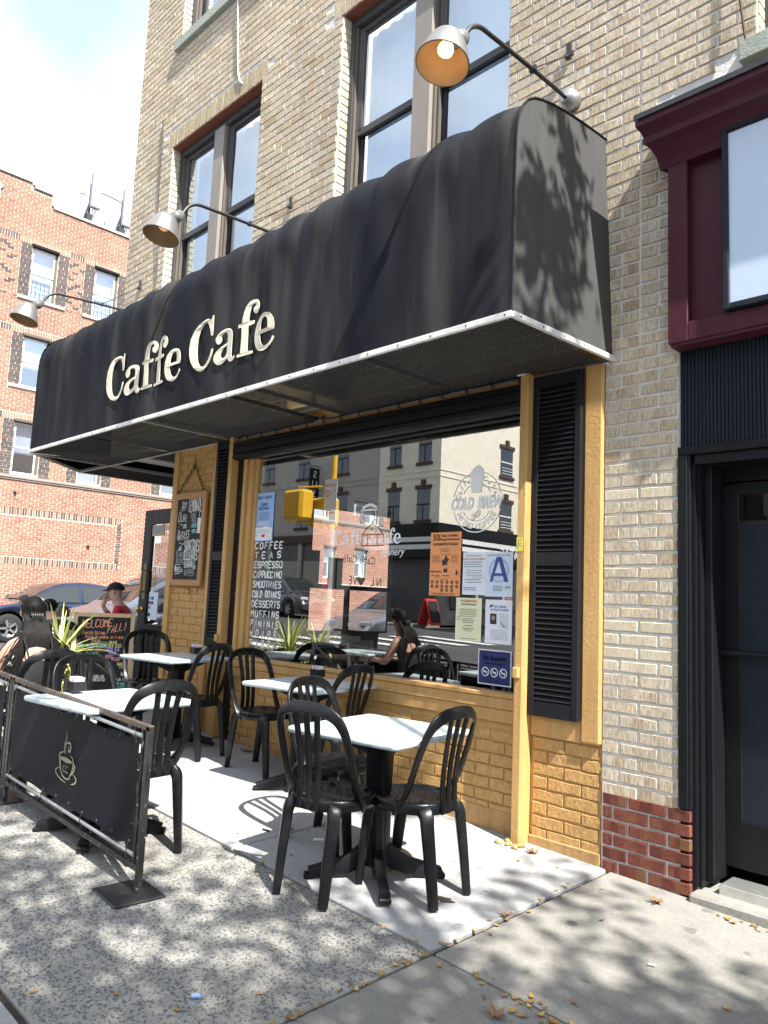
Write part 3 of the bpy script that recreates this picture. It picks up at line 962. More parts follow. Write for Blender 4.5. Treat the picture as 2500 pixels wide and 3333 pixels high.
# sills
for wn in WINS:
    m = MB(); m.box(wn[0] - 0.08, wn[1] + 0.08, -0.055, 0.2, wn[2] - 0.125, wn[2] - 0.004, 0.006)
    m.build('window_sill', 'limestone_sill', cb)
# red brick base of the pier
red = []
zb = 0.03
rows = [(0.004, 0), (0.5, 1), (0.004, 0), (0.5, 1), (0.004, 0), (0.25, 1)]
for r in range(6):
    z = 0.425 - (r + 0.5) * 0.0705
    cuts = [(-2.165, -2.02, -1.885, -1.682), (-2.165, -2.115, -1.90, -1.682), (-2.165, -2.02, -1.80, -1.682)][r % 2 if r < 5 else 0]
    x = -2.165
    L = [[0.148, 0.218, 0.11], [0.062, 0.205, 0.214]][r % 2]
    if r == 5: L = [0.095, 0.165, 0.226]
    for w in L:
        red.append((x + w / 2, z, w - 0.014, 0.058)); x += w
lay_bricks(cwall, red, 'X', 0.004, 0.011, REDB, 'red_base_brick', singles=40, seed=12)
mb = MB()
for r in range(6):
    z = 0.425 - (r + 0.5) * 0.0705
    mb.box(-1.735, -1.677, -0.006, 0.10, z - 0.029, z + 0.029, 0.004)
o = mb.build('corner_brickwork', 'red_base_brick'); o.parent = cwall; o['kind'] = 'stuff'
# ---- upper windows
def sash_window(wn, parent, name='window'):
    x0, x1, z0, z1 = wn
    f = MB()
    y = 0.095
    f.box(x0, x1, y, y + 0.12, z1 - 0.09, z1 - 0.012, 0.004)
    f.box(x0, x0 + 0.055, y, y + 0.12, z0, z1 - 0.09); f.box(x1 - 0.055, x1, y, y + 0.12, z0, z1 - 0.09)
    f.box(x0 + 0.05, x1 - 0.05, y + 0.02, y + 0.12, z0, z0 + 0.05)
    fr = f.build(name, 'window_bronze', parent)
    xm = (x0 + x1) / 2
    mu = MB(); mu.box(xm - 0.095, xm + 0.095, y - 0.02, y + 0.11, z0, z1 - 0.088, 0.004)
    mu.build('mullion', 'mullion_grey', fr)
    zm = z0 + (z1 - z0) * 0.505
    for (a, b) in ((x0 + 0.055, xm - 0.095), (xm + 0.095, x1 - 0.055)):
        tr = MB()
        for q, c in ((0.0, 0.02), (0.028, 0.018)):
            tr.box(a + q, a + q + c, y + 0.015 + q, y + 0.10, z0 + 0.05, z1 - 0.09)
        tr.build('track', 'brown_frame', fr)
        # upper sash (outside) and lower sash (inside)
        for (p, q, yy) in ((zm - 0.02, z1 - 0.10, y + 0.045), (z0 + 0.05, zm + 0.03, y + 0.075)):
            s = MB(); e = 0.045
            s.box(a + 0.045, b - 0.005, yy, yy + 0.028, q - e, q); s.box(a + 0.045, b - 0.005, yy, yy + 0.028, p, p + e + 0.012)
            s.box(a + 0.045, a + 0.045 + e, yy, yy + 0.028, p + e, q - e); s.box(b - 0.005 - e, b - 0.005, yy, yy + 0.028, p + e, q - e)
            s.build('sash', 'black_paint' if yy > y + 0.06 else 'window_bronze', fr)
            g = MB(); g.face([(a + 0.085, yy + 0.014, p + 0.05), (b - 0.045, yy + 0.014, p + 0.05), (b - 0.045, yy + 0.014, q - 0.04), (a + 0.085, yy + 0.014, q - 0.04)])
            g.build('pane', 'upper_glass', fr)
    cu = MB()
    cu.grid([[(x0 + (x1 - x0) * k / 40, 0.36 + 0.015 * sin(k * 1.9), z) for k in range(41)] for z in (z0, z1)])
    cu.build('curtain', 'curtain', fr)
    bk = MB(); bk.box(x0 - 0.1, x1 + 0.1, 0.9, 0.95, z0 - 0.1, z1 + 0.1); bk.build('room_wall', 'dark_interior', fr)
for wn in WINS: sash_window(wn, cb)

# ---- ground floor: shell of the cafe room
mb = MB()
mb.box(-8.55, -2.0, 0.35, 7.0, 0.02, 0.14)                      # floor
mb.build('cafe_floor', 'interior_floor', cb)
mb = MB()
mb.box(-8.55, 6.4, 0.33, 13.6, 2.99, 3.05)                      # ceiling
mb.box(-8.6, 6.4, 0.02, 0.33, 2.972, 2.985)
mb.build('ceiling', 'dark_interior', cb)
mb = MB()
mb.box(-8.55, -2.0, 7.0, 7.1, 0.14, 2.99)
mb.box(-2.09, -2.0, 0.33, 7.0, 0.14, 2.99)
# side-street wall with the side window opening (y 3.05..4.70, z 1.0..2.78) and a lower light
sx0, sx1 = -8.55, -8.45
mb.box(sx0, sx1, 1.35, 3.05, 0.1, 2.99); mb.box(sx0, sx1, 4.72, 7.0, 0.1, 2.99)
mb.box(sx0, sx1, 3.05, 4.72, 2.75, 2.99); mb.box(sx0, sx1, 3.05, 4.72, 1.56, 1.625); mb.box(sx0, sx1, 3.05, 4.72, 0.1, 0.95)
mb.box(sx0, sx1, 3.80, 3.83, 0.95, 1.56)
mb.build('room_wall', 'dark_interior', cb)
# things on that side window's ledge
mb = MB()
mb.box(-8.44, -8.41, 3.36, 3.62, 1.625, 2.02); mb.box(-8.46, -8.40, 3.05, 3.16, 1.625, 2.1)
fr = ((-8.44, 3.6, 1.64), (0, 1, 0), (0, 0, 1), (1, 0, 0))
for s, x in (('E', 0.12), ('V', 0.22)):
    text_into(mb, s, 0.19, fr, x=x + 0.12, y=0, sx=-0.8, lift=0.02)
mb.prism([(0.42, 0.0), (0.50, 0.09), (0.47, 0.125), (0.42, 0.10), (0.37, 0.125), (0.34, 0.09)], fr, 0.0, 0.03)
text_into(mb, 'N L', 0.19, fr, x=0.86, y=0, sx=-0.8, lift=0.02)
mb.build('window_ornament', 'black_ink', cb)
mb = MB()
text_into(mb, 'Caff\u00e8 Caf\u00e9', 0.17, fr, x=0.72, y=0.33, sx=-0.95, lift=0.01)
mb.build('window_lettering', 'black_ink', cb)

# ---- shop front
# painted brick under the window
OCH = brick_mesh_set('brick', 'ochre_painted_brick', 0.07, 6)
mb = MB()
mb.box(-5.87, -2.70, 0.012, 0.30, -0.1, 0.695)
mb.box(-2.64, -2.17, 0.012, 0.30, -0.1, 0.72)
mb.box(-7.0, -5.87, 0.012, 0.30, -0.05, 2.97)
mb.box(-2.64, -2.17, 0.014, 0.30, 0.72, 2.97)
low = mb.build('painted_wall', 'ochre_paint', cb)
rr = []
rr += courses(-5.87, -2.70, 0.13, 0.66, 0.0736, 0.2232, 0.012, offset=0.03)
rr += courses(-2.62, -2.175, 0.06, 0.65, 0.0736, 0.2232, 0.012, offset=0.1)
rr += courses(-6.96, -6.30, 0.22, 2.86, 0.0736, 0.2232, 0.012, offset=0.05)
for k in range(12): rr.append((-2.60 + k * 0.0385, 0.685, 0.034, 0.055)) if k % 3 else None
lay_bricks(low, rr, 'X', 0.012, 0.010, OCH, 'ochre_painted_brick', singles=290, seed=15, tilt=0.002)
mb = MB()
mb.box(-2.64, -2.175, -0.006, 0.012, -0.05, 0.085, 0.005)       # rendered plinth
mb.box(-5.87, -2.70, -0.004, 0.012, 0.0, 0.17, 0.005)
mb.build('plinth', 'grimy_ochre_paint', cb)
# sill board and planks
mb = MB()
mb.box(-5.78, -2.70, -0.028, 0.05, 0.845, 0.872, 0.004)
mb.box(-5.80, -2.70, -0.018, 0.02, 0.775, 0.843, 0.003)
mb.box(-5.80, -2.70, -0.012, 0.02, 0.695, 0.772, 0.003)
mb.build('sill_board', 'ochre_paint', cb)
# jamb mouldings left of the glass
for x0, x1, y0 in ((-5.78, -5.735, -0.025), (-5.735, -5.69, 0.0), (-5.69, -5.655, -0.012), (-5.655, -5.615, 0.016)):
    m = MB(); m.box(x0, x1, y0, 0.10, 0.872, 2.72, 0.003); m.build('jamb_moulding', 'ochre_paint', cb)
mb = MB(); mb.box(-5.885, -5.79, -0.01, 0.06, 0.12, 2.86); mb.build('shutter_track', 'black_paint', cb)
for z in (2.34, 1.98, 1.42): 
    m = MB(); m.lathe([(0.0, 0.006), (0.008, 0.004), (0.011, 0.0)], (-5.79 - 0.03, -0.011, z), (0, -1, 0), 8); m.build('bolt', 'dark_steel', cb)
# posts
for nm, x0, x1, y0, z0, z1 in (('post', -2.70, -2.64, -0.10, zg(-2.67, -0.05), 2.86), ('post', -5.95, -5.892, -0.085, 0.15, 2.86)):
    m = MB(); m.box(x0, x1, y0, 0.012, z0, z1, 0.006); p = m.build(nm, 'ochre_paint', cb)
    b = MB(); b.box(x0 + 0.006, x1 - 0.012, y0 - 0.03, y0, 0.985, 1.05, 0.006); b.build('lock_bracket', 'ochre_paint', p)
# boards at the pier and column at right
for x0, x1, z0 in ((-7.045, -6.96, 0.15), (-6.30, -6.215, 0.15)):
    m = MB(); m.box(x0, x1, -0.022, 0.012, z0, 2.86, 0.004); m.build('edge_board', 'ochre_paint', cb)
m = MB(); m.box(-2.295, -2.172, -0.022, 0.012, 0.66, 2.86, 0.012); m.build('edge_board', 'ochre_paint', cb)
m = MB(); m.box(-2.638, -2.297, -0.010, 0.012, 0.655, 0.78, 0.006); m.build('apron_board', 'ochre_paint', cb)
m = MB()
m.box(-6.215, -2.172, -0.012, 0.012, 2.842, 2.905, 0.003); m.box(-5.89, -2.70, -0.02, 0.012, 2.80, 2.842, 0.004); m.box(-6.215, -2.172, 0.0, 0.012, 2.905, 2.97)
m.build('fascia_board', 'ochre_paint', cb)

# louvred shutters
def shutter(x0, x1, z0, z1, zmid, y0):
    s = MB(); th = 0.032
    st = 0.042
    s.box(x0, x0 + st, y0, y0 + th, z0, z1, 0.003); s.box(x1 - st, x1, y0, y0 + th, z0, z1, 0.003)
    s.box(x0 + st, x1 - st, y0 + 0.002, y0 + th, z0, z0 + 0.085); s.box(x0 + st, x1 - st, y0 + 0.002, y0 + th, z1 - 0.075, z1)
    s.box(x0 + st, x1 - st, y0 + 0.002, y0 + th, zmid - 0.04, zmid + 0.04)
    s.box(x0 + st, x1 - st, y0 + th - 0.004, y0 + th, z0 + 0.08, z1 - 0.07)
    sh = s.build('shutter', 'shutter_black', cb)
    L = MB(); w = (x1 - x0) / 2 - st + 0.003
    L.obox((0, 0, 0), (1, 0, 0), Vector((0, cos(0.85), sin(0.85))), Vector((0, -sin(0.85), cos(0.85))), w, 0.0165, 0.0035)
    me = L.mesh('slat', 'shutter_black')
    pitch = 0.0305
    for a, b in ((z0 + 0.09, zmid - 0.045), (zmid + 0.045, z1 - 0.08)):
        n = int((b - a) / pitch)
        for k in range(n):
            o = bpy.data.objects.new('slat', me); o.location = ((x0 + x1) / 2, y0 + 0.014, a + (k + 0.5) * (b - a) / n)
            COL.objects.link(o); o.parent = sh
    return sh
shutter(-2.636, -2.30, 0.775, 2.835, 1.70, -0.048)
shutter(-6.212, -5.953, 0.93, 2.85, 1.76, -0.048)

# rolled steel shutter housing over the glass
m = MB()
prof = [(0.012, 2.81), (-0.06, 2.81), (-0.085, 2.79), (-0.085, 2.765), (-0.075, 2.76), (-0.085, 2.755), (-0.085, 2.70), (-0.07, 2.692), (-0.085, 2.684), (-0.085, 2.655), (-0.05, 2.64), (0.012, 2.64)]
for a, b in zip(prof, prof[1:] + prof[:1]):
    m.face([(-5.885, a[0], a[1]), (-5.885, b[0], b[1]), (-2.702, b[0], b[1]), (-2.702, a[0], a[1])])
m.face([(-5.885, y, z) for y, z in prof]); m.face([(-2.702, y, z) for y, z in prof][::-1])
m.build('roller_housing', 'black_paint', cb)
for k in range(15):
    x = -5.75 + k * 0.213
    h = MB()
    h.tube([(x, -0.014, 2.90), (x, -0.035, 2.885), (x + 0.012, -0.04, 2.845), (x + 0.02, -0.03, 2.825)], 0.006, 6)
    h.build('hook', 'black_wire', cb)
m = MB(); m.tube([(-5.85 + k * 0.1, -0.03 + 0.004 * sin(k * 2.1), 2.868 + 0.01 * sin(k * 1.3)) for k in range(32)], 0.006, 5); m.build('cable', 'black_wire', cb)

# shop window
m = MB(); m.face([(-5.62, 0.04, 0.868), (-2.70, 0.04, 0.868), (-2.70, 0.04, 2.70), (-5.62, 0.04, 2.70)])
pane = m.build('shop_window', 'shop_glass', cb)
# ================================================================ AWNING
AWZ = 2.865
aw = thing('awning', (-5.3, -0.45, AWZ), 'long black fabric awning with Caffe Cafe in cream letters, rounded top and mesh underside', 'awning')
AF = -0.93
prof = [(AF, 2.885), (AF, 3.0), (AF, 3.15), (AF, 3.3), (AF, 3.45), (AF, 3.6), (AF, 3.72), (AF + 0.002, 3.82), (AF + 0.008, 3.90), (AF + 0.025, 3.97), (AF + 0.055, 4.035), (AF + 0.10, 4.09),
        (AF + 0.16, 4.13), (AF + 0.24, 4.16), (AF + 0.36, 4.19), (AF + 0.52, 4.22), (AF + 0.72, 4.245), (0.0, 4.265)]
nrm = []
for k, (y, z) in enumerate(prof):
    a = prof[max(0, k - 1)]; b = prof[min(len(prof) - 1, k + 1)]
    d = Vector((0, b[0] - a[0], b[1] - a[1])).normalized()
    nrm.append(Vector((0, -d.z, d.y)) if True else None)
AX0, AX1 = -8.56, -2.18
RIBP = 0.352
R4 = random.Random(5)
ribj = [R4.uniform(-0.05, 0.05) for _ in range(40)]; riba = [R4.uniform(0.7, 1.25) for _ in range(40)]
def fold(x, k):
    """puff of the cloth between the ribs: strong over the rounded top, fading down the front"""
    u = (x - AX0) / RIBP; i = int(u); f = u - i
    q = f + ribj[i] * sin(pi * f)
    p = 0.55 + 0.5 * sin(2 * pi * q) * riba[i]
    pt = abs(sin(pi * q)) ** 0.75 * riba[i]
    t = k / (len(prof) - 1)
    z = prof[k][1]
    if k < 9:
        amp = 0.011 + 0.030 * max(0, (z - 2.95) / 0.95) ** 1.3
        w_ = max(0, min(1, (z - 3.72) / 0.2)); p = p * (1 - w_) + pt * w_
    else:
        amp = 0.020 + 0.012 * sin(pi * (k - 8) / (len(prof) - 9)); p = pt
    wr = 0.012 * noise.noise(Vector((x * 1.6 + z * 0.8, z * 0.5, 3.0))) + 0.002 * noise.noise(Vector((x * 5.0, z * 0.5, 9.0)))
    edge = min(1, (x - AX0) / 0.05, (AX1 - x) / 0.05)
    low = min(1, (z - 2.885) / 0.12)
    return (amp * (p - 0.55) + wr) * max(0, edge) * max(0.0, low)
nx = 400
rows = []
for j in range(nx + 1):
    x = AX0 + (AX1 - AX0) * j / nx
    rows.append([Vector((x, prof[k][0], prof[k][1])) + nrm[k] * fold(x, k) for k in range(len(prof))])
m = MB(); m.grid(rows[::-1], True)
canopy = m.build('canopy', 'awning_canvas', aw)
# end panels
m = MB(); m.face([(AX1, y, z) for y, z in prof] + [(AX1 + 0.055, 0.0, 2.885)]); m.build('end_panel', 'awning_canvas_sunlit', aw)
# seam piping on the right edge
m = MB(); m.tube([(AX1 + 0.002, y, z) for y, z in prof], 0.006, 6); m.build('piping', 'awning_canvas', aw)
# cut corner and side street run
PA = [(AX0, AF), (-9.42, 0.0), (-9.42, 4.2)]
m = MB()
for (x0, y0), (x1, y1) in zip(PA[:-1], PA[1:]):
    d = Vector((x1 - x0, y1 - y0, 0)).normalized(); out = Vector((-d.y, d.x, 0))
    if out.x > 0: out = -out
    n = 30
    rw = []
    for j in range(n + 1):
        t = j / n
        p = Vector((x0 + (x1 - x0) * t, y0 + (y1 - y0) * t, 0))
        q = p - out * 0.82
        rw.append([Vector((p.x, p.y, z)) if y <= AF + 0.001 else Vector((p.x - out.x * (y - AF), p.y - out.y * (y - AF), z)) for y, z in prof])
    m.grid(rw, True)
m.face([(-9.42, 4.2, z) if y <= AF + .001 else (-9.42 + (y - AF), 4.2, z) for y, z in prof] + [(-8.49, 4.2, 2.885)])
m.build('side_canopy', 'awning_canvas', aw)
# bright trim along the lower edge
m = MB()
def trim_run(a, b):
    d = (Vector(b) - Vector(a)); L = d.length; d.normalize(); w = Vector((0, 0, 1)).cross(d)
    c = (Vector(a) + Vector(b)) / 2
    m.obox(c, d, w, (0, 0, 1), L / 2, 0.011, 0.017, 0.003)
trim_run((AX0, AF - 0.006, AWZ + 0.003), (AX1 + 0.008, AF - 0.006, AWZ + 0.003))
trim_run((AX1 + 0.004, AF, AWZ + 0.003), (AX1 + 0.062, 0.0, AWZ + 0.003))
trim_run((AX0, AF, AWZ + 0.003), (-9.42, 0, AWZ + 0.003)); trim_run((-9.42, 0, AWZ + 0.003), (-9.42, 4.2, AWZ + 0.003))
tr = m.build('edge_trim', 'white_trim', aw)
for k in range(26):
    b = MB(); x = AX0 + 0.1 + k * 0.25
    b.lathe([(0.006, 0), (0.005, 0.003), (0.0, 0.004)], (x, AF - 0.017, AWZ + 0.002), (0, -1, 0), 6); b.build('screw', 'dark_steel', tr)
for k in range(5):
    b = MB(); t = 0.06 + k * 0.2
    b.lathe([(0.006, 0), (0.005, 0.003), (0.0, 0.004)], (AX1 + 0.016 + 0.055 * t, AF + t * 0.93, AWZ + 0.002), (1, 0, 0), 6); b.build('screw', 'dark_steel', tr)
# inner frame bars that carry the mesh
m = MB()
for a, b in (((-9.42, -0.012, AWZ + 0.0), (-2.66, -0.012, AWZ)), ((-6.03, -0.012, AWZ + 0.004), (-6.03, AF + 0.02, AWZ + 0.004)), ((-8.58, AF + 0.02, AWZ), (-8.58, 3.9, AWZ)),
             ((-2.68, -0.012, AWZ), (-2.66, -0.10, AWZ)), ((-2.66, -0.10, AWZ), (-2.72, -0.10, AWZ)), ((-2.56, -0.004, AWZ - 0.004), (-2.14, -0.004, AWZ - 0.004)), ((AX0, AF + 0.02, AWZ), (-8.0, -0.02, AWZ))):
    trim_run(a, b)
m.build('soffit_frame', 'aluminium', aw)
# expanded metal mesh panels with a sag
def mesh_panel(x0, x1, y0, y1, sag, skew=0.0):
    m = MB(); px, py = 0.030, 0.0125
    ny = int((y1 - y0) / py); nx2 = int((x1 - x0) / px) * 2
    for r in range(ny):
        y = y0 + r * py
        prev = None
        for k in range(nx2 + 1):
            x = x0 + k * px / 2
            up = (k + r) % 2
            yy = y + (py * 0.46 if up else -py * 0.46)
            fx = (x - x0) / (x1 - x0); fy = (y - y0) / (y1 - y0)
            z = AWZ - 0.004 - sag * sin(pi * fx) * sin(pi * min(1, max(0, fy))) + skew * (1 - fx) * fy
            cur = ((x, yy, z), (x, yy + 0.0042, z - 0.0028))
            if prev: m.face([prev[0], cur[0], cur[1], prev[1]])
            prev = cur
    o = m.build('soffit_mesh', 'soffit_mesh', aw); o['kind'] = 'stuff'
for x0, x1, sg in ((-3.30, -2.19, 0.004), (-4.43, -3.32, 0.012), (-5.93, -4.78, 0.035), (-7.1, -6.05, 0.03), (-8.55, -7.12, 0.045)):
    mesh_panel(x0, x1, AF + 0.02, -0.02, sg)
mesh_panel(-9.40, -8.60, 0.02, 3.9, 0.03)
m = MB(); m.box(-4.76, -4.45, AF + 0.05, -0.02, 2.97, 2.99); m.box(-4.76, -4.45, -0.35, -0.30, 2.90, 2.97); m.build('frame_board', 'pine_frame', aw)
# inner lining / top of the frame: joists
for x in (-3.31, -4.44, -4.77, -5.94, -7.11):
    m = MB(); m.box(x - 0.012, x + 0.012, AF + 0.02, -0.01, AWZ + 0.003, AWZ + 0.03); m.build('joist', 'dark_steel', aw)

# sign letters traced on the awning face; laid flat on the cloth
LB = (615, 960, 0.3151)
def sgn(p):
    d = ROT @ Vector(((LB[0] + p[0] * LB[2] - 1250) / 2470, -(LB[1] + p[1] * LB[2] - 1666.5) / 2470, -1))
    t = (AF - CAM.y) / d.y
    return (CAM.x + d.x * t, CAM.z + d.z * t)
GC = [(291, 218), (280, 228), (264, 272), (250, 262), (228, 254), (200, 255), (165, 270), (120, 315), (85, 385), (55, 470), (40, 560), (38, 640), (48, 705), (70, 760), (100, 790), (135, 797), (170, 785), (205, 755), (240, 700), (262, 640), (278, 563),
      (262, 566), (250, 620), (232, 670), (205, 715), (175, 742), (150, 750), (125, 735), (110, 700), (104, 640), (104, 560), (112, 460), (130, 380), (155, 325), (185, 295), (210, 288), (235, 310), (250, 355), (257, 390), (260, 429), (280, 428), (283, 380), (288, 300)]
GA = [(305, 490), (315, 515), (330, 520), (350, 500), (358, 465), (356, 440), (362, 415), (378, 398), (400, 392), (415, 405), (420, 430), (417, 490), (400, 505), (350, 545), (310, 590), (285, 640), (280, 680), (292, 715), (315, 733), (345, 725), (380, 695), (412, 655),
      (418, 672), (432, 690), (455, 695), (480, 680), (497, 640), (488, 630), (478, 648), (467, 650), (462, 620), (465, 560), (474, 440), (474, 400), (465, 370), (448, 353), (425, 349), (390, 357), (350, 385), (320, 425), (303, 465)]
GAh = [(413, 522), (408, 600), (395, 635), (372, 657), (352, 655), (343, 635), (350, 600), (370, 560), (395, 535)]
GF = [(521, 657), (521, 630), (555, 612), (570, 440), (573, 345), (540, 355), (543, 318), (578, 302), (585, 250), (598, 190), (618, 130), (645, 80), (675, 55), (705, 46), (730, 58), (743, 90), (742, 130), (730, 165), (712, 190), (695, 193), (680, 180), (675, 160), (680, 135),
      (695, 118), (700, 98), (690, 88), (675, 95), (660, 125), (648, 180), (638, 240), (636, 275), (684, 263), (682, 300), (634, 322), (625, 440), (618, 585), (665, 577), (664, 605)]
GE = [(905, 355), (906, 300), (900, 250), (885, 210), (862, 190), (830, 187), (795, 198), (755, 235), (720, 290), (697, 360), (686, 430), (688, 490), (700, 540), (722, 572), (750, 584), (785, 583), (820, 565), (855, 530), (885, 485), (902, 435), (887, 425), (872, 470), (845, 510), (815, 530), (790, 530),
      (770, 510), (758, 475), (755, 410)]
GEh = [(757, 372), (765, 320), (780, 270), (800, 238), (822, 228), (840, 245), (845, 285), (842, 343)]
def letter(name, outer, hole, dx, dz):
    cu = bpy.data.curves.new('letter', 'CURVE'); cu.dimensions = '2D'; cu.fill_mode = 'BOTH'; cu.extrude = 0.0015
    for poly in [outer] + ([hole] if hole else []):
        sp = cu.splines.new('POLY'); sp.points.add(len(poly) - 1)
        for p, q in zip(sp.points, poly):
            a = sgn(q); p.co = (a[0] + dx, a[1] + dz, 0, 1)
        sp.use_cyclic_u = True
    tmp = bpy.data.objects.new('letter', cu)
    me = bpy.data.meshes.new_from_object(tmp)
    bpy.data.objects.remove(tmp); bpy.data.curves.remove(cu)
    for v in me.vertices:
        x, z, e = v.co
        # follow the cloth
        kk = max(k for k in range(9) if prof[k][1] <= z or k == 0)
        tt = min(1, max(0, (z - prof[kk][1]) / (prof[kk + 1][1] - prof[kk][1])))
        v.co = Vector((x, AF - max(fold(x + a, kk) * (1 - tt) + fold(x + a, kk + 1) * tt for a in (-0.012, 0, 0.012)) - 0.013 - e, z))
    me.materials.append(M['sign_paint'])
    o = bpy.data.objects.new(name, me); link(o, aw)
for g, h, offs in ((GC, None, ((-1.477, 0.004), (0, 0))), (GA, GAh, ((-1.463, 0.006), (0, 0))), (GF, None, ((-1.466, 0.009), (-1.263, 0.006), (0, 0))), (GE, GEh, ((-1.249, 0.004), (0, 0)))):
    for dx, dz in offs: letter('sign_letter', g, h, dx, dz)

# ================================================================ GOOSENECK LAMPS
def make_lamp(x, first):
    L = thing('gooseneck_lamp', (x, 0, 4.6), 'x', 'lamp')
    m = MB(); m.lathe([(0.0, -0.002), (0.062, 0.0), (0.062, 0.055), (0.05, 0.07), (0.05, 0.10), (0.0, 0.102)], (x, -0.002, 4.61), (0, -1, 0), 18)
    m.box(x - 0.03, x + 0.03, -0.08, -0.02, 4.565, 4.655)
    m.build('wall_box', 'galvanised', L)
    path = smooth_loop([(x, -0.10, 4.60), (x, -0.3, 4.592), (x, -0.6, 4.575), (x, -0.86, 4.557), (x, -0.97, 4.545), (x, -1.045, 4.50), (x, -1.085, 4.44), (x, -1.105, 4.405)], 5, False)
    m = MB(); m.tube(path, 0.0135, 10); m.build('arm', 'galvanised' if False else 'dark_steel', L)
    na = Vector((0, -0.75, -0.66)).normalized()
    top = Vector((x, -1.10, 4.41))
    m = MB(); m.lathe([(0.0, -0.01), (0.022, -0.008), (0.024, 0.012), (0.042, 0.018), (0.044, 0.062), (0.047, 0.065), (0.047, 0.072), (0.044, 0.075), (0.043, 0.12), (0.0, 0.121)], top, na, 20)
    nk = m.build('neck', 'lamp_shade_outer', L)
    ax = Vector((0, -0.07, -0.29)).normalized(); st = Vector((x, -1.222, 4.352))
    o_ = [(0.0, 0.0), (0.035, 0.002), (0.060, 0.012), (0.082, 0.035), (0.098, 0.065), (0.113, 0.105), (0.128, 0.155), (0.137, 0.185), (0.140, 0.196)]
    m = MB(); m.lathe(o_, st, ax, 32); m.lathe([(0.140, 0.196), (0.143, 0.200), (0.138, 0.202)], st, ax, 32)
    sh = m.build('shade', 'lamp_shade_outer', L)
    m = MB(); m.lathe([(max(0, r - 0.004), h + 0.006) for r, h in o_], st, ax, 32); m.build('shade_lining', 'lamp_shade_inner', sh)
    m = MB(); b = st + ax * 0.075
    m.lathe([(0.0, -0.055), (0.018, -0.05), (0.02, -0.02), (0.036, 0.008), (0.043, 0.028), (0.040, 0.046), (0.026, 0.060), (0.0, 0.065)], b, ax, 14); m.build('bulb', 'bulb' if x > -3 else 'bulb_dim', L)
    m = MB(); m.tube([(x, -0.46, 4.60), (x, -0.46, 4.56)], 0.005, 6); m.obox((x, -0.46, 4.588), (1, 0, 0), (0, 1, 0), (0, 0, 1), 0.022, 0.012, 0.016); m.build('clamp', 'dark_steel', L)
    m = MB(); m.tube([(x, -0.46, 4.592), (x - 0.02, -0.03, 4.94)], 0.0045, 6); m.build('stay_rod', 'rusty_chain', L)
    m = MB(); m.box(x - 0.045, x - 0.015, -0.03, -0.012, 4.92, 5.03); m.box(x - 0.045, x + 0.012, -0.05, -0.03, 4.92, 4.945); m.build('wall_bracket', 'dark_steel', L)
    return L
lampdata = ((-2.408, 'grey gooseneck lamp with a glowing bulb at the right end of the awning'), (-5.29, 'grey gooseneck lamp over the middle of the awning, in front of the paired windows'),
            (-8.135, 'leftmost grey gooseneck lamp, seen against the red brick building'))
for x, lab in lampdata:
    L = make_lamp(x, True); L['label'] = lab; L['group'] = 'gooseneck lamps above the awning'
pl = bpy.data.lights.new('lamp_bulb', 'POINT'); pl.energy = 0.14; pl.color = (1.0, 0.66, 0.32); pl.shadow_soft_size = 0.03
po = bpy.data.objects.new('lamp_bulb', pl); COL.objects.link(po); po.location = Vector((-2.408, -1.222, 4.352)) + Vector((0, -0.07, -0.29)).normalized() * 0.165

# loose wires on the wall
m = MB(); m.tube(smooth_loop([(-6.55, -0.03, 8.6), (-6.50, -0.03, 8.0), (-6.44, -0.025, 7.5), (-6.40, -0.02, 7.1), (-6.36, -0.015, 6.75), (-6.28, -0.012, 6.62)], 5, False), 0.008, 5)
tag(m.build('cable', 'white_paint_metal'), 'thin white cable dangling down the brick to the left window lintel', 'cable')
m = MB(); m.tube(smooth_loop([(-7.93, -0.02, 6.95), (-7.9, -0.02, 6.2), (-7.86, -0.02, 5.6), (-7.80, -0.02, 5.15), (-7.78, -0.02, 4.9)], 5, False), 0.006, 5)
tag(m.build('cable', 'black_wire'), 'thin dark wire hanging on the brick left of the paired windows', 'cable')
m = MB(); m.tube(smooth_loop([(-1.42, -0.03, 5.6), (-1.40, -0.03, 5.0), (-1.345, -0.05, 4.46)], 5, False), 0.007, 5)
tag(m.build('cable', 'rusty_chain'), 'rusty wire hanging to the stone sill at the upper right', 'cable')

# ================================================================ NEIGHBOUR'S SHOP FRONT
ns = thing('neighbour_shop_front', (-0.5, 0, 0.0), 'black shop front with grooved panel and recessed black door right of the buff brick pier', 'shop front')
m = MB(); m.box(-1.735, 3.5, 0.035, 0.055, 2.255, 2.86); bp = m.build('panel', 'slate_blue_panel', ns)
m = MB(); m.box(0, 0.0155, -0.010, 0.0, 0, 0.535, 0.0035); me = m.mesh('board', 'slate_blue_panel')
for k in range(150):
    o = bpy.data.objects.new('board', me); o.location = (-1.734 + k * 0.0197, 0.0352, 2.297); COL.objects.link(o); o.parent = bp
m = MB(); m.box(-1.738, 3.5, -0.006, 0.05, 2.252, 2.297, 0.004); m.box(-1.735, 3.5, 0.02, 0.3, 2.20, 2.25); m.build('head_trim', 'black_paint', ns)
m = MB()
m.box(-1.736, -1.684, -0.012, 0.02, 0.425, 2.25, 0.004); m.box(-1.684, -1.672, -0.004, 0.05, 0.42, 2.25, 0.003)
m.box(-1.735, -1.655, 0.02, 0.055, 0.05, 2.25); m.box(-1.655, -1.640, 0.05, 0.33, 0.05, 2.25)
m.build('jamb', 'black_paint', ns)
m = MB()
m.box(-1.64, -1.60, 0.10, 0.30, 0.07, 2.25, 0.004); m.box(-1.60, 3.3, 0.24, 0.30, 2.13, 2.25)
m.build('door_frame', 'black_paint', ns)
m = MB(); D0 = 0.25
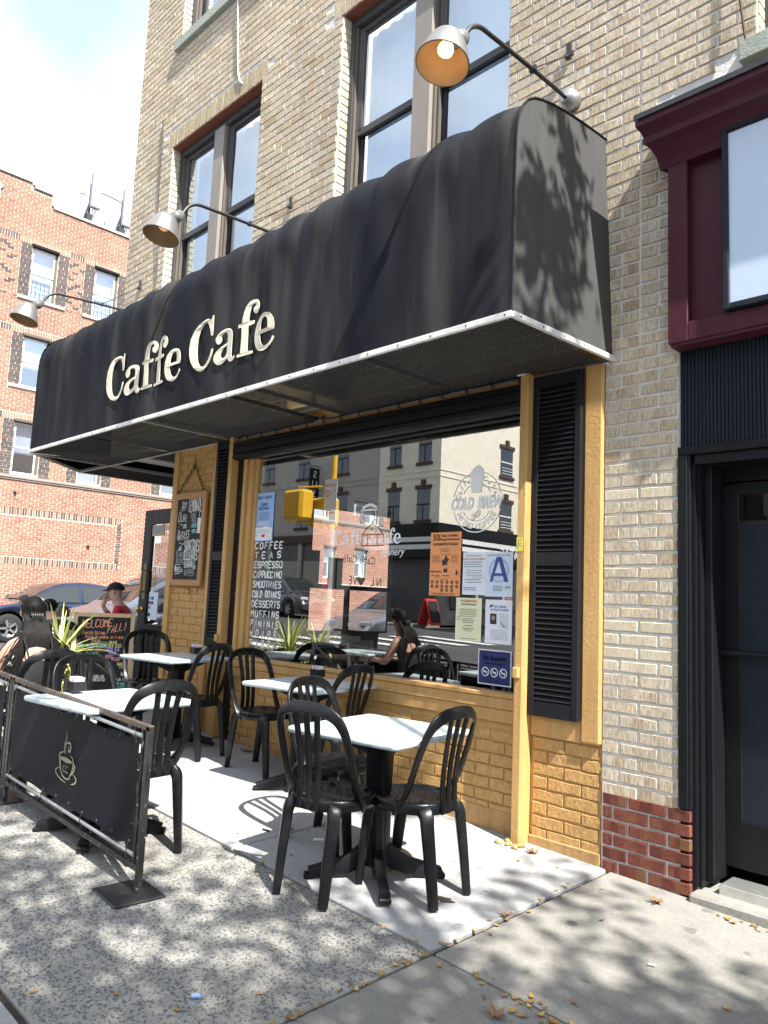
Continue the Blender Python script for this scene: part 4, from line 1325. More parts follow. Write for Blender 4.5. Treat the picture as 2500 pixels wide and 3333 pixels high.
m.box(-1.60, -1.515, D0, D0 + 0.045, 0.13, 2.12, 0.003); m.box(-1.515, -0.72, D0, D0 + 0.045, 2.06, 2.12); m.box(-1.515, -0.72, D0, D0 + 0.045, 0.13, 0.36); m.box(-0.72, -0.64, D0, D0 + 0.045, 0.13, 2.12)
m.box(-1.515, -0.72, D0 + 0.02, D0 + 0.04, 1.30, 1.92); m.box(-1.515, -0.72, D0 + 0.02, D0 + 0.04, 0.36, 1.30)
door = m.build('door', 'black_paint', ns)
m = MB(); m.face([(-1.515, D0 + 0.01, 0.36), (-0.72, D0 + 0.01, 0.36), (-0.72, D0 + 0.01, 2.06), (-1.515, D0 + 0.01, 2.06)]); m.build('pane', 'door_glass', door)
m = MB(); m.face([(-1.515, D0 + 0.006, 0.36), (-0.72, D0 + 0.006, 0.36), (-0.72, D0 + 0.006, 1.90), (-1.515, D0 + 0.006, 1.90)]); m.build('blackout_film', 'slate_blue_panel', door)
m = MB(); m.tube([(-1.60, D0 - 0.05, 1.215), (-0.66, D0 - 0.05, 1.215)], 0.014, 8); m.tube([(-1.57, D0 - 0.05, 1.215), (-1.57, D0, 1.215)], 0.01, 6); m.build('push_bar', 'black_paint', door)
m = MB(); m.box(-0.6, 3.3, D0 + 0.02, D0 + 0.05, 0.1, 2.2); m.box(-1.7, 3.5, 1.6, 1.65, 0, 2.3); m.build('shop_wall', 'black_paint', ns)
m = MB(); m.box(-1.56, -0.6, 0.06, 0.24, 0.03, 0.085)
for k in range(5): m.box(-1.55, -0.62, 0.065 + k * 0.018, 0.074 + k * 0.018, 0.084, 0.090)
m.build('threshold', 'aluminium', ns)
m = MB(); m.box(-1.672, 3.3, -0.045, 0.24, -0.15, 0.040, 0.012); m.build('step', 'grey_concrete', ns)

sb = thing('sign_box', (-0.5, -0.05, 2.84), 'maroon sign cabinet with moulded cornice and a pale glossy panel above the black shop front', 'sign')
BX0, BY = -1.746, -0.104
m = MB()
m.box(BX0, 3.4, -0.05, 0.0, 2.86, 4.0)
m.box(BX0, BX0 + 0.108, BY, 0.0, 2.846, 3.93, 0.004)
m.box(BX0 + 0.108, 3.4, BY + 0.0006, 0.0, 2.847, 2.95, 0.004)
bx = m.build('cabinet', 'maroon_paint', sb)
m = MB(); m.box(BX0 + 0.012, 3.4, BY + 0.01, 0.012, 2.83, 2.846); m.build('bottom_board', 'maroon_paint', sb)
pr = [(0.0, 3.86), (-0.108, 3.862), (-0.118, 3.90), (-0.135, 3.935), (-0.165, 3.965), (-0.20, 3.98), (-0.215, 3.985), (-0.218, 4.02), (-0.235, 4.045), (-0.262, 4.06), (-0.272, 4.066), (-0.272, 4.10), (0.0, 4.125)]
m = MB()
rows = []
for xx in (0, 1):
    rows.append([((BX0 - (-y) * 0.40 if xx == 0 else 3.4), y, z) for y, z in pr])
m.grid(rows, False); m.face(rows[0])
m.build('cornice', 'maroon_paint', sb)
m = MB(); m.box(BX0 - 0.112, 3.4, -0.285, -0.0, 4.126, 4.131); m.box(BX0 - 0.112, 3.4, -0.286, -0.274, 4.10, 4.128); m.box(BX0 - 0.2, 3.4, -0.006, 0.0, 4.131, 4.165); m.build('flashing', 'dark_steel', sb)
m = MB()
lx, lz0, lz1 = -1.442, 2.955, 3.948
m.box(lx, lx + 0.03, BY - 0.035, BY + 0.06, lz0, lz1, 0.003); m.box(lx + 0.03, 3.0, BY - 0.0345, BY + 0.06, lz0 + 0.0005, lz0 + 0.03, 0.003); m.box(lx + 0.03, 3.0, BY - 0.0345, BY + 0.06, lz1 - 0.03, lz1 - 0.0005, 0.003)
m.box(lx + 0.10, lx + 0.16, BY - 0.045, BY - 0.03, lz0 - 0.004, lz0 + 0.02)
m.build('panel_frame', 'slate_blue_panel', sb)
m = MB(); m.box(lx + 0.03, 3.0, BY - 0.02, BY - 0.012, lz0 + 0.03, lz1 - 0.03); m.build('panel', 'lit_panel', sb)
# ================================================================ CHAIRS
def rrect(a, b, r=0.35):
    out = []
    for sx, sy, a0 in ((1, 1, 0), (-1, 1, 90), (-1, -1, 180), (1, -1, 270)):
        rr = min(a, b) * r
        for k in range(3):
            t = radians(a0 + k * 45)
            out.append((sx * (a - rr) + rr * cos(t), sy * (b - rr) + rr * sin(t)))
    return out

def make_chair():
    T = thing('cafe_chair', (0, 0, 0), 'x', 'chair')
    # seat: dished disc with a rolled rim and a deep skirt, slotted texture on top
    m = MB()
    m.lathe([(0.0, 0.436), (0.06, 0.436), (0.12, 0.437), (0.16, 0.441), (0.185, 0.448), (0.197, 0.450), (0.205, 0.446), (0.209, 0.436), (0.207, 0.41), (0.203, 0.396), (0.196, 0.396), (0.195, 0.425), (0.10, 0.428), (0.0, 0.428)], (0, 0, 0), n=40)
    seat = m.build('seat', 'black_resin', T)
    m = MB()
    for j in range(-6, 7):
        y = j * 0.026
        n = int(sqrt(max(0, 0.165 ** 2 - y * y)) / 0.02)
        for k in range(-n, n + 1):
            if (k + j) % 3 == 0: continue
            m.obox((k * 0.02, y + 0.004 * (k % 2), 0.4365 + (k * 0.02) ** 2 * 0.14 + y * y * 0.14), Vector((0.8, 0.6, 0)), Vector((-0.6, 0.8, 0)), (0, 0, 1), 0.0075, 0.003, 0.0012)
    o = m.build('seat_texture', 'black_resin', seat); o['kind'] = 'stuff'
    # arched back frame
    half = [(0.186, -0.015, 0.415), (0.196, -0.055, 0.44), (0.204, -0.10, 0.50), (0.208, -0.135, 0.585), (0.206, -0.168, 0.68), (0.196, -0.199, 0.765), (0.168, -0.226, 0.826), (0.112, -0.243, 0.858), (0.05, -0.250, 0.869)]
    path = half + [(0.0, -0.252, 0.871)] + [(-x, y, z) for x, y, z in half[::-1]]
    wid = [0.036, 0.030, 0.022, 0.0205, 0.021, 0.0225, 0.026, 0.029, 0.030, 0.030]
    wid = wid + wid[-2::-1]
    P2 = smooth_loop([p + (w,) for p, w in zip(path, wid)], 5, False)
    profs = [rrect(p[3], 0.0085, 0.7) for p in P2]
    m = MB(); m.sweep([p[:3] for p in P2], profs, ups=(0, -0.93, 0.36)); m.build('back_frame', 'black_resin', T)
    for s in (-1, 0, 1):
        pts = smooth_loop([(s * 0.070, -0.250, 0.862), (s * 0.062, -0.236, 0.79), (s * 0.055, -0.216, 0.69), (s * 0.052, -0.200, 0.57), (s * 0.051, -0.199, 0.47), (s * 0.050, -0.206, 0.398)], 4, False)
        m = MB(); m.sweep(pts, rrect(0.0165, 0.006, 0.6), ups=(0, -1, 0.2)); m.build('slat', 'black_resin', T)
    # legs: curved shoulder, tapering channel section, splayed
    for sx in (-1, 1):
        for sy, fx, fy in ((-1, 0.140, -0.228), (1, 0.142, 0.220)):
            a = [(sx * 0.105, sy * 0.11, 0.418), (sx * 0.125, sy * 0.150, 0.412), (sx * 0.136, sy * 0.172, 0.385), (sx * 0.139, sy * 0.180, 0.34), (sx * (0.139 + fx) / 2, (sy * 0.180 + fy) / 2, 0.18), (sx * fx, fy, 0.0)]
            wz = [0.034, 0.034, 0.032, 0.030, 0.027, 0.0225]
            Q = smooth_loop([p + (w,) for p, w in zip(a, wz)], 4, False)
            m = MB(); m.sweep([q[:3] for q in Q], [rrect(q[3], q[3] * 0.8, 0.35) for q in Q], ups=(0.7 * sx, 0.7 * sy, 0.35)); m.build('leg', 'black_resin', T)
    return T
chair = make_chair()
GC_ = 'black resin bistro chairs on the terrace'
seats = [(-2.862, -1.356, 100.5, 'near black chair standing half on the pebbled paving, its back to the viewer'),
         (-2.605, -1.05, 186, 'black chair turned sideways at the right side of the nearest marble table'),
         (-3.33, -0.93, 10, 'black chair behind the nearest black chair, at the left side of the nearest table'),
         (-4.05, -0.36, 190, 'black chair under the window sill at the right side of the second table'),
         (-4.80, -0.36, 5, 'upright black chair between the dark gap in the front and the second table'),
         (-5.51, -0.55, 195, 'black chair standing sideways in front of the left louvred shutter'),
         (-6.45, -0.42, -12, 'black chair beyond the table with the dark sugar caddy, in front of the open door'),
         (-3.89, -1.865, 185, 'black chair just behind the end post of the black barrier'),
         (-4.76, -1.70, 5, 'black chair with a wide shiny back in front of the welcome chalkboard'),
         (-5.40, -1.86, 188, 'black chair the long haired woman sits on')]
for k, (x, y, a, lab) in enumerate(seats):
    c = chair if k == 0 else copy_tree(chair)
    place(c, x, y, zg(x, y) + (0.004 if y > -1.44 else 0), radians(a - 90), lab, GC_)

# ================================================================ TABLES
def make_table():
    T = thing('cafe_table', (0, 0, 0), 'x', 'table')
    h, b, r = 0.345, 0.735, 0.018
    def ring(e, z, n=5):
        out = []
        q = h - 0.03 + e; c = 0.03
        for sx, sy, a0 in ((1, 1, 0), (-1, 1, 90), (-1, -1, 180), (1, -1, 270)):
            for k in range(n):
                t = radians(a0 + k * 90 / (n - 1))
                out.append((sx * (h - 0.03) + (c + e) * cos(t), sy * (h - 0.03) + (c + e) * sin(t), z))
        return out
    m = MB()
    m.face(ring(-0.012, b))
    rows = [ring(-0.012, b), ring(-0.003, b - 0.004), ring(0.0, b - 0.013), ring(-0.002, b - 0.024), ring(-0.010, b - 0.030)]
    m.grid(rows[::-1], True, wrap=True)
    m.face(ring(-0.010, b - 0.030)[::-1])
    m.build('table_top', 'marble_laminate', T)
    m = MB(); P = rrect(0.055, 0.03, 0.3)
    m.sweep([(0, 0, 0.06), (0, 0, 0.45), (0, 0, 0.62), (0, 0, 0.705)], [rrect(0.062, 0.045, 0.3), rrect(0.06, 0.04, 0.3), rrect(0.065, 0.045, 0.3), rrect(0.10, 0.07, 0.3)], ups=(0, 1, 0))
    m.build('column', 'black_paint', T)
    for k in range(4):
        a = radians(45 + 90 * k); d = Vector((cos(a), sin(a), 0)); s = Vector((-sin(a), cos(a), 0))
        m = MB()
        pts = [d * 0.02 + Vector((0, 0, 0.15)), d * 0.08 + Vector((0, 0, 0.10)), d * 0.16 + Vector((0, 0, 0.062)), d * 0.26 + Vector((0, 0, 0.042)), d * 0.335 + Vector((0, 0, 0.028))]
        m.sweep(pts, [rrect(0.026, 0.05, 0.3), rrect(0.026, 0.048, 0.3), rrect(0.026, 0.04, 0.3), rrect(0.026, 0.030, 0.3), rrect(0.028, 0.022, 0.3)], ups=(0, 0, 1))
        m.obox(d * 0.335 + Vector((0, 0, 0.014)), d, s, (0, 0, 1), 0.022, 0.03, 0.013, 0.006)
        m.build('foot', 'black_paint', T)
        m = MB(); m.face([tuple(d * 0.03 + Vector((0, 0, 0.703))), tuple(d * 0.25 + Vector((0, 0, 0.703))), tuple(d * 0.245 + Vector((0, 0, 0.685))), tuple(d * 0.06 + Vector((0, 0, 0.60)))]) 
        m.obox(d * 0.14 + Vector((0, 0, 0.695)), d, s, (0, 0, 1), 0.12, 0.014, 0.008)
        m.build('bracket', 'black_paint', T)
    return T
tab = make_table()
tabs = [(-2.81, -1.10, 8, 'nearest square marble-look table between two black chairs'), (-4.20, -0.42, 9, 'square marble-look table under the shop window sill'),
        (-5.88, -0.50, 9, 'square marble-look table with the small dark sugar caddy, under the hanging chalkboard'), (-4.20, -1.89, 6, 'bright sunlit table top behind the black barrier')]
for k, (x, y, a, lab) in enumerate(tabs):
    c = tab if k == 0 else copy_tree(tab)
    place(c, x, y, zg(x, y) + (0.004 if y > -1.44 else 0), radians(a), lab, 'square marble-look pedestal tables')
# sugar caddies
def caddy(x, y, z, lab):
    T = thing('sugar_caddy', (x, y, z), lab, 'caddy', 'sugar caddies on the tables')
    m = MB()
    for a in (-1, 1):
        m.box(x + a * 0.042 - 0.003, x + a * 0.042 + 0.003, y - 0.035, y + 0.035, z, z + 0.055); m.box(x - 0.042, x + 0.042, y + a * 0.035 - 0.003, y + a * 0.035 + 0.003, z + 0.0005, z + 0.0545)
    m.box(x - 0.042, x + 0.042, y - 0.035, y + 0.035, z, z + 0.004)
    m.build('tray', 'black_plastic', T)
    for k in range(5):
        m = MB(); a = R4.uniform(-0.3, 0.3)
        m.obox((x - 0.03 + k * 0.015, y + R4.uniform(-0.006, 0.006), z + 0.045), Vector((cos(a), 0, sin(a))), (0, 1, 0), Vector((-sin(a), 0, cos(a))), 0.003, 0.026, 0.035, 0.001)
        m.build('packet', 'pink_paper' if k % 2 else 'white_sheet', T)
caddy(-6.02, -0.24, zg(-6, -0.3) + 0.741, 'dark caddy with pink sugar packets on the table under the hanging chalkboard')
caddy(-4.42, -0.17, zg(-4.4, -0.2) + 0.741, 'dark caddy of packets on the table under the window')
caddy(-4.47, -1.98, zg(-4.5, -2) + 0.741, 'dark caddy of pink packets at the left end of the sunlit table behind the barrier')

# ================================================================ BARRIERS
def make_barrier(x0, x1, y, lab, logo):
    T = thing('barrier', ((x0 + x1) / 2, y, zg((x0 + x1) / 2, y)), lab, 'barrier', 'black canvas barriers round the terrace')
    def Z(x): return zg(x, y)
    top = 0.755; low = 0.115
    for x in (x0, x1):
        m = MB(); m.obox((x, y, Z(x) + top / 2), (1, 0, 0), (0, 1, 0), (0, 0, 1), 0.0175, 0.0125, top / 2 - 0.003, 0.003); m.build('post', 'worn_black_steel', T)
    def rail(z, r0, mat, nm, inset=0.017, hz=0.0125):
        a = Vector((x0 + inset, y, Z(x0) + z)); b = Vector((x1 - inset, y, Z(x1) + z)); d = (b - a); L = d.length; d.normalize()
        m = MB(); m.obox((a + b) / 2, d, (0, 1, 0), Vector((0, 1, 0)).cross(d) * -1, L / 2, 0.0125, hz, 0.002); return m.build(nm, mat, T)
    rail(top - 0.0125, 0, 'rusted_rail', 'top_rail', -0.0165); rail(low, 0, 'worn_black_steel', 'bottom_rail')
    for s in (0, 1):
        x = x0 if s == 0 else x1
        sg = 1 if s == 0 else -1
        m = MB(); m.obox((x + sg * 0.05, y + 0.0, Z(x) + (top + low) / 2), (1, 0, 0), (0, 1, 0), (0, 0, 1), 0.006, 0.0105, (top - low) / 2 - 0.014); m.build('upright', 'worn_black_steel', T)
    for z in (top - 0.052, low + 0.055):
        m = MB(); m.tube([(x0 + 0.045, y - 0.012, Z(x0) + z), (x1 - 0.045, y - 0.012, Z(x1) + z)], 0.0095, 10); m.build('rod', 'galvanised', T)
    for k in range(5):
        x = x0 + (x1 - x0) * (k + 0.5) / 5
        for z in (top - 0.04, low + 0.035):
            m = MB(); m.box(x - 0.005, x + 0.005, y - 0.006, y + 0.006, Z(x) + z - 0.018, Z(x) + z + 0.018); m.build('spacer', 'worn_black_steel', T)
    # canvas with sag and folds
    n, r = 60, 18
    bx0, bx1, bz0, bz1 = x0 + 0.058, x1 - 0.06, low + 0.085, top - 0.068
    def cloth(u, v):
        x = bx0 + (bx1 - bx0) * u
        z = bz0 + (bz1 - bz0) * v
        scal = 0.010 * abs(sin(u * pi * 6)) * (v ** 6) - 0.006 * abs(sin(u * pi * 6)) * ((1 - v) ** 6)
        sag = 0.012 * sin(pi * u) * (v ** 4)
        d = 0.006 * noise.noise(Vector((u * 3, v * 2, 1.7 + x0))) + 0.010 * max(0, u - 0.75) * sin(u * 60 + v * 2) * 0.5 + 0.008 * sin(pi * u) * sin(pi * v)
        return Vector((x, y - 0.014 + d, Z(x) + z - scal - sag))
    m = MB()
    m.grid([[cloth(k / n, j / r) for k in range(n + 1)] for j in range(r + 1)], True)
    bn = m.build('banner', 'banner_canvas', T)
    for k in range(10):
        for v in (0.03, 0.97):
            q = cloth(0.02 + 0.96 * k / 9, v)
            g = MB(); g.lathe([(0.004, 0.003), (0.009, 0.003), (0.0095, 0.0), (0.009, -0.002)], q, (0, -1, 0), 10); g.build('grommet', 'dark_steel', bn)
            if k % 3 == 0:
                zr = Z(q.x) + (top - 0.052 if v > 0.5 else low + 0.055)
                w = MB(); w.tube([(q.x, q.y - 0.003, q.z), (q.x + 0.006, y - 0.026, (q.z + zr) / 2), (q.x + 0.002, y - 0.024, zr + (0.011 if v > .5 else -0.011)), (q.x - 0.006, y - 0.002, zr)], 0.0022, 5); w.build('tie', 'black_wire', bn)
    for v in (0.2, 0.8):
        for u in (0.01, 0.99):
            q = cloth(u, v); xx = x0 + 0.05 if u < .5 else x1 - 0.05
            w = MB(); w.tube([(q.x, q.y - 0.004, q.z), (xx, y - 0.016, q.z + 0.004)], 0.003, 5); w.build('tie', 'black_wire', bn)
    # base plates
    for x, dx in ((x0, -0.02), (x1, 0.0)):
        m = MB(); a = radians(-4)
        m.obox((x - 0.045 + dx, y - 0.02, Z(x) + 0.005), (cos(a), sin(a), 0), (-sin(a), cos(a), 0), (0, 0, 1), 0.135, 0.12, 0.005, 0.003); m.build('base_plate', 'dark_steel', T)
    if logo:
        g = MB()
        # cup with steam, stroked on the canvas (pixel traces of the print, put on the cloth)
        def P(px, py):
            d = ROT @ Vector(((100 + px * 0.2363 - 1250) / 2470, -(2350 + py * 0.2363 - 1666.5) / 2470, -1))
            t = (y - 0.022 - CAM.y) / d.y
            return (CAM.x + d.x * t, CAM.z + d.z * t)
        fr = ((0, y - 0.0145, 0), (1, 0, 0), (0, 0, 1), (0, -1, 0))
        def stroke(pts, w0):
            q = smooth_loop([P(a, b) + (w,) for a, b, w in pts], 4, False)
            g.ribbon([(a[0], a[1]) for a in q], [max(0.001, a[2] * w0) for a in q], fr, 0.006, capround=False)
        u = 0.0022
        stroke([(490, 118, .8), (494, 180, 2), (488, 250, 3), (468, 300, 3.4), (462, 360, 3), (468, 410, 2.5), (477, 455, .8)], u)
        stroke([(475, 420, 1), (476, 350, 2.5), (488, 305, 3), (515, 286, 4), (542, 305, 5), (548, 350, 5.5), (538, 400, 6), (522, 408, 6), (514, 385, 4), (520, 350, 2), (526, 338, 1)], u)
        stroke([(476, 418, 1.5), (440, 412, 2.5), (405, 430, 4), (392, 470, 5), (398, 520, 7), (402, 600, 7), (415, 690, 4.5), (440, 750, 3.5), (480, 785, 3), (505, 790, 3), (525, 765, 2.5), (540, 735, 4), (575, 700, 5), (596, 650, 4), (600, 610, 3), (585, 590, 2)], u)
        stroke([(538, 466, .8), (565, 500, 2.5), (580, 545, 4), (580, 600, 4), (570, 650, 3), (548, 715, 2)], u)
        g.prism([P(*q) for q in [(400, 478), (440, 478), (480, 490), (520, 515), (550, 545), (575, 562), (560, 572), (520, 572), (480, 560), (445, 535), (415, 515)]], fr, 0.004, 0.006)
        stroke([(393, 622, 1), (355, 635, 2.5), (338, 665, 3.5), (350, 710, 3.5), (385, 760, 3), (430, 805, 2.5), (478, 835, .8)], u)
        stroke([(575, 730, 1), (600, 755, 2.5), (618, 800, 4.5), (608, 840, 5), (580, 860, 3.5), (540, 862, 1)], u)
        stroke([(520, 765, 1), (530, 785, 2), (526, 805, 1)], u)
        for ox in (0, 36):
            stroke([(468 + ox, 612 + ox * 0.45, 1.5), (455 + ox, 600 + ox * 0.45, 2), (442 + ox, 625 + ox * 0.45, 2.4), (442 + ox, 665 + ox * 0.45, 2.4), (455 + ox, 692 + ox * 0.45, 2), (470 + ox, 680 + ox * 0.45, 1.5)], u)
        g.build('logo', 'logo_gold', bn)
    return T
make_barrier(-5.03, -3.315, -2.12, 'black canvas barrier with a cream coffee cup logo and flaking steel frame', True)
make_barrier(-6.80, -5.075, -2.12, 'black canvas barrier cut by the left edge, beyond the one with the cup logo', False)

# ================================================================ CHALKBOARDS
hb = thing('hanging_chalkboard', (-6.63, -0.03, 1.48), 'tall wood framed chalkboard hanging on a chain, listing lemonade and waffles', 'chalkboard')
x0, x1, z0, z1 = -6.925, -6.345, 1.475, 2.395; y = -0.052
m = MB(); e = 0.06
m.box(x0, x0 + e, y, y + 0.03, z0, z1, 0.003); m.box(x1 - e, x1, y, y + 0.03, z0, z1, 0.003); m.box(x0 + e, x1 - e, y + 0.0005, y + 0.03, z0, z0 + e, 0.003); m.box(x0 + e, x1 - e, y + 0.0005, y + 0.03, z1 - e, z1, 0.003)
m.build('frame', 'oak_frame', hb)
m = MB(); m.box(x0 + e, x1 - e, y + 0.008, y + 0.028, z0 + e, z1 - e); bd = m.build('board', 'chalkboard', hb)
fr = ((x0 + e, y + 0.0075, z0 + e), (1, 0, 0), (0, 0, 1), (0, -1, 0))
W_, H_ = x1 - x0 - 2 * e, z1 - z0 - 2 * e
ck = {k: MB() for k in ('chalk_white', 'chalk_grey', 'chalk_aqua')}
w = ck['chalk_white']
hand(w, 'LEMONADE', fr, 0.22, 0.67, 0.235, 0.125, 0.008)
hand(w, 'Try', fr, 0.07, 0.675, 0.11, 0.10, 0.007, slant=0.15, rise=0.03); hand(w, 'Our', fr, 0.03, 0.575, 0.16, 0.09, 0.007, slant=0.1)
hand(w, 'AND', fr, 0.13, 0.505, 0.07, 0.04, 0.005)
hand(w, 'Waffles', fr, 0.035, 0.385, 0.22, 0.10, 0.008, slant=0.15, rise=0.025); hand(w, 'with', fr, 0.22, 0.365, 0.06, 0.035, 0.005)
hand(w, 'STRAWBERRIES', fr, 0.185, 0.275, 0.27, 0.105, 0.008, gap=0.2); hand(w, 'BLUEBERRIES', fr, 0.185, 0.195, 0.25, 0.085, 0.008, gap=0.2); hand(w, 'BANANAS', fr, 0.21, 0.115, 0.20, 0.075, 0.007)
hand(w, 'AND', fr, 0.075, 0.285, 0.06, 0.04, 0.005); hand(w, 'Nutella', fr, 0.03, 0.075, 0.155, 0.065, 0.007); hand(w, 'AND', fr, 0.37, 0.105, 0.05, 0.03, 0.004)
g = ck['chalk_grey']
hand(g, 'HOME', fr, 0.27, 0.60, 0.10, 0.05, 0.006); hand(g, 'MADE', fr, 0.29, 0.555, 0.09, 0.045, 0.006)
hand(g, 'Peanut', fr, 0.04, 0.225, 0.14, 0.06, 0.006); hand(g, 'Butter', fr, 0.045, 0.165, 0.13, 0.06, 0.006); hand(g, 'WHIPPED', fr, 0.215, 0.04, 0.18, 0.06, 0.006); hand(g, 'or', fr, 0.17, 0.15, 0.04, 0.03, 0.005)
a = ck['chalk_aqua']; hand(a, 'fresh', fr, 0.285, 0.51, 0.10, 0.045, 0.006, slant=0.2); hand(a, 'fruit', fr, 0.30, 0.455, 0.09, 0.045, 0.006)
w.ribbon([(0.03, 0.145), (0.14, 0.15)], 0.006, fr, 0.0015); w.ribbon([(0.03, 0.055), (0.13, 0.06)], 0.006, fr, 0.0015); w.ribbon([(0.06, 0.555), (0.13, 0.535), (0.19, 0.55)], 0.005, fr, 0.0015); w.ribbon([(0.08, 0.365), (0.15, 0.345), (0.23, 0.385)], 0.006, fr, 0.0015)
for k in range(26):
    px, py = HR.uniform(0.02, 0.21), HR.uniform(0.33, 0.78)
    w.prism([(px + 0.004 * cos(2 * pi * j / 6), py + 0.004 * sin(2 * pi * j / 6)) for j in range(6)], fr, 0.0005, 0.0015)
w.prism([(0.40, 0.46), (0.445, 0.46), (0.452, 0.60), (0.393, 0.60)], fr, 0.0005, 0.0015); w.ribbon([(0.42, 0.60), (0.415, 0.66)], 0.006, fr, 0.0015); w.ribbon([(0.385, 0.455), (0.455, 0.455)], 0.008, fr, 0.0016)
for k in range(14): g.prism([(0.03 + 0.03 * k + 0.02 * cos(2 * pi * j / 7), 0.018 + 0.014 * sin(2 * pi * j / 7)) for j in range(7)], fr, 0.0003, 0.0006 ) if False else None
for k, q in ck.items(): q.build('chalk_writing', k, bd)
# chain of open links to a hook
hook = Vector((-6.642, -0.012, 2.675))
ch = MB()
for sx in (-1, 1):
    A = Vector((-6.635 + sx * 0.25, -0.045, 2.39)); d = hook - A
    n = 9
    for k in range(n):
        c = A + d * (k + 0.5) / n; dn = d.normalized(); s = Vector((0, 1, 0)) if k % 2 else dn.cross(Vector((0, 1, 0))).normalized()
        L = d.length / n * 0.62
        ring = [c + dn * L * cos(2 * pi * j / 12) + s * 0.014 * sin(2 * pi * j / 12) for j in range(12)]
        ch.tube(ring + [ring[0]], 0.0032, 5, cap=False)
ch.build('chain', 'rusty_chain', hb)
m = MB(); m.tube([(-6.642, 0.0, 2.69), (-6.642, -0.03, 2.69), (-6.642, -0.04, 2.665), (-6.642, -0.03, 2.65), (-6.642, -0.02, 2.66)], 0.004, 6); m.tube([(-6.642, -0.02, 2.70), (-6.61, -0.03, 2.725)], 0.004, 6); m.build('hook', 'rusty_chain', hb)
m = MB(); m.obox((-6.62, -0.008, 1.425), (1, 0, 0), (0, 1, 0), (0, 0, 1), 0.035, 0.006, 0.02, 0.005); m.tube([(-6.66, -0.015, 1.44), (-6.61, -0.02, 1.445), (-6.585, -0.02, 1.415), (-6.60, -0.02, 1.40)], 0.006, 5); m.build('latch', 'ochre_paint', cb)

# A-frame board "Welcome Fall!"
A1 = Vector((-7.71, -0.64, 0)); B1 = Vector((-7.46, -0.10, 0))
bx_ = (B1 - A1); bw = bx_.length * 1.0; U = bx_.normalized(); Nn = Vector((U.y, -U.x, 0))
zt = 1.165; zbm = zg(-7.6, -0.4)
af = thing('a_frame_chalkboard', tuple((A1 + B1) / 2 + Vector((0, 0, zbm))), 'wooden A-frame chalkboard saying Welcome Fall in orange chalk', 'chalkboard')
hgt = zt - zbm
V = (Vector((0, 0, 1)) * 0.985 - Nn * 0.17).normalized()
O = A1 + Vector((0, 0, zbm)) + Nn * 0.17 * hgt
NF = U.cross(V)
m = MB(); e = 0.042; hh = hgt / 0.985
def fbox(mb, u0, u1, v0, v1, d0, d1, c=0.003):
    mb.obox(O + U * (u0 + u1) / 2 + V * (v0 + v1) / 2 + NF * (d0 + d1) / 2, U, V, NF, (u1 - u0) / 2, (v1 - v0) / 2, (d1 - d0) / 2, c)
fbox(m, 0, e, 0, hh, -0.02, 0.0); fbox(m, bw - e, bw, 0, hh, -0.02, 0.0); fbox(m, e, bw - e, hh - e, hh, -0.02, -0.0005); fbox(m, e, bw - e, 0.10, 0.10 + e, -0.02, -0.0005)
m.build('frame', 'pine_frame', af)
m = MB(); fbox(m, e, bw - e, 0.10 + e, hh - e, -0.016, -0.006); bd = m.build('board', 'chalkboard', af)
m = MB()
for u in (0.02, bw - 0.02):
    p = O + U * u + V * hh; q = A1 + U * u - Nn * 0.17 * hgt * 1.6 + Vector((0, 0, zbm)); d = (p - q); m.obox((p + q) / 2, U, d.normalized(), U.cross(d.normalized()), 0.02, d.length / 2, 0.01)
m.build('back_leg', 'pine_frame', af)
fr = (O + NF * -0.0055, U, V, NF)
S = bw / 0.60
ck = {k: MB() for k in ('chalk_white', 'chalk_orange', 'chalk_aqua', 'chalk_green', 'chalk_violet', 'chalk_pink', 'chalk_yellow', 'chalk_grey')}
def hw(col, s, x, y, w, h, th=0.006, **k): hand(ck[col], s, fr, x * S, hh - y, w * S, h, th, **k)
hw('chalk_orange', 'WELCOME', 0.085, 0.155, 0.30, 0.075, 0.009, slant=0.1, rise=0.02); hw('chalk_orange', 'FALL!', 0.335, 0.205, 0.19, 0.075, 0.009, slant=0.15, rise=0.05)
hw('chalk_orange', 'Limited Seating,', 0.10, 0.22, 0.23, 0.035, 0.0045); hw('chalk_orange', 'Please be mindful as it gets', 0.13, 0.26, 0.37, 0.03, 0.0045); hw('chalk_orange', 'cooler.', 0.19, 0.293, 0.10, 0.028, 0.0045)
hw('chalk_aqua', 'Try our', 0.08, 0.348, 0.11, 0.036, 0.005); hw('chalk_aqua', 'REFRESHING', 0.195, 0.348, 0.15, 0.036, 0.006); hw('chalk_yellow', 'ICED TEAS:', 0.35, 0.348, 0.14, 0.036, 0.005); hw('chalk_yellow', '(or hot)', 0.36, 0.305, 0.08, 0.026, 0.004)
hw('chalk_orange', 'Our most popular', 0.11, 0.388, 0.22, 0.03, 0.0045); hw('chalk_violet', 'HERBAL TEAS', 0.34, 0.385, 0.125, 0.032, 0.006); hw('chalk_violet', '-MINT', 0.36, 0.422, 0.08, 0.028, 0.005)
hw('chalk_green', 'Summer', 0.14, 0.445, 0.12, 0.045, 0.006, slant=0.3, rise=0.02); hw('chalk_green', 'Green -', 0.20, 0.478, 0.14, 0.042, 0.006, slant=0.3); hw('chalk_pink', 'APPLE', 0.33, 0.46, 0.08, 0.032, 0.006); hw('chalk_pink', 'PEACH', 0.40, 0.482, 0.08, 0.032, 0.006)
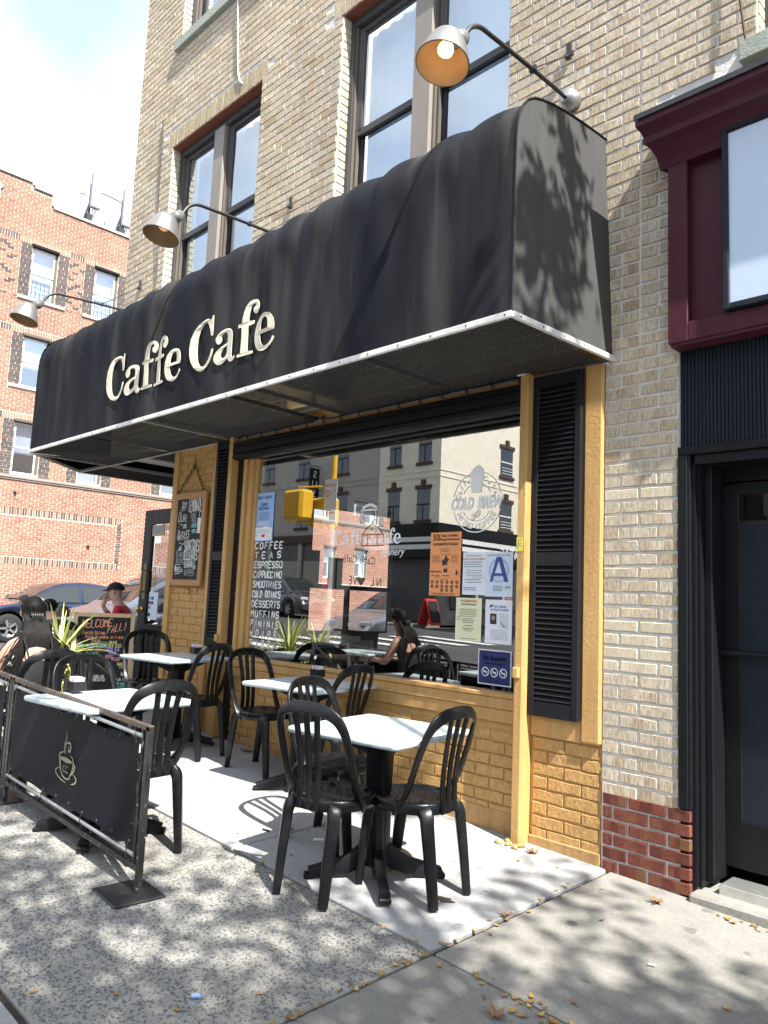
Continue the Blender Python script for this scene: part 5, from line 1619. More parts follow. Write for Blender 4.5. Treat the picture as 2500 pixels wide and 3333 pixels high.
hw('chalk_green', 'Oolong', 0.475, 0.44, 0.09, 0.026, 0.005); hw('chalk_white', 'mint', 0.50, 0.465, 0.05, 0.02, 0.004); hw('chalk_yellow', 'CHAMOMILE', 0.455, 0.53, 0.10, 0.028, 0.005); hw('chalk_white', 'citrus', 0.48, 0.555, 0.06, 0.02, 0.004)
hw('chalk_white', 'Muffins', 0.50, 0.63, 0.07, 0.035, 0.005); hw('chalk_white', 'Black apple', 0.45, 0.68, 0.12, 0.03, 0.005); hw('chalk_aqua', 'And almond', 0.455, 0.72, 0.11, 0.03, 0.005); hw('chalk_green', 'Coffee', 0.455, 0.755, 0.10, 0.032, 0.006); hw('chalk_white', 'Buy 10', 0.455, 0.80, 0.09, 0.032, 0.005)
hw('chalk_white', 'ENGLISH', 0.24, 0.655, 0.10, 0.028, 0.005); hw('chalk_white', 'BREAKFAST', 0.235, 0.685, 0.12, 0.026, 0.005); hw('chalk_white', 'Green', 0.23, 0.80, 0.07, 0.026, 0.004); hw('chalk_white', 'citrus', 0.225, 0.825, 0.08, 0.024, 0.004)
hw('chalk_aqua', 'Black', 0.08, 0.63, 0.08, 0.03, 0.005); hw('chalk_green', 'Chai', 0.085, 0.665, 0.06, 0.028, 0.005); hw('chalk_white', 'Yerba', 0.085, 0.75, 0.07, 0.028, 0.005); hw('chalk_white', 'Mate', 0.09, 0.785, 0.06, 0.026, 0.005)
for k, q in ck.items():
    if q.f: q.build('chalk_writing', k, bd)

# ================================================================ OPEN DOOR at the cut corner
def door_leaf():
    T = thing('open_door', (-7.1, 0.2, 0.15), 'open dark blue-black cafe door with brass pull plate left of the ochre pier', 'door')
    x0, x1, y, z0, z1 = -8.005, -7.12, 0.20, 0.22, 2.315
    m = MB(); st = 0.17
    m.box(x0, x0 + st, y, y + 0.045, z0, z1, 0.003); m.box(x1 - 0.12, x1, y, y + 0.045, z0, z1, 0.003); m.box(x0 + st, x1 - 0.12, y + 0.0005, y + 0.045, z1 - 0.16, z1); m.box(x0 + st, x1 - 0.12, y + 0.0005, y + 0.045, 0.95, 1.05); m.box(x0 + st, x1 - 0.12, y + 0.0005, y + 0.045, z0, z0 + 0.2)
    m.box(x0 + st, x1 - 0.12, y + 0.015, y + 0.035, z0 + 0.2, 0.95); m.box(x0 + st + 0.06, x1 - 0.18, y + 0.006, y + 0.03, z0 + 0.26, 0.89, 0.005)
    for a in (x0 + st, x1 - 0.14): m.box(a, a + 0.02, y + 0.004, y + 0.04, 1.05, z1 - 0.16)
    m.build('leaf', 'slate_blue_panel' if False else 'black_paint', T)
    m = MB(); m.face([(x0 + st + 0.02, y + 0.02, 1.05), (x1 - 0.14, y + 0.02, 1.05), (x1 - 0.14, y + 0.02, z1 - 0.16), (x0 + st + 0.02, y + 0.02, z1 - 0.16)]); m.build('pane', 'far_glass', T)
    m = MB(); m.box(-7.935, -7.865, y - 0.004, y, 1.32, 1.72, 0.002); pp = m.build('pull_plate', 'antique_brass', T)
    m = MB(); m.tube(smooth_loop([(-7.90, y - 0.004, 1.64), (-7.90, y - 0.04, 1.62), (-7.90, y - 0.05, 1.52), (-7.90, y - 0.04, 1.42), (-7.90, y - 0.004, 1.40)], 4, False), 0.009, 8); m.build('handle', 'brass', pp)
    m = MB(); m.lathe([(0.0, 0.062), (0.018, 0.06), (0.028, 0.05), (0.026, 0.036), (0.012, 0.026), (0.012, 0.008), (0.03, 0.006), (0.03, 0.0)], (-7.925, y, 1.205), (0, -1, 0), 16); m.build('knob', 'brass', T)
    m = MB(); m.box(-7.80, -7.56, y - 0.003, y + 0.02, 2.02, 2.14); m.build('notice', 'pine_frame', T)
    m = MB(); m.box(-7.785, -7.575, y - 0.004, y - 0.003, 2.035, 2.125); m.build('notice', 'grey_ink', T)
    m = MB(); m.box(-7.79, -7.60, y + 0.012, y + 0.018, 1.10, 1.40); cs = m.build('payment_sticker', 'ice_blue_sheet', T)
    for k, (c, a, b) in enumerate((('sky_blue_sheet', 0, 1.35), ('blue_ink', 1, 1.35), ('red_ink', 0, 1.30), ('navy_sheet', 1, 1.30), ('grey_ink', 0, 1.25), ('black_ink', 0, 1.17))):
        m = MB(); m.box(-7.785 + a * 0.055, -7.74 + a * 0.055, y + 0.009, y + 0.012, b - 0.033, b); m.build('card_logo', c, cs)
door_leaf()
# ================================================================ WINDOW LETTERING AND POSTERS
GY = 0.038
fr = wall_frame(0, GY, 0)
menu = MB()
lines = ['COFFEE', 'TEAS', 'ESPRESSO', 'CAPPUCCINO', 'SMOOTHIES', 'COLD DRINKS', 'DESSERTS', 'MUFFINS', 'PANINIS', 'WRAPS', 'PIZZA']
for k, s in enumerate(lines):
    zc = 1.852 - k * 0.0856
    n = len(s)
    hand(menu, s, fr, -5.605, zc - 0.026, 0.40 + 0.4 / n * 0.35, 0.052, 0.0115, jit=0.04, slant=0.08, gap=0.33 if n > 7 else 0.45 if n > 5 else 0.6)
menu.build('menu_lettering', 'white_letter', pane)
def deco_letters(name, x_off, z_off, sc, parent, mat):
    m = MB()
    for g, h, offs in ((GC, None, ((-1.477, 0.004), (0, 0))), (GA, GAh, ((-1.463, 0.006), (0, 0))), (GF, None, ((-1.466, 0.009), (-1.263, 0.006), (0, 0))), (GE, GEh, ((-1.249, 0.004), (0, 0)))):
        for dx, dz in offs:
            cu = bpy.data.curves.new('l', 'CURVE'); cu.dimensions = '2D'; cu.fill_mode = 'BOTH'
            for poly in [g] + ([h] if h else []):
                sp = cu.splines.new('POLY'); sp.points.add(len(poly) - 1)
                for p, q in zip(sp.points, poly):
                    a = sgn(q); p.co = (x_off + (a[0] + dx + 6.49) * sc, z_off + (a[1] + dz - 3.13) * sc, 0, 1)
                sp.use_cyclic_u = True
            ob = bpy.data.objects.new('l', cu); me = bpy.data.meshes.new_from_object(ob)
            i = len(m.v)
            m.v.extend([(v.co.x, GY, v.co.y) for v in me.vertices])
            for p in me.polygons: m.f.append(tuple(i + k for k in p.vertices)); m.sm.append(False); m.mi.append(0)
            bpy.data.objects.remove(ob); bpy.data.curves.remove(cu); bpy.data.meshes.remove(me)
    return m
m = deco_letters('d', -4.48, 1.835, 0.285, pane, 'white_decal')
text_into(m, 'beanery', 0.082, fr, x=-4.03, y=1.745, shear=0.35, sx=0.95, lift=0)
# cake-stand cup mark above the name
m.ribbon([(-4.23, 2.10), (-4.245, 2.03), (-4.21, 1.99), (-4.12, 1.985), (-4.08, 2.03), (-4.09, 2.10)], 0.008, fr)
for k in range(9):
    m.prism([(-4.225 + k * 0.017 + 0.011 * cos(2 * pi * j / 7), 2.115 + 0.02 * sin(k * 0.39) + 0.013 * sin(2 * pi * j / 7)) for j in range(7)], fr, -0.0005, 0.0005)
m.ribbon([(-4.25, 2.095), (-4.07, 2.095)], 0.012, fr)
m.build('name_decal', 'white_decal', pane)
m = MB()
m.ribbon([(-4.225, 1.82), (-4.225, 1.90), (-4.18, 1.955), (-4.115, 1.985), (-4.05, 1.955), (-3.995, 1.90), (-3.995, 1.82), (-4.225, 1.82)], 0.008, fr, 0.0005)
for x in (-4.165, -4.06): m.ribbon([(x, 1.82), (x, 1.905)], 0.006, fr, 0.0005)
m.ribbon([(-4.225, 1.905), (-3.995, 1.905)], 0.007, fr, 0.0005); m.ribbon([(-4.115, 1.985), (-4.115, 2.01)], 0.007, fr, 0.0005)
m.build('lantern_decal', 'black_ink', pane)
# cold brew mark
m = MB(); cx_, cz_ = -3.128, 2.093
def arc(r, a0, a1, w, n=40):
    m.ribbon([(cx_ + r * cos(radians(a0 + (a1 - a0) * k / n)), cz_ + r * sin(radians(a0 + (a1 - a0) * k / n))) for k in range(n + 1)], w, fr, capround=False)
arc(0.203, 12, 83, 0.008); arc(0.203, 100, 166, 0.008); arc(0.203, 196, 344, 0.008)
arc(0.128, 28, 72, 0.007); arc(0.128, 108, 152, 0.007); arc(0.128, 208, 332, 0.007)
def arc_text(s, r, a0, a1, size, inside):
    for k, chh in enumerate(s):
        a = radians(a0 + (a1 - a0) * (k / max(1, len(s) - 1)))
        if chh == ' ': continue
        text_into(m, chh, size, fr, x=cx_ + r * cos(a), y=cz_ + r * sin(a), align='CENTER', rot=a - pi / 2 if not inside else a + pi / 2, lift=0, bold=0.0008)
arc_text('Caffe', 0.148, 166, 118, 0.052, False); arc_text('Cafe', 0.148, 66, 20, 0.052, False); arc_text('NITRO COFFEE', 0.184, 212, 328, 0.055, True)
text_into(m, 'COLD', 0.108, fr, x=cx_ - 0.225, y=cz_ - 0.042, shear=0.22, sx=0.66, bold=0.006, lift=0); text_into(m, 'BREW', 0.112, fr, x=cx_ + 0.008, y=cz_ - 0.042, shear=0.22, sx=0.66, bold=0.006, lift=0)
cup = [(-0.043, 0.06), (0.036, 0.06), (0.055, 0.19), (0.052, 0.215), (0.035, 0.235), (0.01, 0.25), (-0.02, 0.24), (-0.05, 0.215), (-0.058, 0.195)]
m.prism([(cx_ + a, cz_ + b) for a, b in cup], fr, -0.0004, 0.0004)
for ox in (-0.02, 0.015):
    m.ribbon([(cx_ + ox + 0.016 * cos(t) + 0.008 * sin(t), cz_ - 0.088 + 0.026 * sin(t) + ox * 0.5) for t in [2 * pi * j / 14 for j in range(14)]], 0.006, fr, closed=True)
    m.ribbon([(cx_ + ox - 0.006, cz_ - 0.105 + ox * .5), (cx_ + ox + 0.004, cz_ - 0.088 + ox * .5), (cx_ + ox, cz_ - 0.07 + ox * .5)], 0.005, fr)
m.build('brew_decal', 'white_decal', pane)

def poster(x0, x1, z0, z1, mat, lab, y=0.036, tilt=0.0):
    T = thing('poster', ((x0 + x1) / 2, y, z0), lab, 'poster')
    m = MB(); n = 6
    m.grid([[(x0 + (x1 - x0) * k / n, y - 0.0008 - 0.0025 * abs(noise.noise(Vector((k * 0.7, j * 1.3, x0 * 5)))), z0 + (z1 - z0) * j / n + tilt * k / n) for k in range(n + 1)] for j in range(n + 1)], True)
    m.build('sheet', mat, T)
    return T
def printed(T, y, items, name='print'):
    """items: (colour, kind, ...) drawn just proud of the sheet"""
    fr = wall_frame(0, y - 0.0042, 0)
    by = {}
    for it in items:
        mb = by.setdefault(it[0], MB())
        if it[1] == 't': text_into(mb, it[2], it[5], fr, x=it[3], y=it[4], align=it[6] if len(it) > 6 else 'CENTER', bold=it[7] if len(it) > 7 else 0, sx=it[8] if len(it) > 8 else 1, lift=0)
        elif it[1] == 'p': mb.prism(it[2], fr, -0.0001, 0.0001 if len(it) < 4 else it[3])
        elif it[1] == 'l': mb.ribbon(it[2], it[3], fr, lift=0.0001 if len(it) < 5 else it[4], capround=False)
        elif it[1] == 'g':   # lines of small print: short bars like words
            x0, x1, z, n, lh, wd = it[2:8]
            for k in range(n):
                x = x0 + HR.uniform(0, (x1 - x0) * 0.12); e = x1 - HR.uniform(0, (x1 - x0) * 0.15)
                while x < e:
                    w = min(HR.uniform(0.008, 0.022), e - x); mb.ribbon([(x, z - k * lh), (x + w, z - k * lh)], wd, fr, 0.0, capround=False); x += w + 0.004
    for c, mb in by.items(): mb.build(name, c, T)
def circ(x, z, r, n=16): return [(x + r * cos(2 * pi * j / n), z + r * sin(2 * pi * j / n)) for j in range(n)]

T = poster(-3.519, -3.243, 1.462, 1.898, 'orange_sheet', 'tall orange event poster with columns of small logos in the shop window')
it = [('black_ink', 't', '50', -3.465, 1.842, 0.062, 'CENTER', 0.0012), ('black_ink', 't', 'Years of Smiles', -3.35, 1.866, 0.024, 'CENTER', 0.0006), ('black_ink', 't', 'Along 3rd Avenue', -3.35, 1.841, 0.024, 'CENTER', 0.0006), ('black_ink', 't', 'RAGAMUFFIN PARADE', -3.381, 1.806, 0.026, 'CENTER', 0.0005, 0.85),
      ('black_ink', 't', 'Saturday', -3.381, 1.765, 0.018), ('black_ink', 'l', [(-3.42, 1.785), (-3.34, 1.785), (-3.34, 1.745), (-3.42, 1.745), (-3.42, 1.785)], 0.002), ('black_ink', 'g', -3.50, -3.42, 1.735, 5, 0.011, 0.003), ('black_ink', 'g', -3.33, -3.26, 1.735, 5, 0.011, 0.003),
      ('black_ink', 'p', [(-3.41, 1.70), (-3.39, 1.71), (-3.375, 1.735), (-3.365, 1.735), (-3.36, 1.715), (-3.34, 1.71), (-3.355, 1.70), (-3.365, 1.68), (-3.35, 1.665), (-3.375, 1.675), (-3.40, 1.665)]),
      ('black_ink', 't', 'PIERANTINO', -3.46, 1.62, 0.017, 'CENTER', 0.0004), ('black_ink', 't', 'M', -3.375, 1.62, 0.045, 'CENTER', 0.001), ('black_ink', 't', 'H', -3.49, 1.595, 0.018, 'CENTER', .001), ('black_ink', 'g', -3.475, -3.42, 1.60, 2, 0.011, 0.004), ('black_ink', 'g', -3.41, -3.33, 1.598, 1, 0.01, 0.005),
      ('black_ink', 'p', [(-3.285, 1.605), (-3.265, 1.605), (-3.27, 1.635), (-3.28, 1.635)]), ('black_ink', 'g', -3.50, -3.26, 1.478, 2, 0.008, 0.003), ('black_ink', 'g', -3.42, -3.34, 1.575, 1, 0.01, 0.003)]
for r_, zz in enumerate((1.555, 1.525, 1.50)):
    for k in range(6):
        if r_ == 2 and k not in (2, 3, 4): continue
        it.append(('black_ink', 'l', circ(-3.49 + k * 0.044, zz, 0.010, 8) + [(-3.48 + k * 0.044, zz)], 0.004)); it.append(('black_ink', 'g', -3.503 + k * 0.044, -3.478 + k * 0.044, zz, 1, 0.01, 0.005))
printed(T, 0.036, it)
T = poster(-3.224, -3.034, 1.474, 1.756, 'white_sheet', 'white pet food pantry flyer right of the orange poster')
printed(T, 0.036, [('grey_ink', 'g', -3.215, -3.045, 1.732, 1, 0.012, 0.006), ('orange_ink', 't', '& PET FOOD PANTRY', -3.13, 1.703, 0.019, 'CENTER', 0.0004), ('blue_ink', 'g', -3.215, -3.045, 1.69, 2, 0.014, 0.004), ('grey_ink', 'g', -3.215, -3.045, 1.66, 1, 0.012, 0.006), ('grey_ink', 'g', -3.20, -3.06, 1.635, 3, 0.016, 0.005),
                   ('blue_ink', 'g', -3.215, -3.045, 1.575, 2, 0.018, 0.004), ('orange_ink', 't', 'Take A Picture', -3.09, 1.585, 0.017), ('blue_ink', 'g', -3.215, -3.10, 1.52, 2, 0.014, 0.004)])
T = poster(-3.034, -2.818, 1.467, 1.753, 'ice_blue_sheet', 'inspection card with a big blue letter A at the right edge of the window')
printed(T, 0.036, [('black_ink', 't', 'SANITARY INSPECTION GRADE', -2.926, 1.728, 0.0125), ('pale_blue_ink', 'l', circ(-2.926, 1.635, 0.072, 28) + [(-2.854, 1.635)], 0.016, -0.0002), ('pale_blue_ink', 'l', circ(-2.926, 1.635, 0.045, 24) + [(-2.881, 1.635)], 0.006, -0.0002),
                   ('blue_ink', 'p', [(-2.996, 1.562), (-2.976, 1.562), (-2.963, 1.600), (-2.893, 1.600), (-2.880, 1.562), (-2.850, 1.562), (-2.906, 1.722), (-2.946, 1.722)], 0.0003), ('ice_blue_sheet', 'p', [(-2.956, 1.617), (-2.900, 1.617), (-2.928, 1.695)], 0.0005),
                   ('black_ink', 'g', -2.975, -2.89, 1.535, 4, 0.010, 0.003), ('green_ink', 't', 'NYC', -2.853, 1.520, 0.020, 'CENTER', 0.001)])
T = poster(-3.272, -3.056, 1.170, 1.453, 'cream_sheet', 'pale yellow kickoff brunch flyer below the orange poster')
printed(T, 0.036, [('orange_ink', 't', 'RAGAMUFFIN', -3.164, 1.425, 0.022, 'CENTER', 0.0006, 1.0), ('black_ink', 't', 'KICKOFF BRUNCH', -3.164, 1.405, 0.015, 'CENTER', 0.0004), ('black_ink', 'g', -3.25, -3.08, 1.378, 5, 0.0115, 0.003), ('black_ink', 'g', -3.22, -3.11, 1.315, 3, 0.012, 0.0035), ('black_ink', 'g', -3.20, -3.12, 1.272, 1, 0.01, 0.004),
                   ('black_ink', 't', 'Greenhouse Cafe', -3.164, 1.248, 0.013, 'CENTER', 0.0003), ('black_ink', 'g', -3.20, -3.13, 1.238, 1, 0.01, 0.004), ('grey_ink', 'l', circ(-3.245, 1.318, 0.013, 10), 0.005), ('black_ink', 'g', -3.23, -3.09, 1.186, 1, 0.01, 0.003)])
T = poster(-3.026, -2.816, 1.168, 1.447, 'white_sheet', 'white acting classes flyer with a small portrait photo')
printed(T, 0.036, [('blue_ink', 't', 'BAY RIDGE', -2.955, 1.398, 0.0185, 'LEFT', 0.0003), ('blue_ink', 't', 'ACTING CLASSES', -2.985, 1.377, 0.0185, 'LEFT', 0.0003), ('black_ink', 'p', [(-2.99, 1.400), (-2.978, 1.396), (-2.972, 1.41), (-2.985, 1.416)]), ('black_ink', 'p', [(-2.975, 1.405), (-2.966, 1.405), (-2.966, 1.416), (-2.975, 1.416)]),
                   ('black_ink', 'p', [(-2.985, 1.292), (-2.935, 1.292), (-2.935, 1.358), (-2.985, 1.358)]), ('photo_skin', 'p', circ(-2.960, 1.331, 0.0155, 14), 0.0003), ('grey_ink', 'g', -2.915, -2.84, 1.355, 8, 0.0115, 0.0028), ('grey_ink', 'g', -2.985, -2.83, 1.255, 6, 0.0115, 0.0028), ('grey_ink', 'l', [(-2.90, 1.305), (-2.89, 1.29), (-2.87, 1.275)], 0.010)])
T = poster(-3.072, -2.812, 0.908, 1.129, 'white_sheet', 'navy No Smoking sign with three crossed out symbols at the lower right of the window')
it = [('navy_sheet', 'p', [(-3.064, 0.916), (-2.820, 0.916), (-2.820, 1.121), (-3.064, 1.121)], 0.0), ('white_letter', 't', 'New York City Smoke-Free Air Act', -2.942, 1.108, 0.0105), ('white_letter', 't', 'No Smoking', -2.942, 1.062, 0.046, 'CENTER', 0.0014, 0.78), ('white_letter', 't', 'or Electronic Cigarette Use', -2.942, 1.038, 0.020, 'CENTER', 0.0005, 0.72)]
for k in range(3):
    x = -3.012 + k * 0.070; z = 0.988
    c = circ(x, z, 0.027, 20)
    it += [('white_letter', 'l', c + [c[0]], 0.005), ('white_letter', 'l', [(x - 0.02, z + 0.018), (x + 0.02, z - 0.018)], 0.005), ('white_letter', 'p', [(x - 0.017, z - 0.004), (x + 0.016, z - 0.004), (x + 0.016, z + 0.003), (x - 0.017, z + 0.003)])]
it += [('white_letter', 'g', -3.03, -2.86, 0.938, 2, 0.008, 0.002), ('white_letter', 't', 'NYC', -2.838, 0.922, 0.012, 'CENTER', 0.0005)]
printed(T, 0.036, it)
T = poster(-5.648, -5.362, 1.890, 2.322, 'sky_blue_sheet', 'blue Holy Cross Greek festival poster in the upper left of the window')
it = [('white_sheet', 'p', [(-5.640, 1.898), (-5.370, 1.898), (-5.370, 2.00), (-5.46, 2.05), (-5.56, 2.035), (-5.640, 2.02)], 0.0)] if False else []
it += [('navy_sheet', 't', 'HOLY CROSS', -5.505, 2.268, 0.036, 'CENTER', 0.0006), ('white_letter', 't', 'Opa', -5.505, 2.24, 0.03), ('navy_sheet', 't', 'GREEK', -5.505, 2.205, 0.038, 'CENTER', 0.0006), ('navy_sheet', 't', 'FESTIVAL', -5.505, 2.168, 0.038, 'CENTER', 0.0006), ('navy_sheet', 'g', -5.58, -5.42, 2.14, 4, 0.018, 0.005), ('white_letter', 'g', -5.62, -5.40, 2.055, 2, 0.018, 0.007),
       ('white_sheet', 'p', [(-5.64, 1.898), (-5.37, 1.898), (-5.37, 2.00), (-5.45, 2.022), (-5.55, 2.008), (-5.64, 2.02)], 0.0), ('grey_ink', 'g', -5.62, -5.39, 1.985, 2, 0.02, 0.005), ('red_ink', 'p', [(-5.52, 1.925), (-5.47, 1.925), (-5.47, 1.95), (-5.52, 1.95)], 0.0003), ('grey_ink', 'g', -5.62, -5.54, 1.94, 1, 0.02, 0.008), ('blue_ink', 'g', -5.45, -5.39, 1.945, 2, 0.02, 0.005)]
printed(T, 0.036, it)
T = poster(-2.70, -2.652, 1.745, 1.83, 'yellow_sheet', 'small yellow sticker on the sunlit edge of the ochre post', y=-0.1005)
printed(T, -0.1005, [('green_ink', 'g', -2.695, -2.657, 1.82, 2, 0.01, 0.005), ('grey_ink', 'p', [(-2.692, 1.765), (-2.68, 1.765), (-2.68, 1.80), (-2.692, 1.80)]), ('green_ink', 'l', circ(-2.668, 1.785, 0.008, 10), 0.003)])
T = poster(-2.868, -2.815, 1.452, 1.462, 'pink_paper', 'pink slip of paper between the letter A card and the acting flyer', y=0.034)

# ================================================================ INSIDE THE CAFE
def wood_chair(x, y, rz, lab):
    T = thing('wooden_chair', (x, y, 0.14), lab, 'chair')
    Mx = Matrix.Translation((x, y, 0.14)) @ Matrix.Rotation(rz, 4, 'Z')
    def P(*p): return Mx @ Vector(p)
    for sx in (-1, 1):
        m = MB(); m.tube([P(sx * 0.2, -0.2, 0), P(sx * 0.2, -0.2, 0.45), P(sx * 0.21, -0.25, 0.92)], 0.018, 8); m.build('leg', 'grey_wood', T)
        m = MB(); m.tube([P(sx * 0.2, 0.2, 0), P(sx * 0.2, 0.2, 0.45)], 0.018, 8); m.build('leg', 'grey_wood', T)
        m = MB(); m.tube([P(-sx * 0.2, -0.21, 0.5), P(sx * 0.2, -0.245, 0.84)], 0.013, 6); m.build('cross_brace', 'grey_wood', T)
    m = MB(); m.obox(P(0, 0, 0.46), Mx.to_3x3() @ Vector((1, 0, 0)), Mx.to_3x3() @ Vector((0, 1, 0)), (0, 0, 1), 0.21, 0.21, 0.018, 0.008); m.build('seat', 'grey_wood', T)
    m = MB(); m.obox(P(0, -0.25, 0.89), Mx.to_3x3() @ Vector((1, 0, 0)), Mx.to_3x3() @ Vector((0, 1, 0)), (0, 0, 1), 0.225, 0.012, 0.045, 0.006); m.build('top_rail', 'grey_wood', T)
wood_chair(-4.35, 0.50, radians(-70), 'grey wooden cross-back chair inside the window, in the middle')
wood_chair(-2.85, 0.48, radians(80), 'grey wooden cross-back chair inside the window behind the No Smoking sign')
wood_chair(-5.5, 0.9, radians(60), 'grey wooden cross-back chair inside at the left of the window')
for x, lab in ((-3.55, 'dark cafe table inside behind the glass, right half'), (-5.0, 'dark cafe table inside behind the glass, left half')):
    T = thing('indoor_table', (x, 0.75, 0.14), lab, 'table')
    m = MB(); m.box(x - 0.38, x + 0.38, 0.42, 1.12, 0.86, 0.90, 0.008); m.build('table_top', 'black_paint', T)
    m = MB(); m.tube([(x, 0.77, 0.16), (x, 0.77, 0.86)], 0.04, 10); m.lathe([(0.26, 0.14), (0.25, 0.17), (0.05, 0.19)], (x, 0.77, 0)); m.build('pedestal', 'black_paint', T)
T = thing('wicker_pendant', (-3.05, 1.1, 2.6), 'woven pendant lamp shade hanging inside above the cold brew decal', 'lamp')
m = MB()
for k in range(14):
    r = 0.30 - abs(k - 3) * 0.008; z = 2.50 + k * 0.022
    m.tube([(-3.05 + r * cos(2 * pi * j / 28), 1.1 + r * sin(2 * pi * j / 28), z + 0.006 * sin(j * 2.5)) for j in range(29)], 0.008, 5, cap=False)
m.build('basket', 'grey_wood', T)
m = MB(); m.tube([(-3.05, 1.1, 2.75), (-3.05, 1.1, 2.99)], 0.006, 5); m.build('cord', 'black_wire', T)
T = thing('service_counter', (-4.6, 4.8, 0.14), 'dark service counter deep inside the cafe', 'counter')
m = MB(); m.box(-6.2, -2.6, 4.6, 5.2, 0.14, 1.15); m.build('body', 'dark_interior', T)
m = MB(); m.box(-6.25, -2.55, 4.55, 5.25, 1.15, 1.19); m.build('worktop', 'grey_wood', T)

# ================================================================ RED BRICK BUILDING ACROSS THE SIDE STREET
XRB = -23.0
rb = thing('brick_apartment_building', (XRB, 8, 0.1), 'red brick apartment house with dark brick diamonds across the side street', 'building')
cols = [3.69 + 1.945 * k - (0.0) for k in range(-3, 8)]
cols = []
for base in (3.675, 8.42, -1.07, 13.16, 17.9, 22.65, 27.4): cols += [base, base + 1.925]
def wins():
    out = []
    for c in cols:
        for z0, z1 in ((4.66, 6.20), (7.25, 8.78), (9.93, 11.54)):
            out.append((c, c + 0.775, z0, z1))
    return out
RW = wins()
LOW = [(15.72, 16.34, 2.29, 3.52), (17.39, 18.13, 2.38, 3.56), (20.2, 20.9, 2.38, 3.56)]
QW = list(RW); RW = RW + LOW
def parapet(y):
    if y < 3.52: return 13.50
    if y < 4.13: return 13.36
    return 12.94
mb = MB()
# wall faces +X: strips in y/z with holes
def wallY(mb, y0, y1, z0, z1, holes, x0, x1):
    zs = sorted(set([z0, z1] + [h for w in holes for h in (w[2], w[3]) if z0 < h < z1]))
    for a, b in zip(zs[:-1], zs[1:]):
        segs = [(y0, y1)]
        for w in holes:
            if w[2] < (a + b) / 2 < w[3]:
                ns = []
                for p, q in segs:
                    if w[1] <= p or w[0] >= q: ns.append((p, q)); continue
                    if w[0] > p: ns.append((p, w[0]))
                    if w[1] < q: ns.append((w[1], q))
                segs = ns
        for p, q in segs: mb.box(x0, x1, p, q, a, b)
wallY(mb, -3.2, 33.0, -0.3, 12.86, RW, XRB - 0.3, XRB)
mb.box(XRB - 0.3, XRB - 0.0004, -3.2, 4.13, 12.86, 13.28); mb.box(XRB - 0.3, XRB - 0.0008, -3.2, 3.52, 13.28, 13.42)
mb.box(XRB - 14, XRB - 0.3, -3.2, -3.0, -0.3, 12.9); mb.box(XRB - 14, XRB - 0.3, 32.8, 33.0, -0.3, 12.9)
rwall = mb.build('wall', 'warm_mortar', rb)
mb = MB(); mb.box(XRB - 14, XRB - 0.3, -3.0, 32.8, 12.4, 12.5); mb.build('roof', 'roof_gravel', rb)
REDF = brick_mesh_set('brick', 'orange_red_brick', 0.03, 4)
c_, mo_, jo_ = 0.0735, 0.2135, 0.017
holes = [(a - 0.33, b + 0.33, z0 - 0.12, z1 + 0.02) for a, b, z0, z1 in QW] + [(a, b, z0, z1) for a, b, z0, z1 in LOW] + [(-4, 34, 4.44, 4.60)]
reds, darks = [], []
def in_soldier(y, z):
    for zz in (11.55, 8.79, 6.21):
        if zz < z < zz + 0.205: return True
    return (3.30 < y < 7.2 or y < 1.5 or 8.3 < y < 12) and (3.455 < z < 3.665 or 2.02 < z < 2.235)
def diamond(y, z):
    if not 9.84 < z < 11.5: return False
    for yc in (5.03, 2.86, 9.77, 0.3, 14.5):
        dy = abs(y - yc)
        if dy > 0.42: continue
        for zc in (11.08, 10.34):
            if abs(dy / 0.34 + abs(z - zc) / 0.37 - 1) < 0.13: return True
            if dy < 0.06 and abs(z - zc) < 0.03: return True
    return False
for rc in courses(-3.15, 32.9, 0.12, 12.84, c_, mo_, jo_, holes=holes, offset=0.02):
    y, z, w, h = rc
    if in_soldier(y, z): continue
    if diamond(y, z): 
        darks.append(rc)
    else: reds.append(rc)
for rc in courses(-3.15, 4.13, 12.84, 13.21, c_, mo_, jo_, offset=0.07): reds.append(rc)
for rc in courses(-3.15, 3.45, 13.21, 13.36, c_, mo_, jo_): reds.append(rc)
# dark quoins either side of the windows
for a, b, z0, z1 in QW:
    for p, q in ((a - 0.325, a - 0.005), (b + 0.005, b + 0.325)):
        k = 0
        z = z0 - 0.06
        while z < z1 - 0.01:
            mid = (p + q) / 2
            if k % 4 == 3:
                for s_ in ((p, p + 0.10), (p + 0.11, p + 0.21), (p + 0.22, q)): darks.append(((s_[0] + s_[1]) / 2, z + 0.03, s_[1] - s_[0], 0.053))
            else: darks.append((mid + HR.uniform(-0.01, 0.01), z + 0.03, q - p - 0.01, 0.053)) if k % 2 == 0 else [darks.append((mid + sgn_ * 0.08, z + 0.03, 0.145, 0.053)) for sgn_ in (-1, 1)]
            z += c_; k += 1
# soldier bands
up_r, up_d = [], []
def soldier(y0, y1, z, h, pick):
    n = int((y1 - y0) / 0.0745)
    for k in range(n):
        rc = (y0 + (k + 0.5) * 0.0745, z + h / 2, 0.058, h - 0.018)
        (up_d if pick(rc[0], k) else up_r).append(rc)
for zz in (11.55, 8.79, 6.21):
    def pk(y, k):
        for a, b, z0, z1 in RW:
            if a - 0.35 < y < b + 0.35: return False
        return True
    soldier(-3.1, 32.9, zz, 0.205, pk)
for z in (3.455, 2.025):
    for y0, y1 in ((-3.1, 1.5), (3.30, 7.2), (8.3, 12)): soldier(y0, y1, z, 0.21, lambda y, k: k % 5 in (1, 2, 4))
for y0, y1, z in ((-3.1, 3.50, 13.36), (3.52, 4.12, 13.22 - 0.0), (4.13, 32.9, 12.79)):
    soldier(y0, y1, z - 0.0, 0.10, lambda y, k: True)
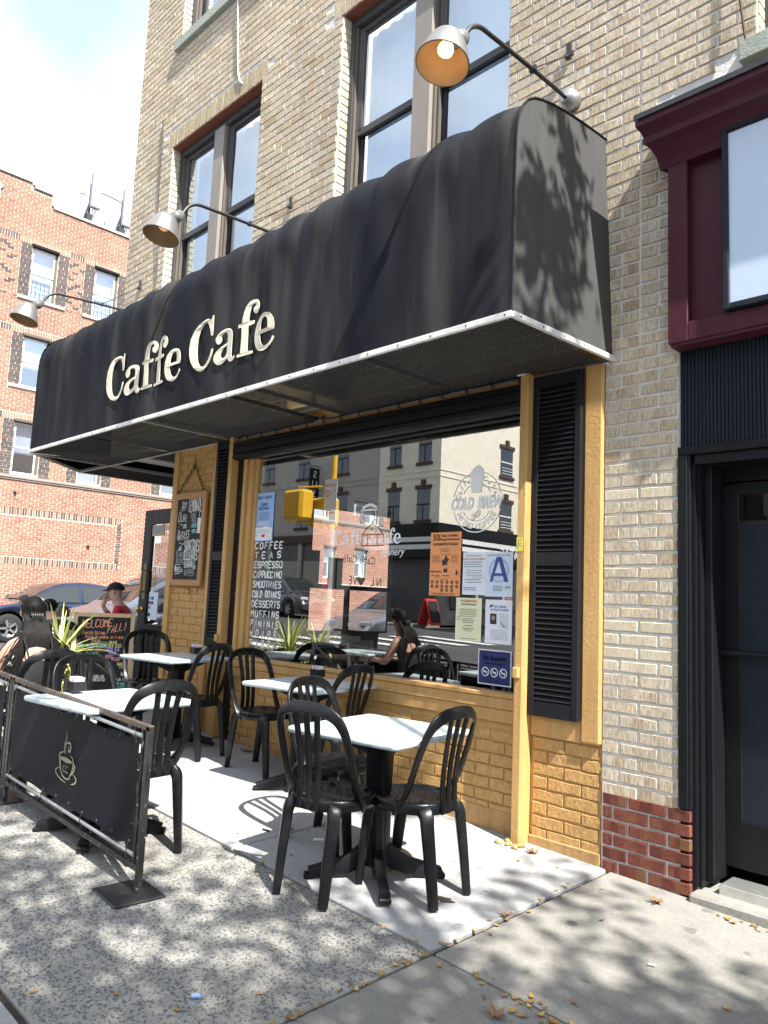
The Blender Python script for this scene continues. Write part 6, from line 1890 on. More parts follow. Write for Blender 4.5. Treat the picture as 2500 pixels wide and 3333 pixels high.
for z in (3.385, 3.31, 2.30, 2.38): 
    for k in range(2): darks.append((7.11, z, 0.10, 0.055)) 
for zz in [2.24 + 0.0735 * k for k in range(17)]: up_d.append((7.12, zz + 0.03, 0.16, 0.05))
reds = [r for r in reds if not (7.02 < r[0] + 0 < 7.22 and 2.2 < r[1] < 3.5)]
darks += [(y, 9.87, 0.19, 0.055) for y in [2.2 + 0.21 * k for k in range(6)] + [4.78 + 0.21 * k for k in range(3)]]
lay_bricks(rwall, reds, 'Y', XRB, 0.012, REDF, 'orange_red_brick', singles=300, seed=31)
lay_bricks(rwall, darks, 'Y', XRB, 0.0135, REDF, 'charcoal_brick', singles=0, seed=32, stuffname='dark_brickwork')
lay_bricks(rwall, up_r, 'Y', XRB, 0.0128, REDF, 'orange_red_brick', singles=0, seed=33, stuffname='soldier_brickwork')
lay_bricks(rwall, up_d, 'Y', XRB, 0.0131, REDF, 'charcoal_brick', singles=0, seed=34, stuffname='dark_soldier_brickwork')
# copings with their steps, belt courses, sills
mb = MB()
mb.box(XRB - 0.32, XRB + 0.05, -3.2, 3.56, 13.43, 13.52, 0.01); mb.box(XRB - 0.32, XRB + 0.049, 3.47, 3.56, 13.38, 13.43); mb.box(XRB - 0.32, XRB + 0.05, 3.561, 4.17, 13.29, 13.38, 0.01)
mb.box(XRB - 0.32, XRB + 0.049, 4.08, 4.17, 12.96, 13.29); mb.box(XRB - 0.32, XRB + 0.05, 4.171, 33.0, 12.875, 12.96, 0.01)
mb.build('coping', 'stone', rb)
mb = MB(); mb.box(XRB, XRB + 0.045, -3.2, 33.0, 4.45, 4.50, 0.006); mb.box(XRB, XRB + 0.07, -3.2, 33.0, 4.50, 4.555, 0.008); mb.box(XRB, XRB + 0.035, -3.2, 33.0, 4.555, 4.60); mb.build('belt_course', 'mullion_grey', rb)
mb = MB(); mb.box(XRB, XRB + 0.05, 14.8, 24, 1.95, 2.06, 0.006); mb.build('belt_course', 'stone', rb)
mb = MB(); mb.prism([(2.0, 12.86), (2.1, 12.55), (2.55, 12.50), (2.62, 12.62), (2.60, 12.85), (2.68, 12.98), (2.58, 13.03), (2.4, 13.0), (2.2, 13.06)], ((XRB, 0, 0), (0, 1, 0), (0, 0, 1), (1, 0, 0)), 0.0, 0.07); mb.build('shield', 'terracotta_shield', rb)
for a, b, z0, z1 in RW:
    if z0 < 5: 
        pass
    else:
        mb = MB(); mb.box(XRB, XRB + 0.06, a - 0.31, b + 0.31, z0 - 0.10, z0 - 0.005, 0.006); mb.build('window_sill', 'stone', rb)
    y0, y1 = a, b
    m = MB(); X0 = XRB - 0.07
    m.box(X0 - 0.05, X0, y0, y0 + 0.035, z0, z1); m.box(X0 - 0.05, X0, y1 - 0.07, y1, z0, z1); m.box(X0 - 0.05, X0 + 0.03, y0 + 0.03, y1 - 0.06, z1 - 0.05, z1)
    w = m.build('window', 'brown_frame', rb)
    m = MB(); m.box(X0 - 0.01, XRB + 0.05, y0 - 0.03, y1 + 0.01, z1 - 0.03, z1 + 0.05, 0.006); m.build('awning_box', 'black_paint', w) if z1 > 11 else m.build('head', 'brown_frame', w)
    zm = z0 + (z1 - z0) * 0.5
    for (p, q, dx) in ((zm - 0.02, z1 - 0.05, 0.0), (z0, zm + 0.02, -0.03)):
        m = MB(); xx = X0 - 0.04 + dx; e = 0.045
        m.box(xx, xx + 0.03, y0 + 0.035, y0 + 0.035 + e, p, q); m.box(xx, xx + 0.03, y1 - 0.07 - e, y1 - 0.07, p, q); m.box(xx, xx + 0.03, y0 + 0.08, y1 - 0.115, p, p + e); m.box(xx, xx + 0.03, y0 + 0.08, y1 - 0.115, q - e, q)
        m.build('sash', 'sash_white', w)
        m = MB(); m.face([(xx + 0.015, y0 + 0.08, p + e), (xx + 0.015, y1 - 0.115, p + e), (xx + 0.015, y1 - 0.115, q - e), (xx + 0.015, y0 + 0.08, q - e)]); m.build('pane', 'far_glass', w)
    if z0 > 9.5:
        m = MB()
        for k in range(5): m.tube([(X0 + 0.01, y0 + 0.10 + k * 0.125, z0 + 0.02), (X0 + 0.01, y0 + 0.10 + k * 0.125, z0 + 0.55)], 0.008, 4)
        for k in range(4): m.tube([(X0 + 0.01, y0 + 0.06, z0 + 0.05 + k * 0.16), (X0 + 0.01, y1 - 0.09, z0 + 0.05 + k * 0.16)], 0.006, 4)
        m.build('window_guard', 'black_wire', w)
    m = MB(); m.box(XRB - 0.30, XRB - 0.25, y0, y1, z0 + (0.0 if HR.random() < 0.5 else 0.6), z1); m.build('blind', 'curtain', w)
    m = MB(); m.box(XRB - 0.9, XRB - 0.86, y0 - 0.3, y1 + 0.3, z0 - 0.2, z1 + 0.2); m.build('room_wall', 'dark_interior', w)
for (y, z) in ((3.86, 4.10), (6.15, 2.72)):
    m = MB(); m.lathe([(0.04, 0), (0.05, 0.03), (0.03, 0.08), (0.0, 0.10)], (XRB + 0.012, y, z), (1, 0, 0), 10); m.build('wall_vent', 'charcoal_brick', rb)
# rooftop mobile phone aerials
for y0, y1, z0, z1, lab in ((5.34, 5.66, 13.55, 14.70, 'tall white panel aerial standing free on the roof of the red brick house'), (6.42, 6.74, 13.35, 14.60, 'white panel aerial beside the corner of the buff building, on the red brick roof')):
    T = thing('roof_aerial', (XRB - 0.2, (y0 + y1) / 2, 12.96), lab, 'aerial', 'white panel aerials on the roof')
    m = MB(); m.box(XRB - 0.32, XRB - 0.16, y0, y1, z0, z1, 0.02); m.build('panel', 'aerial_white', T)
    m = MB(); m.tube([(XRB - 0.40, y0 + 0.05, 12.9), (XRB - 0.40, y0 + 0.05, z1 - 0.3)], 0.035, 8); m.obox((XRB - 0.36, y0 - 0.05, 13.4), (0, 1, 0), (1, 0, 0), Vector((0, 0.25, 1)).normalized(), 0.03, 0.03, 0.45); m.build('mast', 'dark_steel', T)
    m = MB()
    for k in range(3): m.tube(smooth_loop([(XRB - 0.25, y0 + 0.1 + k * 0.05, z0), (XRB - 0.27, y0 + 0.09 + k * 0.05, z0 - 0.18), (XRB - 0.3, y0 + 0.05, 13.1), (XRB - 0.32, y0 + 0.02, 12.96)], 3, False), 0.012, 5)
    m.obox((XRB - 0.3, y0 + 0.02, 13.2), (0, 1, 0), (1, 0, 0), (0, 0, 1), 0.09, 0.06, 0.12); m.build('cable_box', 'dark_steel', T)
T = thing('roof_mast', (XRB - 0.3, 5.1, 12.9), 'white round mast left of the white panel aerial', 'mast')
m = MB(); m.tube([(XRB - 0.3, 5.10, 12.9), (XRB - 0.3, 5.10, 13.93)], 0.055, 10); m.lathe([(0.07, 0), (0.07, 0.05), (0.0, 0.06)], (XRB - 0.3, 5.10, 13.9), n=10); m.build('tube', 'aerial_white', T)
T = thing('roof_railing', (XRB - 0.35, 6.2, 12.9), 'dark cable tray with brackets along the red brick roof edge', 'railing')
m = MB(); m.box(XRB - 0.36, XRB - 0.34, 5.5, 7.6, 13.10, 13.125)
for k in range(12): m.box(XRB - 0.36, XRB - 0.34, 5.55 + k * 0.17, 5.57 + k * 0.17, 12.9, 13.18 + (0.12 if k % 4 == 2 else 0))
m.build('rail', 'dark_steel', T)
m = MB(); m.tube([(XRB - 0.3, 5.7, 14.2), (XRB - 0.3, 6.42, 14.17)], 0.03, 8)
tag(m.build('cross_arm', 'galvanised'), 'grey arm joining the two white roof aerials', 'bracket')
# ================================================================ CARS
def make_car(x, y, z, rz, paint, lab, kind='sedan', L=4.62, W=1.80, H=1.45, group=None):
    """car in its own axes: +X forward; wheels on z = 0"""
    T = thing('parked_car', (x, y, z), lab, 'car', group, rz)
    T.rotation_euler = (0, 0, rz)
    def put(mb, nm, mat, par=None):
        o = bpy.data.objects.new(nm, mb.mesh(nm, mat)); COL.objects.link(o); o.parent = par or T
        return o
    h = L / 2
    if kind == 'sedan':
        hood = [(h, 0.50), (h - 0.05, 0.62), (h - 0.25, 0.72), (h - 0.7, 0.83), (h - 1.20, 0.93)]
        roof = [(h - 1.20, 0.93), (h - 1.62, 1.16), (h - 2.02, 1.36), (h - 2.40, 1.44), (h - 2.85, H), (h - 3.3, 1.40), (h - 3.75, 1.22), (h - 4.12, 1.02)]
        tail = [(h - 4.12, 1.02), (h - 4.40, 1.0), (-h + 0.05, 0.92), (-h, 0.70)]
    else:
        hood = [(h, 0.55), (h - 0.05, 0.70), (h - 0.25, 0.85), (h - 0.7, 0.98), (h - 0.95, 1.05)]
        roof = [(h - 0.95, 1.05), (h - 1.45, 1.38), (h - 1.85, 1.60), (h - 2.3, 1.70), (h - 3.2, H), (h - 4.2, 1.70), (h - 4.75, 1.58), (-h + 0.12, 1.10)]
        tail = [(-h + 0.12, 1.08), (-h + 0.05, 1.0), (-h, 0.8)]
    belt = lambda s: 0.90 + (0.06 if kind == 'sedan' else 0.12) * (h - s) / L
    top = hood + [(roof[0][0] - 0.01, belt(roof[0][0]))] + [(s, belt(s) + 0.01) for s, _ in roof[1:-1]] + tail
    st = [t[0] for t in top]
    def wid(s):
        e = abs(s) / h
        return W / 2 * (1 - 0.10 * max(0, (e - 0.72) / 0.28) ** 2)
    wx = (h - 0.93, -h + 1.0); wr = 0.33
    m = MB(); rows = []
    ss = sorted(set([round(-h + L * k / 60, 3) for k in range(61)]), reverse=True)
    def tz(s):
        for (a, b) in zip(top[:-1], top[1:]):
            if a[0] >= s >= b[0]:
                t = (a[0] - s) / max(1e-6, a[0] - b[0]); return a[1] + (b[1] - a[1]) * t
        return top[-1][1]
    for s in ss:
        w = wid(s); zt = tz(s)
        zs = 0.22 if abs(s) < h - 0.15 else 0.32
        for c in wx:
            d = abs(s - c)
            if d < wr + 0.06: zs = max(zs, sqrt((wr + 0.06) ** 2 - d * d) + 0.33)
        sh = min(zt, belt(s))
        half = [(w * 0.93, zs), (w * 0.985, zs + (sh - zs) * 0.3), (w, zs + (sh - zs) * 0.55), (w * 0.985, zs + (sh - zs) * 0.85), (w * 0.94, sh), (w * 0.80, zt), (w * 0.45, zt + 0.02), (0, zt + 0.03)]
        rows.append([(s, -b, c) for b, c in half] + [(s, b, c) for b, c in half[-2::-1]])
    m.grid(rows, True); m.face(rows[0]); m.face(rows[-1][::-1])
    put(m, 'body', paint)
    # cabin
    m = MB(); rows = []
    R2 = smooth_loop([(a, b) for a, b in roof], 4, False)
    def cab(s, z):
        b = belt(s); f = max(0, (z - b) / (H - b)); w = wid(s)
        return [(s, -w * 0.93, b - 0.01), (s, -w * (0.93 - 0.20 * f), b + (z - b) * 0.88), (s, -w * (0.84 - 0.2 * f), z - 0.01 * f), (s, -w * 0.4, z + 0.01 * f), (s, 0, z + 0.018 * f)]
    for s, z in R2:
        a = cab(s, max(z, belt(s)))
        rows.append(a + [(p[0], -p[1], p[2]) for p in a[-2::-1]])
    m.grid(rows, True); put(m, 'cabin', paint)
    # glass: windscreen, rear window, side windows
    def sidewin(s0, s1, sgn_, nm):
        m = MB(); up = []; lo = []
        for k in range(9):
            s = s0 + (s1 - s0) * k / 8
            z = None
            for (a, b) in zip(R2[:-1], R2[1:]):
                if a[0] >= s >= b[0]: t = (a[0] - s) / (a[0] - b[0] + 1e-9); z = a[1] + (b[1] - a[1]) * t
            z = z or belt(s)
            b_ = belt(s); f = max(0, (z - b_) / (H - b_)); w = wid(s)
            zt_ = b_ + (z - b_) * 0.86 - 0.02
            lo.append((s, sgn_ * (w * 0.93 + 0.006), b_ + 0.03)); up.append((s, sgn_ * (w * (0.93 - 0.20 * f) + 0.012), max(zt_, b_ + 0.035)))
        m.grid([lo, up], True); put(m, nm, 'car_window')
    b0 = roof[0][0]; b1 = roof[-1][0]
    mids = (h - 2.55, h - 2.65, h - 3.45) if kind == 'sedan' else (h - 2.3, h - 2.4, h - 3.5)
    for sg in (-1, 1):
        sidewin(b0 - 0.32, mids[0], sg, 'side_window'); sidewin(mids[1], mids[2], sg, 'side_window'); sidewin(mids[2] - 0.09, b1 + 0.30, sg, 'side_window')
        m = MB(); m.ball((b0 - 0.30, sg * (W / 2 + 0.08), belt(b0) + 0.10), 0.1, 10, (0.7, 1.0, 0.65)); put(m, 'wing_mirror', paint)
        for s in (mids[0] - 0.05, mids[2] - 0.04):
            m = MB(); m.box(s - 0.004, s + 0.004, sg * (W / 2 - 0.01) - 0.012, sg * (W / 2 - 0.01) + 0.012, 0.35, belt(s)); put(m, 'door_gap', 'black_plastic')
            m = MB(); m.obox((s + 0.16, sg * (W / 2 + 0.005), belt(s) - 0.10), (1, 0, 0), (0, 1, 0), (0, 0, 1), 0.09, 0.014, 0.014, 0.006); put(m, 'door_handle', 'chrome')
    for part, (i0, i1), nm in ((roof, (0, 3), 'windscreen'), (roof, (len(roof) - 3, len(roof) - 1), 'rear_window')):
        m = MB(); rw = []
        seg = smooth_loop(part[i0:i1 + 1], 3, False)
        for s, z in seg[1:-1]:
            f = max(0, (z - belt(s)) / (H - belt(s))); w = wid(s) * (0.80 - 0.16 * f)
            rw.append([(s + 0.006, -w, max(z, belt(s)) + 0.0), (s + 0.006, -w * 0.45, z + 0.014), (s + 0.006, 0, z + 0.024), (s + 0.006, w * 0.45, z + 0.014), (s + 0.006, w, max(z, belt(s)))])
        m.grid(rw, True); put(m, nm, 'car_window')
    for c in wx:
        for sg in (-1, 1):
            m = MB(); m.lathe([(0.20, 0.0), (0.29, 0.0), (0.325, 0.02), (0.33, 0.06), (0.33, 0.16), (0.30, 0.2), (0.2, 0.2)], (c, sg * (W / 2 - 0.02), 0.33), (0, -sg, 0), 24)
            wh = put(m, 'wheel', 'tyre')
            m = MB(); m.lathe([(0.205, 0.01), (0.195, 0.012), (0.19, 0.06), (0.0, 0.075)], (c, sg * (W / 2 - 0.02), 0.33), (0, -sg, 0), 20)
            for k in range(5):
                a = 2 * pi * k / 5
                m.obox((c + cos(a) * 0.11, sg * (W / 2 - 0.035), 0.33 + sin(a) * 0.11), (cos(a), 0, sin(a)), (0, 1, 0), (-sin(a), 0, cos(a)), 0.085, 0.012, 0.025)
            put(m, 'rim', 'galvanised', wh)
    for sg in (-1, 1):
        m = MB(); m.obox((h - 0.14, sg * (W / 2 - 0.26), 0.66 if kind == 'sedan' else 0.78), Vector((0.8, sg * 0.5, 0)).normalized(), Vector((-sg * 0.5, 0.8, 0)).normalized(), (0, 0, 1), 0.10, 0.16, 0.065, 0.03); put(m, 'headlight', 'headlight')
        m = MB(); m.obox((-h + 0.06, sg * (W / 2 - 0.22), 0.85), (1, 0, 0), (0, 1, 0), (0, 0, 1), 0.06, 0.16, 0.07, 0.03); put(m, 'tail_light', 'red_ink')
    m = MB(); m.box(h - 0.02, h + 0.012, -0.45, 0.45, 0.42, 0.62, 0.01); put(m, 'grille', 'black_plastic')
    m = MB(); m.box(-h + 0.1, h - 0.1, -W / 2 + 0.08, W / 2 - 0.08, 0.2, 0.42); put(m, 'underbody', 'black_plastic')
    return T
simple('car_window', (0.02, 0.024, 0.028), 0.03, 0.0, 1.0)
make_car(-19.38, 3.92, 0.10, radians(-90), 'car_blue', 'dark blue sedan parked along the side street, facing left', L=4.7)
make_car(-21.7, 0.15, 0.14, radians(-90), 'car_silver', 'silver car cut by the left edge, behind the blue sedan', L=4.6)
make_car(-13.9, 3.95, 0.07, radians(-90), 'car_silver', 'silver car whose rounded bonnet mirrors the red bricks, behind the welcome chalkboard', kind='van', L=4.6, W=1.85, H=1.6)
make_car(-14.2, 11.3, 0.07, radians(-90), 'car_silver', 'pale silver car in the side street, seen through both cafe windows', kind='van', L=4.7, W=1.85, H=1.7)
make_car(-27.2, -17.1, zroad(-27, -15.2), radians(3), 'car_grey', 'dark grey minivan standing across the avenue, mirrored in the shop window', kind='van', L=5.1, W=1.98, H=1.74)

# ================================================================ PEOPLE
def skin_mesh(joints, bones, mats, assign, sub=2):
    """one continuous body: joints name -> (co, rx, ry); grown with the skin modifier"""
    names = list(joints)
    me = bpy.data.meshes.new('person')
    me.from_pydata([joints[n][0] for n in names], [(names.index(a), names.index(b)) for a, b in bones], [])
    o = bpy.data.objects.new('person', me); COL.objects.link(o)
    md = o.modifiers.new('s', 'SKIN'); md.use_smooth_shade = True
    me.skin_vertices[0].data[0].use_root = False
    for i, n in enumerate(names):
        r = joints[n][1]
        me.skin_vertices[0].data[i].radius = r if isinstance(r, tuple) else (r, r)
        me.skin_vertices[0].data[i].use_root = (n == 'pelvis')
    sb = o.modifiers.new('d', 'SUBSURF'); sb.levels = sub; sb.render_levels = sub
    bpy.context.view_layer.update()
    dg = bpy.context.evaluated_depsgraph_get()
    out = bpy.data.meshes.new_from_object(o.evaluated_get(dg))
    bpy.data.objects.remove(o)
    out.materials.clear()
    for m_ in mats: out.materials.append(M[m_])
    for p in out.polygons:
        p.material_index = assign(p.center); p.use_smooth = True
    return out

def make_person(x, y, z0, ang, lab, skin, top, sleeve, hair, sc=1.0, lean=0.12, hand_up=False, head_turn=0.0, look_down=0.0, group=None, long_hair=False, cap=False, low_top=False):
    """seated figure; z0 = height of the seat; local +Y is the way the figure faces"""
    T = thing('person', (x, y, z0), lab, 'person', group, ang - pi / 2)
    sn = lambda t: t * lean
    J = {}
    def j(n, p, r):
        J[n] = (tuple(c * sc for c in p), (r[0] * sc, r[1] * sc) if isinstance(r, tuple) else r * sc)
    j('pelvis', (0, 0, 0.09), (0.155, 0.12)); j('waist', (0, 0.0 + sn(0.2), 0.24), (0.130, 0.095)); j('chest', (0, 0.02 + sn(0.5), 0.41), (0.150, 0.105)); j('collar', (0, 0.03 + sn(0.8), 0.53), (0.085, 0.07))
    j('neck', (0, 0.05 + sn(1.0), 0.60), 0.052); 
    hx = sin(head_turn) * 0.02
    j('skull_base', (hx, 0.075 + sn(1.1), 0.67), (0.070, 0.078)); j('head', (hx, 0.085 + sn(1.1) + look_down * 0.03, 0.75 - look_down * 0.01), (0.077, 0.093)); j('crown', (hx, 0.075 + sn(1.1) + look_down * 0.04, 0.815 - look_down * 0.02), (0.058, 0.07))
    B = [('pelvis', 'waist'), ('waist', 'chest'), ('chest', 'collar'), ('collar', 'neck'), ('neck', 'skull_base'), ('skull_base', 'head'), ('head', 'crown')]
    for s, nm in ((-1, 'l'), (1, 'r')):
        j('sh' + nm, (s * 0.165, 0.02 + sn(0.75), 0.485), 0.056)
        up = hand_up and s == 1
        j('el' + nm, (s * 0.235, 0.13 + sn(0.5), 0.26), 0.042)
        if up:
            j('wr' + nm, (s * 0.06, 0.27 + sn(1.0), 0.56), 0.028); j('ha' + nm, (s * 0.03, 0.22 + sn(1.05), 0.65), (0.034, 0.028))
        else:
            j('wr' + nm, (s * 0.14, 0.36 + sn(0.5), 0.27), 0.028); j('ha' + nm, (s * 0.10, 0.44 + sn(0.5), 0.27), (0.034, 0.02))
        j('hp' + nm, (s * 0.095, 0.06, 0.07), 0.088); j('kn' + nm, (s * 0.12, 0.45, 0.06), 0.060); j('an' + nm, (s * 0.12, 0.47, -0.36), 0.042); j('to' + nm, (s * 0.13, 0.60, -0.42), 0.035)
        B += [('collar', 'sh' + nm), ('sh' + nm, 'el' + nm), ('el' + nm, 'wr' + nm), ('wr' + nm, 'ha' + nm), ('pelvis', 'hp' + nm), ('hp' + nm, 'kn' + nm), ('kn' + nm, 'an' + nm), ('an' + nm, 'to' + nm)]
    tops = 0.40 if low_top else 0.575
    def assign(c):
        zz = c.z / sc; yy = c.y / sc; xx = abs(c.x / sc)
        if zz < 0.16: return 2
        if zz > tops and xx < 0.12: return 0
        if low_top and (zz > 0.40 or xx > 0.17): return 0
        if xx > 0.13 and yy > 0.15: return 0
        if zz > 0.50 and yy > 0.17: return 0
        return 1
    me = skin_mesh(J, B, (skin, top, 'black_cloth'), assign)
    bo = bpy.data.objects.new('body', me); COL.objects.link(bo); bo.parent = T
    hc = Vector(J['head'][0])
    def put(mb, nm, mat, par=None):
        o = bpy.data.objects.new(nm, mb.mesh(nm, mat)); COL.objects.link(o); o.parent = par or T; return o
    # face
    m = MB(); m.ball(hc + Vector((0, 0.098, -0.012)) * sc, 0.017 * sc, 8, (0.8, 1.0, 1.4)); put(m, 'nose', skin)
    for s in (-1, 1):
        m = MB(); m.ball(hc + Vector((s * 0.082, -0.005, -0.01)) * sc, 0.03 * sc, 8, (0.35, 0.7, 1.0)); put(m, 'ear', skin)
        m = MB(); m.ball(hc + Vector((s * 0.032, 0.083, 0.012)) * sc, 0.011 * sc, 6); put(m, 'eye', 'black_plastic')
    # five separate fingers per hand
    for nm, s in (('l', -1), ('r', 1)):
        hp = Vector(J['ha' + nm][0]); wp = Vector(J['wr' + nm][0]); d = (hp - wp).normalized(); side = d.cross(Vector((0, 0, 1)))
        side = side.normalized() if side.length > 0.1 else Vector((1, 0, 0)); dn = side.cross(d)
        m = MB()
        for k, ln in enumerate((0.065, 0.075, 0.07, 0.055)):
            b = hp + side * (k - 1.5) * 0.017 * sc
            m.tube([b, b + (d * 0.6 * ln - dn * 0.004) * sc, b + (d * 0.85 * ln + dn * 0.03) * sc], [0.009 * sc, 0.0085 * sc, 0.007 * sc], 6)
        b = hp - side * 0.035 * sc * s - d * 0.03 * sc
        m.tube([b, b + (d * 0.03 - side * 0.02 * s) * sc, b + (d * 0.055 - side * 0.022 * s) * sc], [0.011 * sc, 0.010 * sc, 0.008 * sc], 6)
        put(m, 'fingers', skin)
    # hair
    rg = random.Random(int(x * 100))
    m = MB()
    cap_c = hc + Vector((0, -0.008, 0.012)) * sc
    n = 18; rows = []
    for i in range(9):
        ph = pi * 0.62 * i / 8
        row = []
        for k in range(n):
            a = 2 * pi * k / n
            front = max(0, sin(a))
            php = ph * (1 - 0.42 * front)
            row.append(cap_c + Vector((sin(php) * cos(a) * 0.090, sin(php) * sin(a) * 0.108, cos(php) * 0.112)) * sc * (1 + 0.03 * noise.noise(Vector((a * 2, i, x)))))
        rows.append(row)
    m.grid(rows[::-1], True, wrap=True)
    if not long_hair and not cap:
        for _ in range(150):
            a = rg.uniform(0, 2 * pi); ph = rg.uniform(0, 1.6) * (1 - 0.35 * max(0, sin(a)))
            d = Vector((sin(ph) * cos(a) * 0.9, sin(ph) * sin(a) * 1.08, cos(ph) * 1.12))
            p = cap_c + d * 0.097 * sc
            m.tube([p, p + (d * 0.012 + Vector((rg.uniform(-1, 1), rg.uniform(-1, 1), -0.6)) * 0.016) * sc, p + (d * 0.012 + Vector((rg.uniform(-1, 1), rg.uniform(-1, 1), -1.6)) * 0.022) * sc], [0.006 * sc, 0.005 * sc, 0.001], 4)
    if long_hair:
        for _ in range(620):
            a = rg.uniform(pi * 0.98, pi * 2.02)
            ph = rg.uniform(0.35, 1.5)
            d = Vector((sin(ph) * cos(a) * 0.90, sin(ph) * sin(a) * 1.08, cos(ph) * 1.12))
            p = cap_c + d * 0.098 * sc
            tx = rg.gauss(0.0, 0.052) + d.x * 0.05
            e = rg.uniform(0.25, 0.52)
            q1 = cap_c + Vector((d.x * 0.092, -0.108 + 0.05 * abs(d.x), -0.05)) * sc
            q2 = cap_c + Vector((d.x * 0.06 + tx * 0.4, -0.155, -0.15)) * sc
            q3 = cap_c + Vector((tx * 1.3, -0.185, -0.28)) * sc
            q4 = cap_c + Vector((tx * 2.0 + rg.uniform(-0.02, 0.02) - 0.02, -0.195, -0.12 - e)) * sc
            m.tube(smooth_loop([p, q1, q2, q3, q4], 3, False), [0.0042 * sc] * 10 + [0.0035 * sc, 0.0028 * sc, 0.001 * sc], 4)
    if not cap: put(m, 'hair', hair)
    if cap:
        m = MB(); rows = []
        for i in range(7):
            ph = pi * 0.5 * i / 6
            rows.append([hc + Vector((sin(ph) * cos(2 * pi * k / 18) * 0.094, sin(ph) * sin(2 * pi * k / 18) * 0.112, 0.012 + cos(ph) * 0.098)) * sc for k in range(18)])
        m.grid(rows[::-1], True, wrap=True)
        lo = [hc + Vector((cos(a) * 0.088, sin(a) * 0.105, 0.018)) * sc for a in [radians(30 + 12 * k) for k in range(11)]]
        hi = [p + Vector((0, 0.075 * sin(radians(30 + 12 * k)), -0.022)) * sc for k, p in enumerate(lo)]
        m.grid([lo, hi], True); m.grid([[p + Vector((0, 0, -0.004)) for p in hi], [p + Vector((0, 0, -0.004)) for p in lo]], True)
        put(m, 'cap', 'black_cloth')
    return T, hc
wz = zg(-5.42, -1.86) + 0.455
T, hc = make_person(-5.42, -1.86, wz, radians(176), 'woman with long black hair seen from behind, sunglasses pushed up on her head', 'skin', 'black_cloth', None, 'black_hair', sc=0.90, lean=0.10, long_hair=True, low_top=True)
def tput(mb, nm, mat):
    o = bpy.data.objects.new(nm, mb.mesh(nm, mat)); COL.objects.link(o); o.parent = T
m = MB()
for s in (-1, 1):
    m.sweep([hc + Vector((s * 0.018, 0.062, 0.097)), hc + Vector((s * 0.05, 0.055, 0.093)), hc + Vector((s * 0.078, 0.042, 0.078))], rrect(0.004, 0.022, 0.5), ups=(0, 0.5, 1))
    m.tube([hc + Vector((s * 0.085, 0.04, 0.075)), hc + Vector((s * 0.092, -0.02, 0.045)), hc + Vector((s * 0.088, -0.06, 0.0))], 0.004, 5)
tput(m, 'sunglasses', 'black_plastic')
m = MB()
for k in range(7):
    m.tube([hc + Vector(((k - 3) * 0.013, -0.100, -0.005)), hc + Vector(((k - 3) * 0.011, -0.125, -0.03)), hc + Vector(((k - 3) * 0.012, -0.115, -0.07))], 0.005, 5)
m.tube([hc + Vector((-0.045, -0.108, -0.012)), hc + Vector((0.045, -0.108, -0.012))], 0.007, 6)
tput(m, 'hair_clip', 'black_plastic')
m = MB()
for s in (-1, 1): m.tube([Vector((s * 0.06, -0.075, 0.34)), Vector((s * 0.085, -0.055, 0.44)), Vector((s * 0.09, 0.01, 0.50))], 0.006, 5)
tput(m, 'strap', 'black_cloth')
make_person(-8.62, 0.42, 0.66, radians(222), 'man in black cap and red shirt, hand at his mouth, beside the open door', 'skin_pale', 'red_cloth', None, 'brown_hair', sc=0.98, lean=0.1, hand_up=True, cap=True)
make_person(-8.45, -0.36, 0.53, radians(205), 'person with short dark hair in a teal shirt bending over near the blue sedan', 'skin_pale', 'teal_cloth', None, 'black_hair', sc=0.86, lean=0.22, look_down=1.0)
make_person(-7.95, -0.70, 0.545, radians(150), 'child with light brown hair in a pale shirt, next to the spiky plant', 'skin_pale', 'grey_cloth', None, 'brown_hair', sc=0.78, lean=0.22, look_down=1.0)
for x, y, a, lab in ((-7.91, -0.68, 150, 'black chair under the child with light brown hair'), (-8.47, -0.35, 205, 'black chair under the person in the teal shirt'), (-8.60, 0.43, 222, 'black chair under the man in the red shirt')):
    c = copy_tree(chair); place(c, x, y, zg(x, y), radians(a - 90), lab, GC_)
c = copy_tree(tab); place(c, -6.12, -1.98, zg(-6.1, -2) + 0.0, radians(5), 'table in front of the long haired woman at the left edge', 'square marble-look pedestal tables')

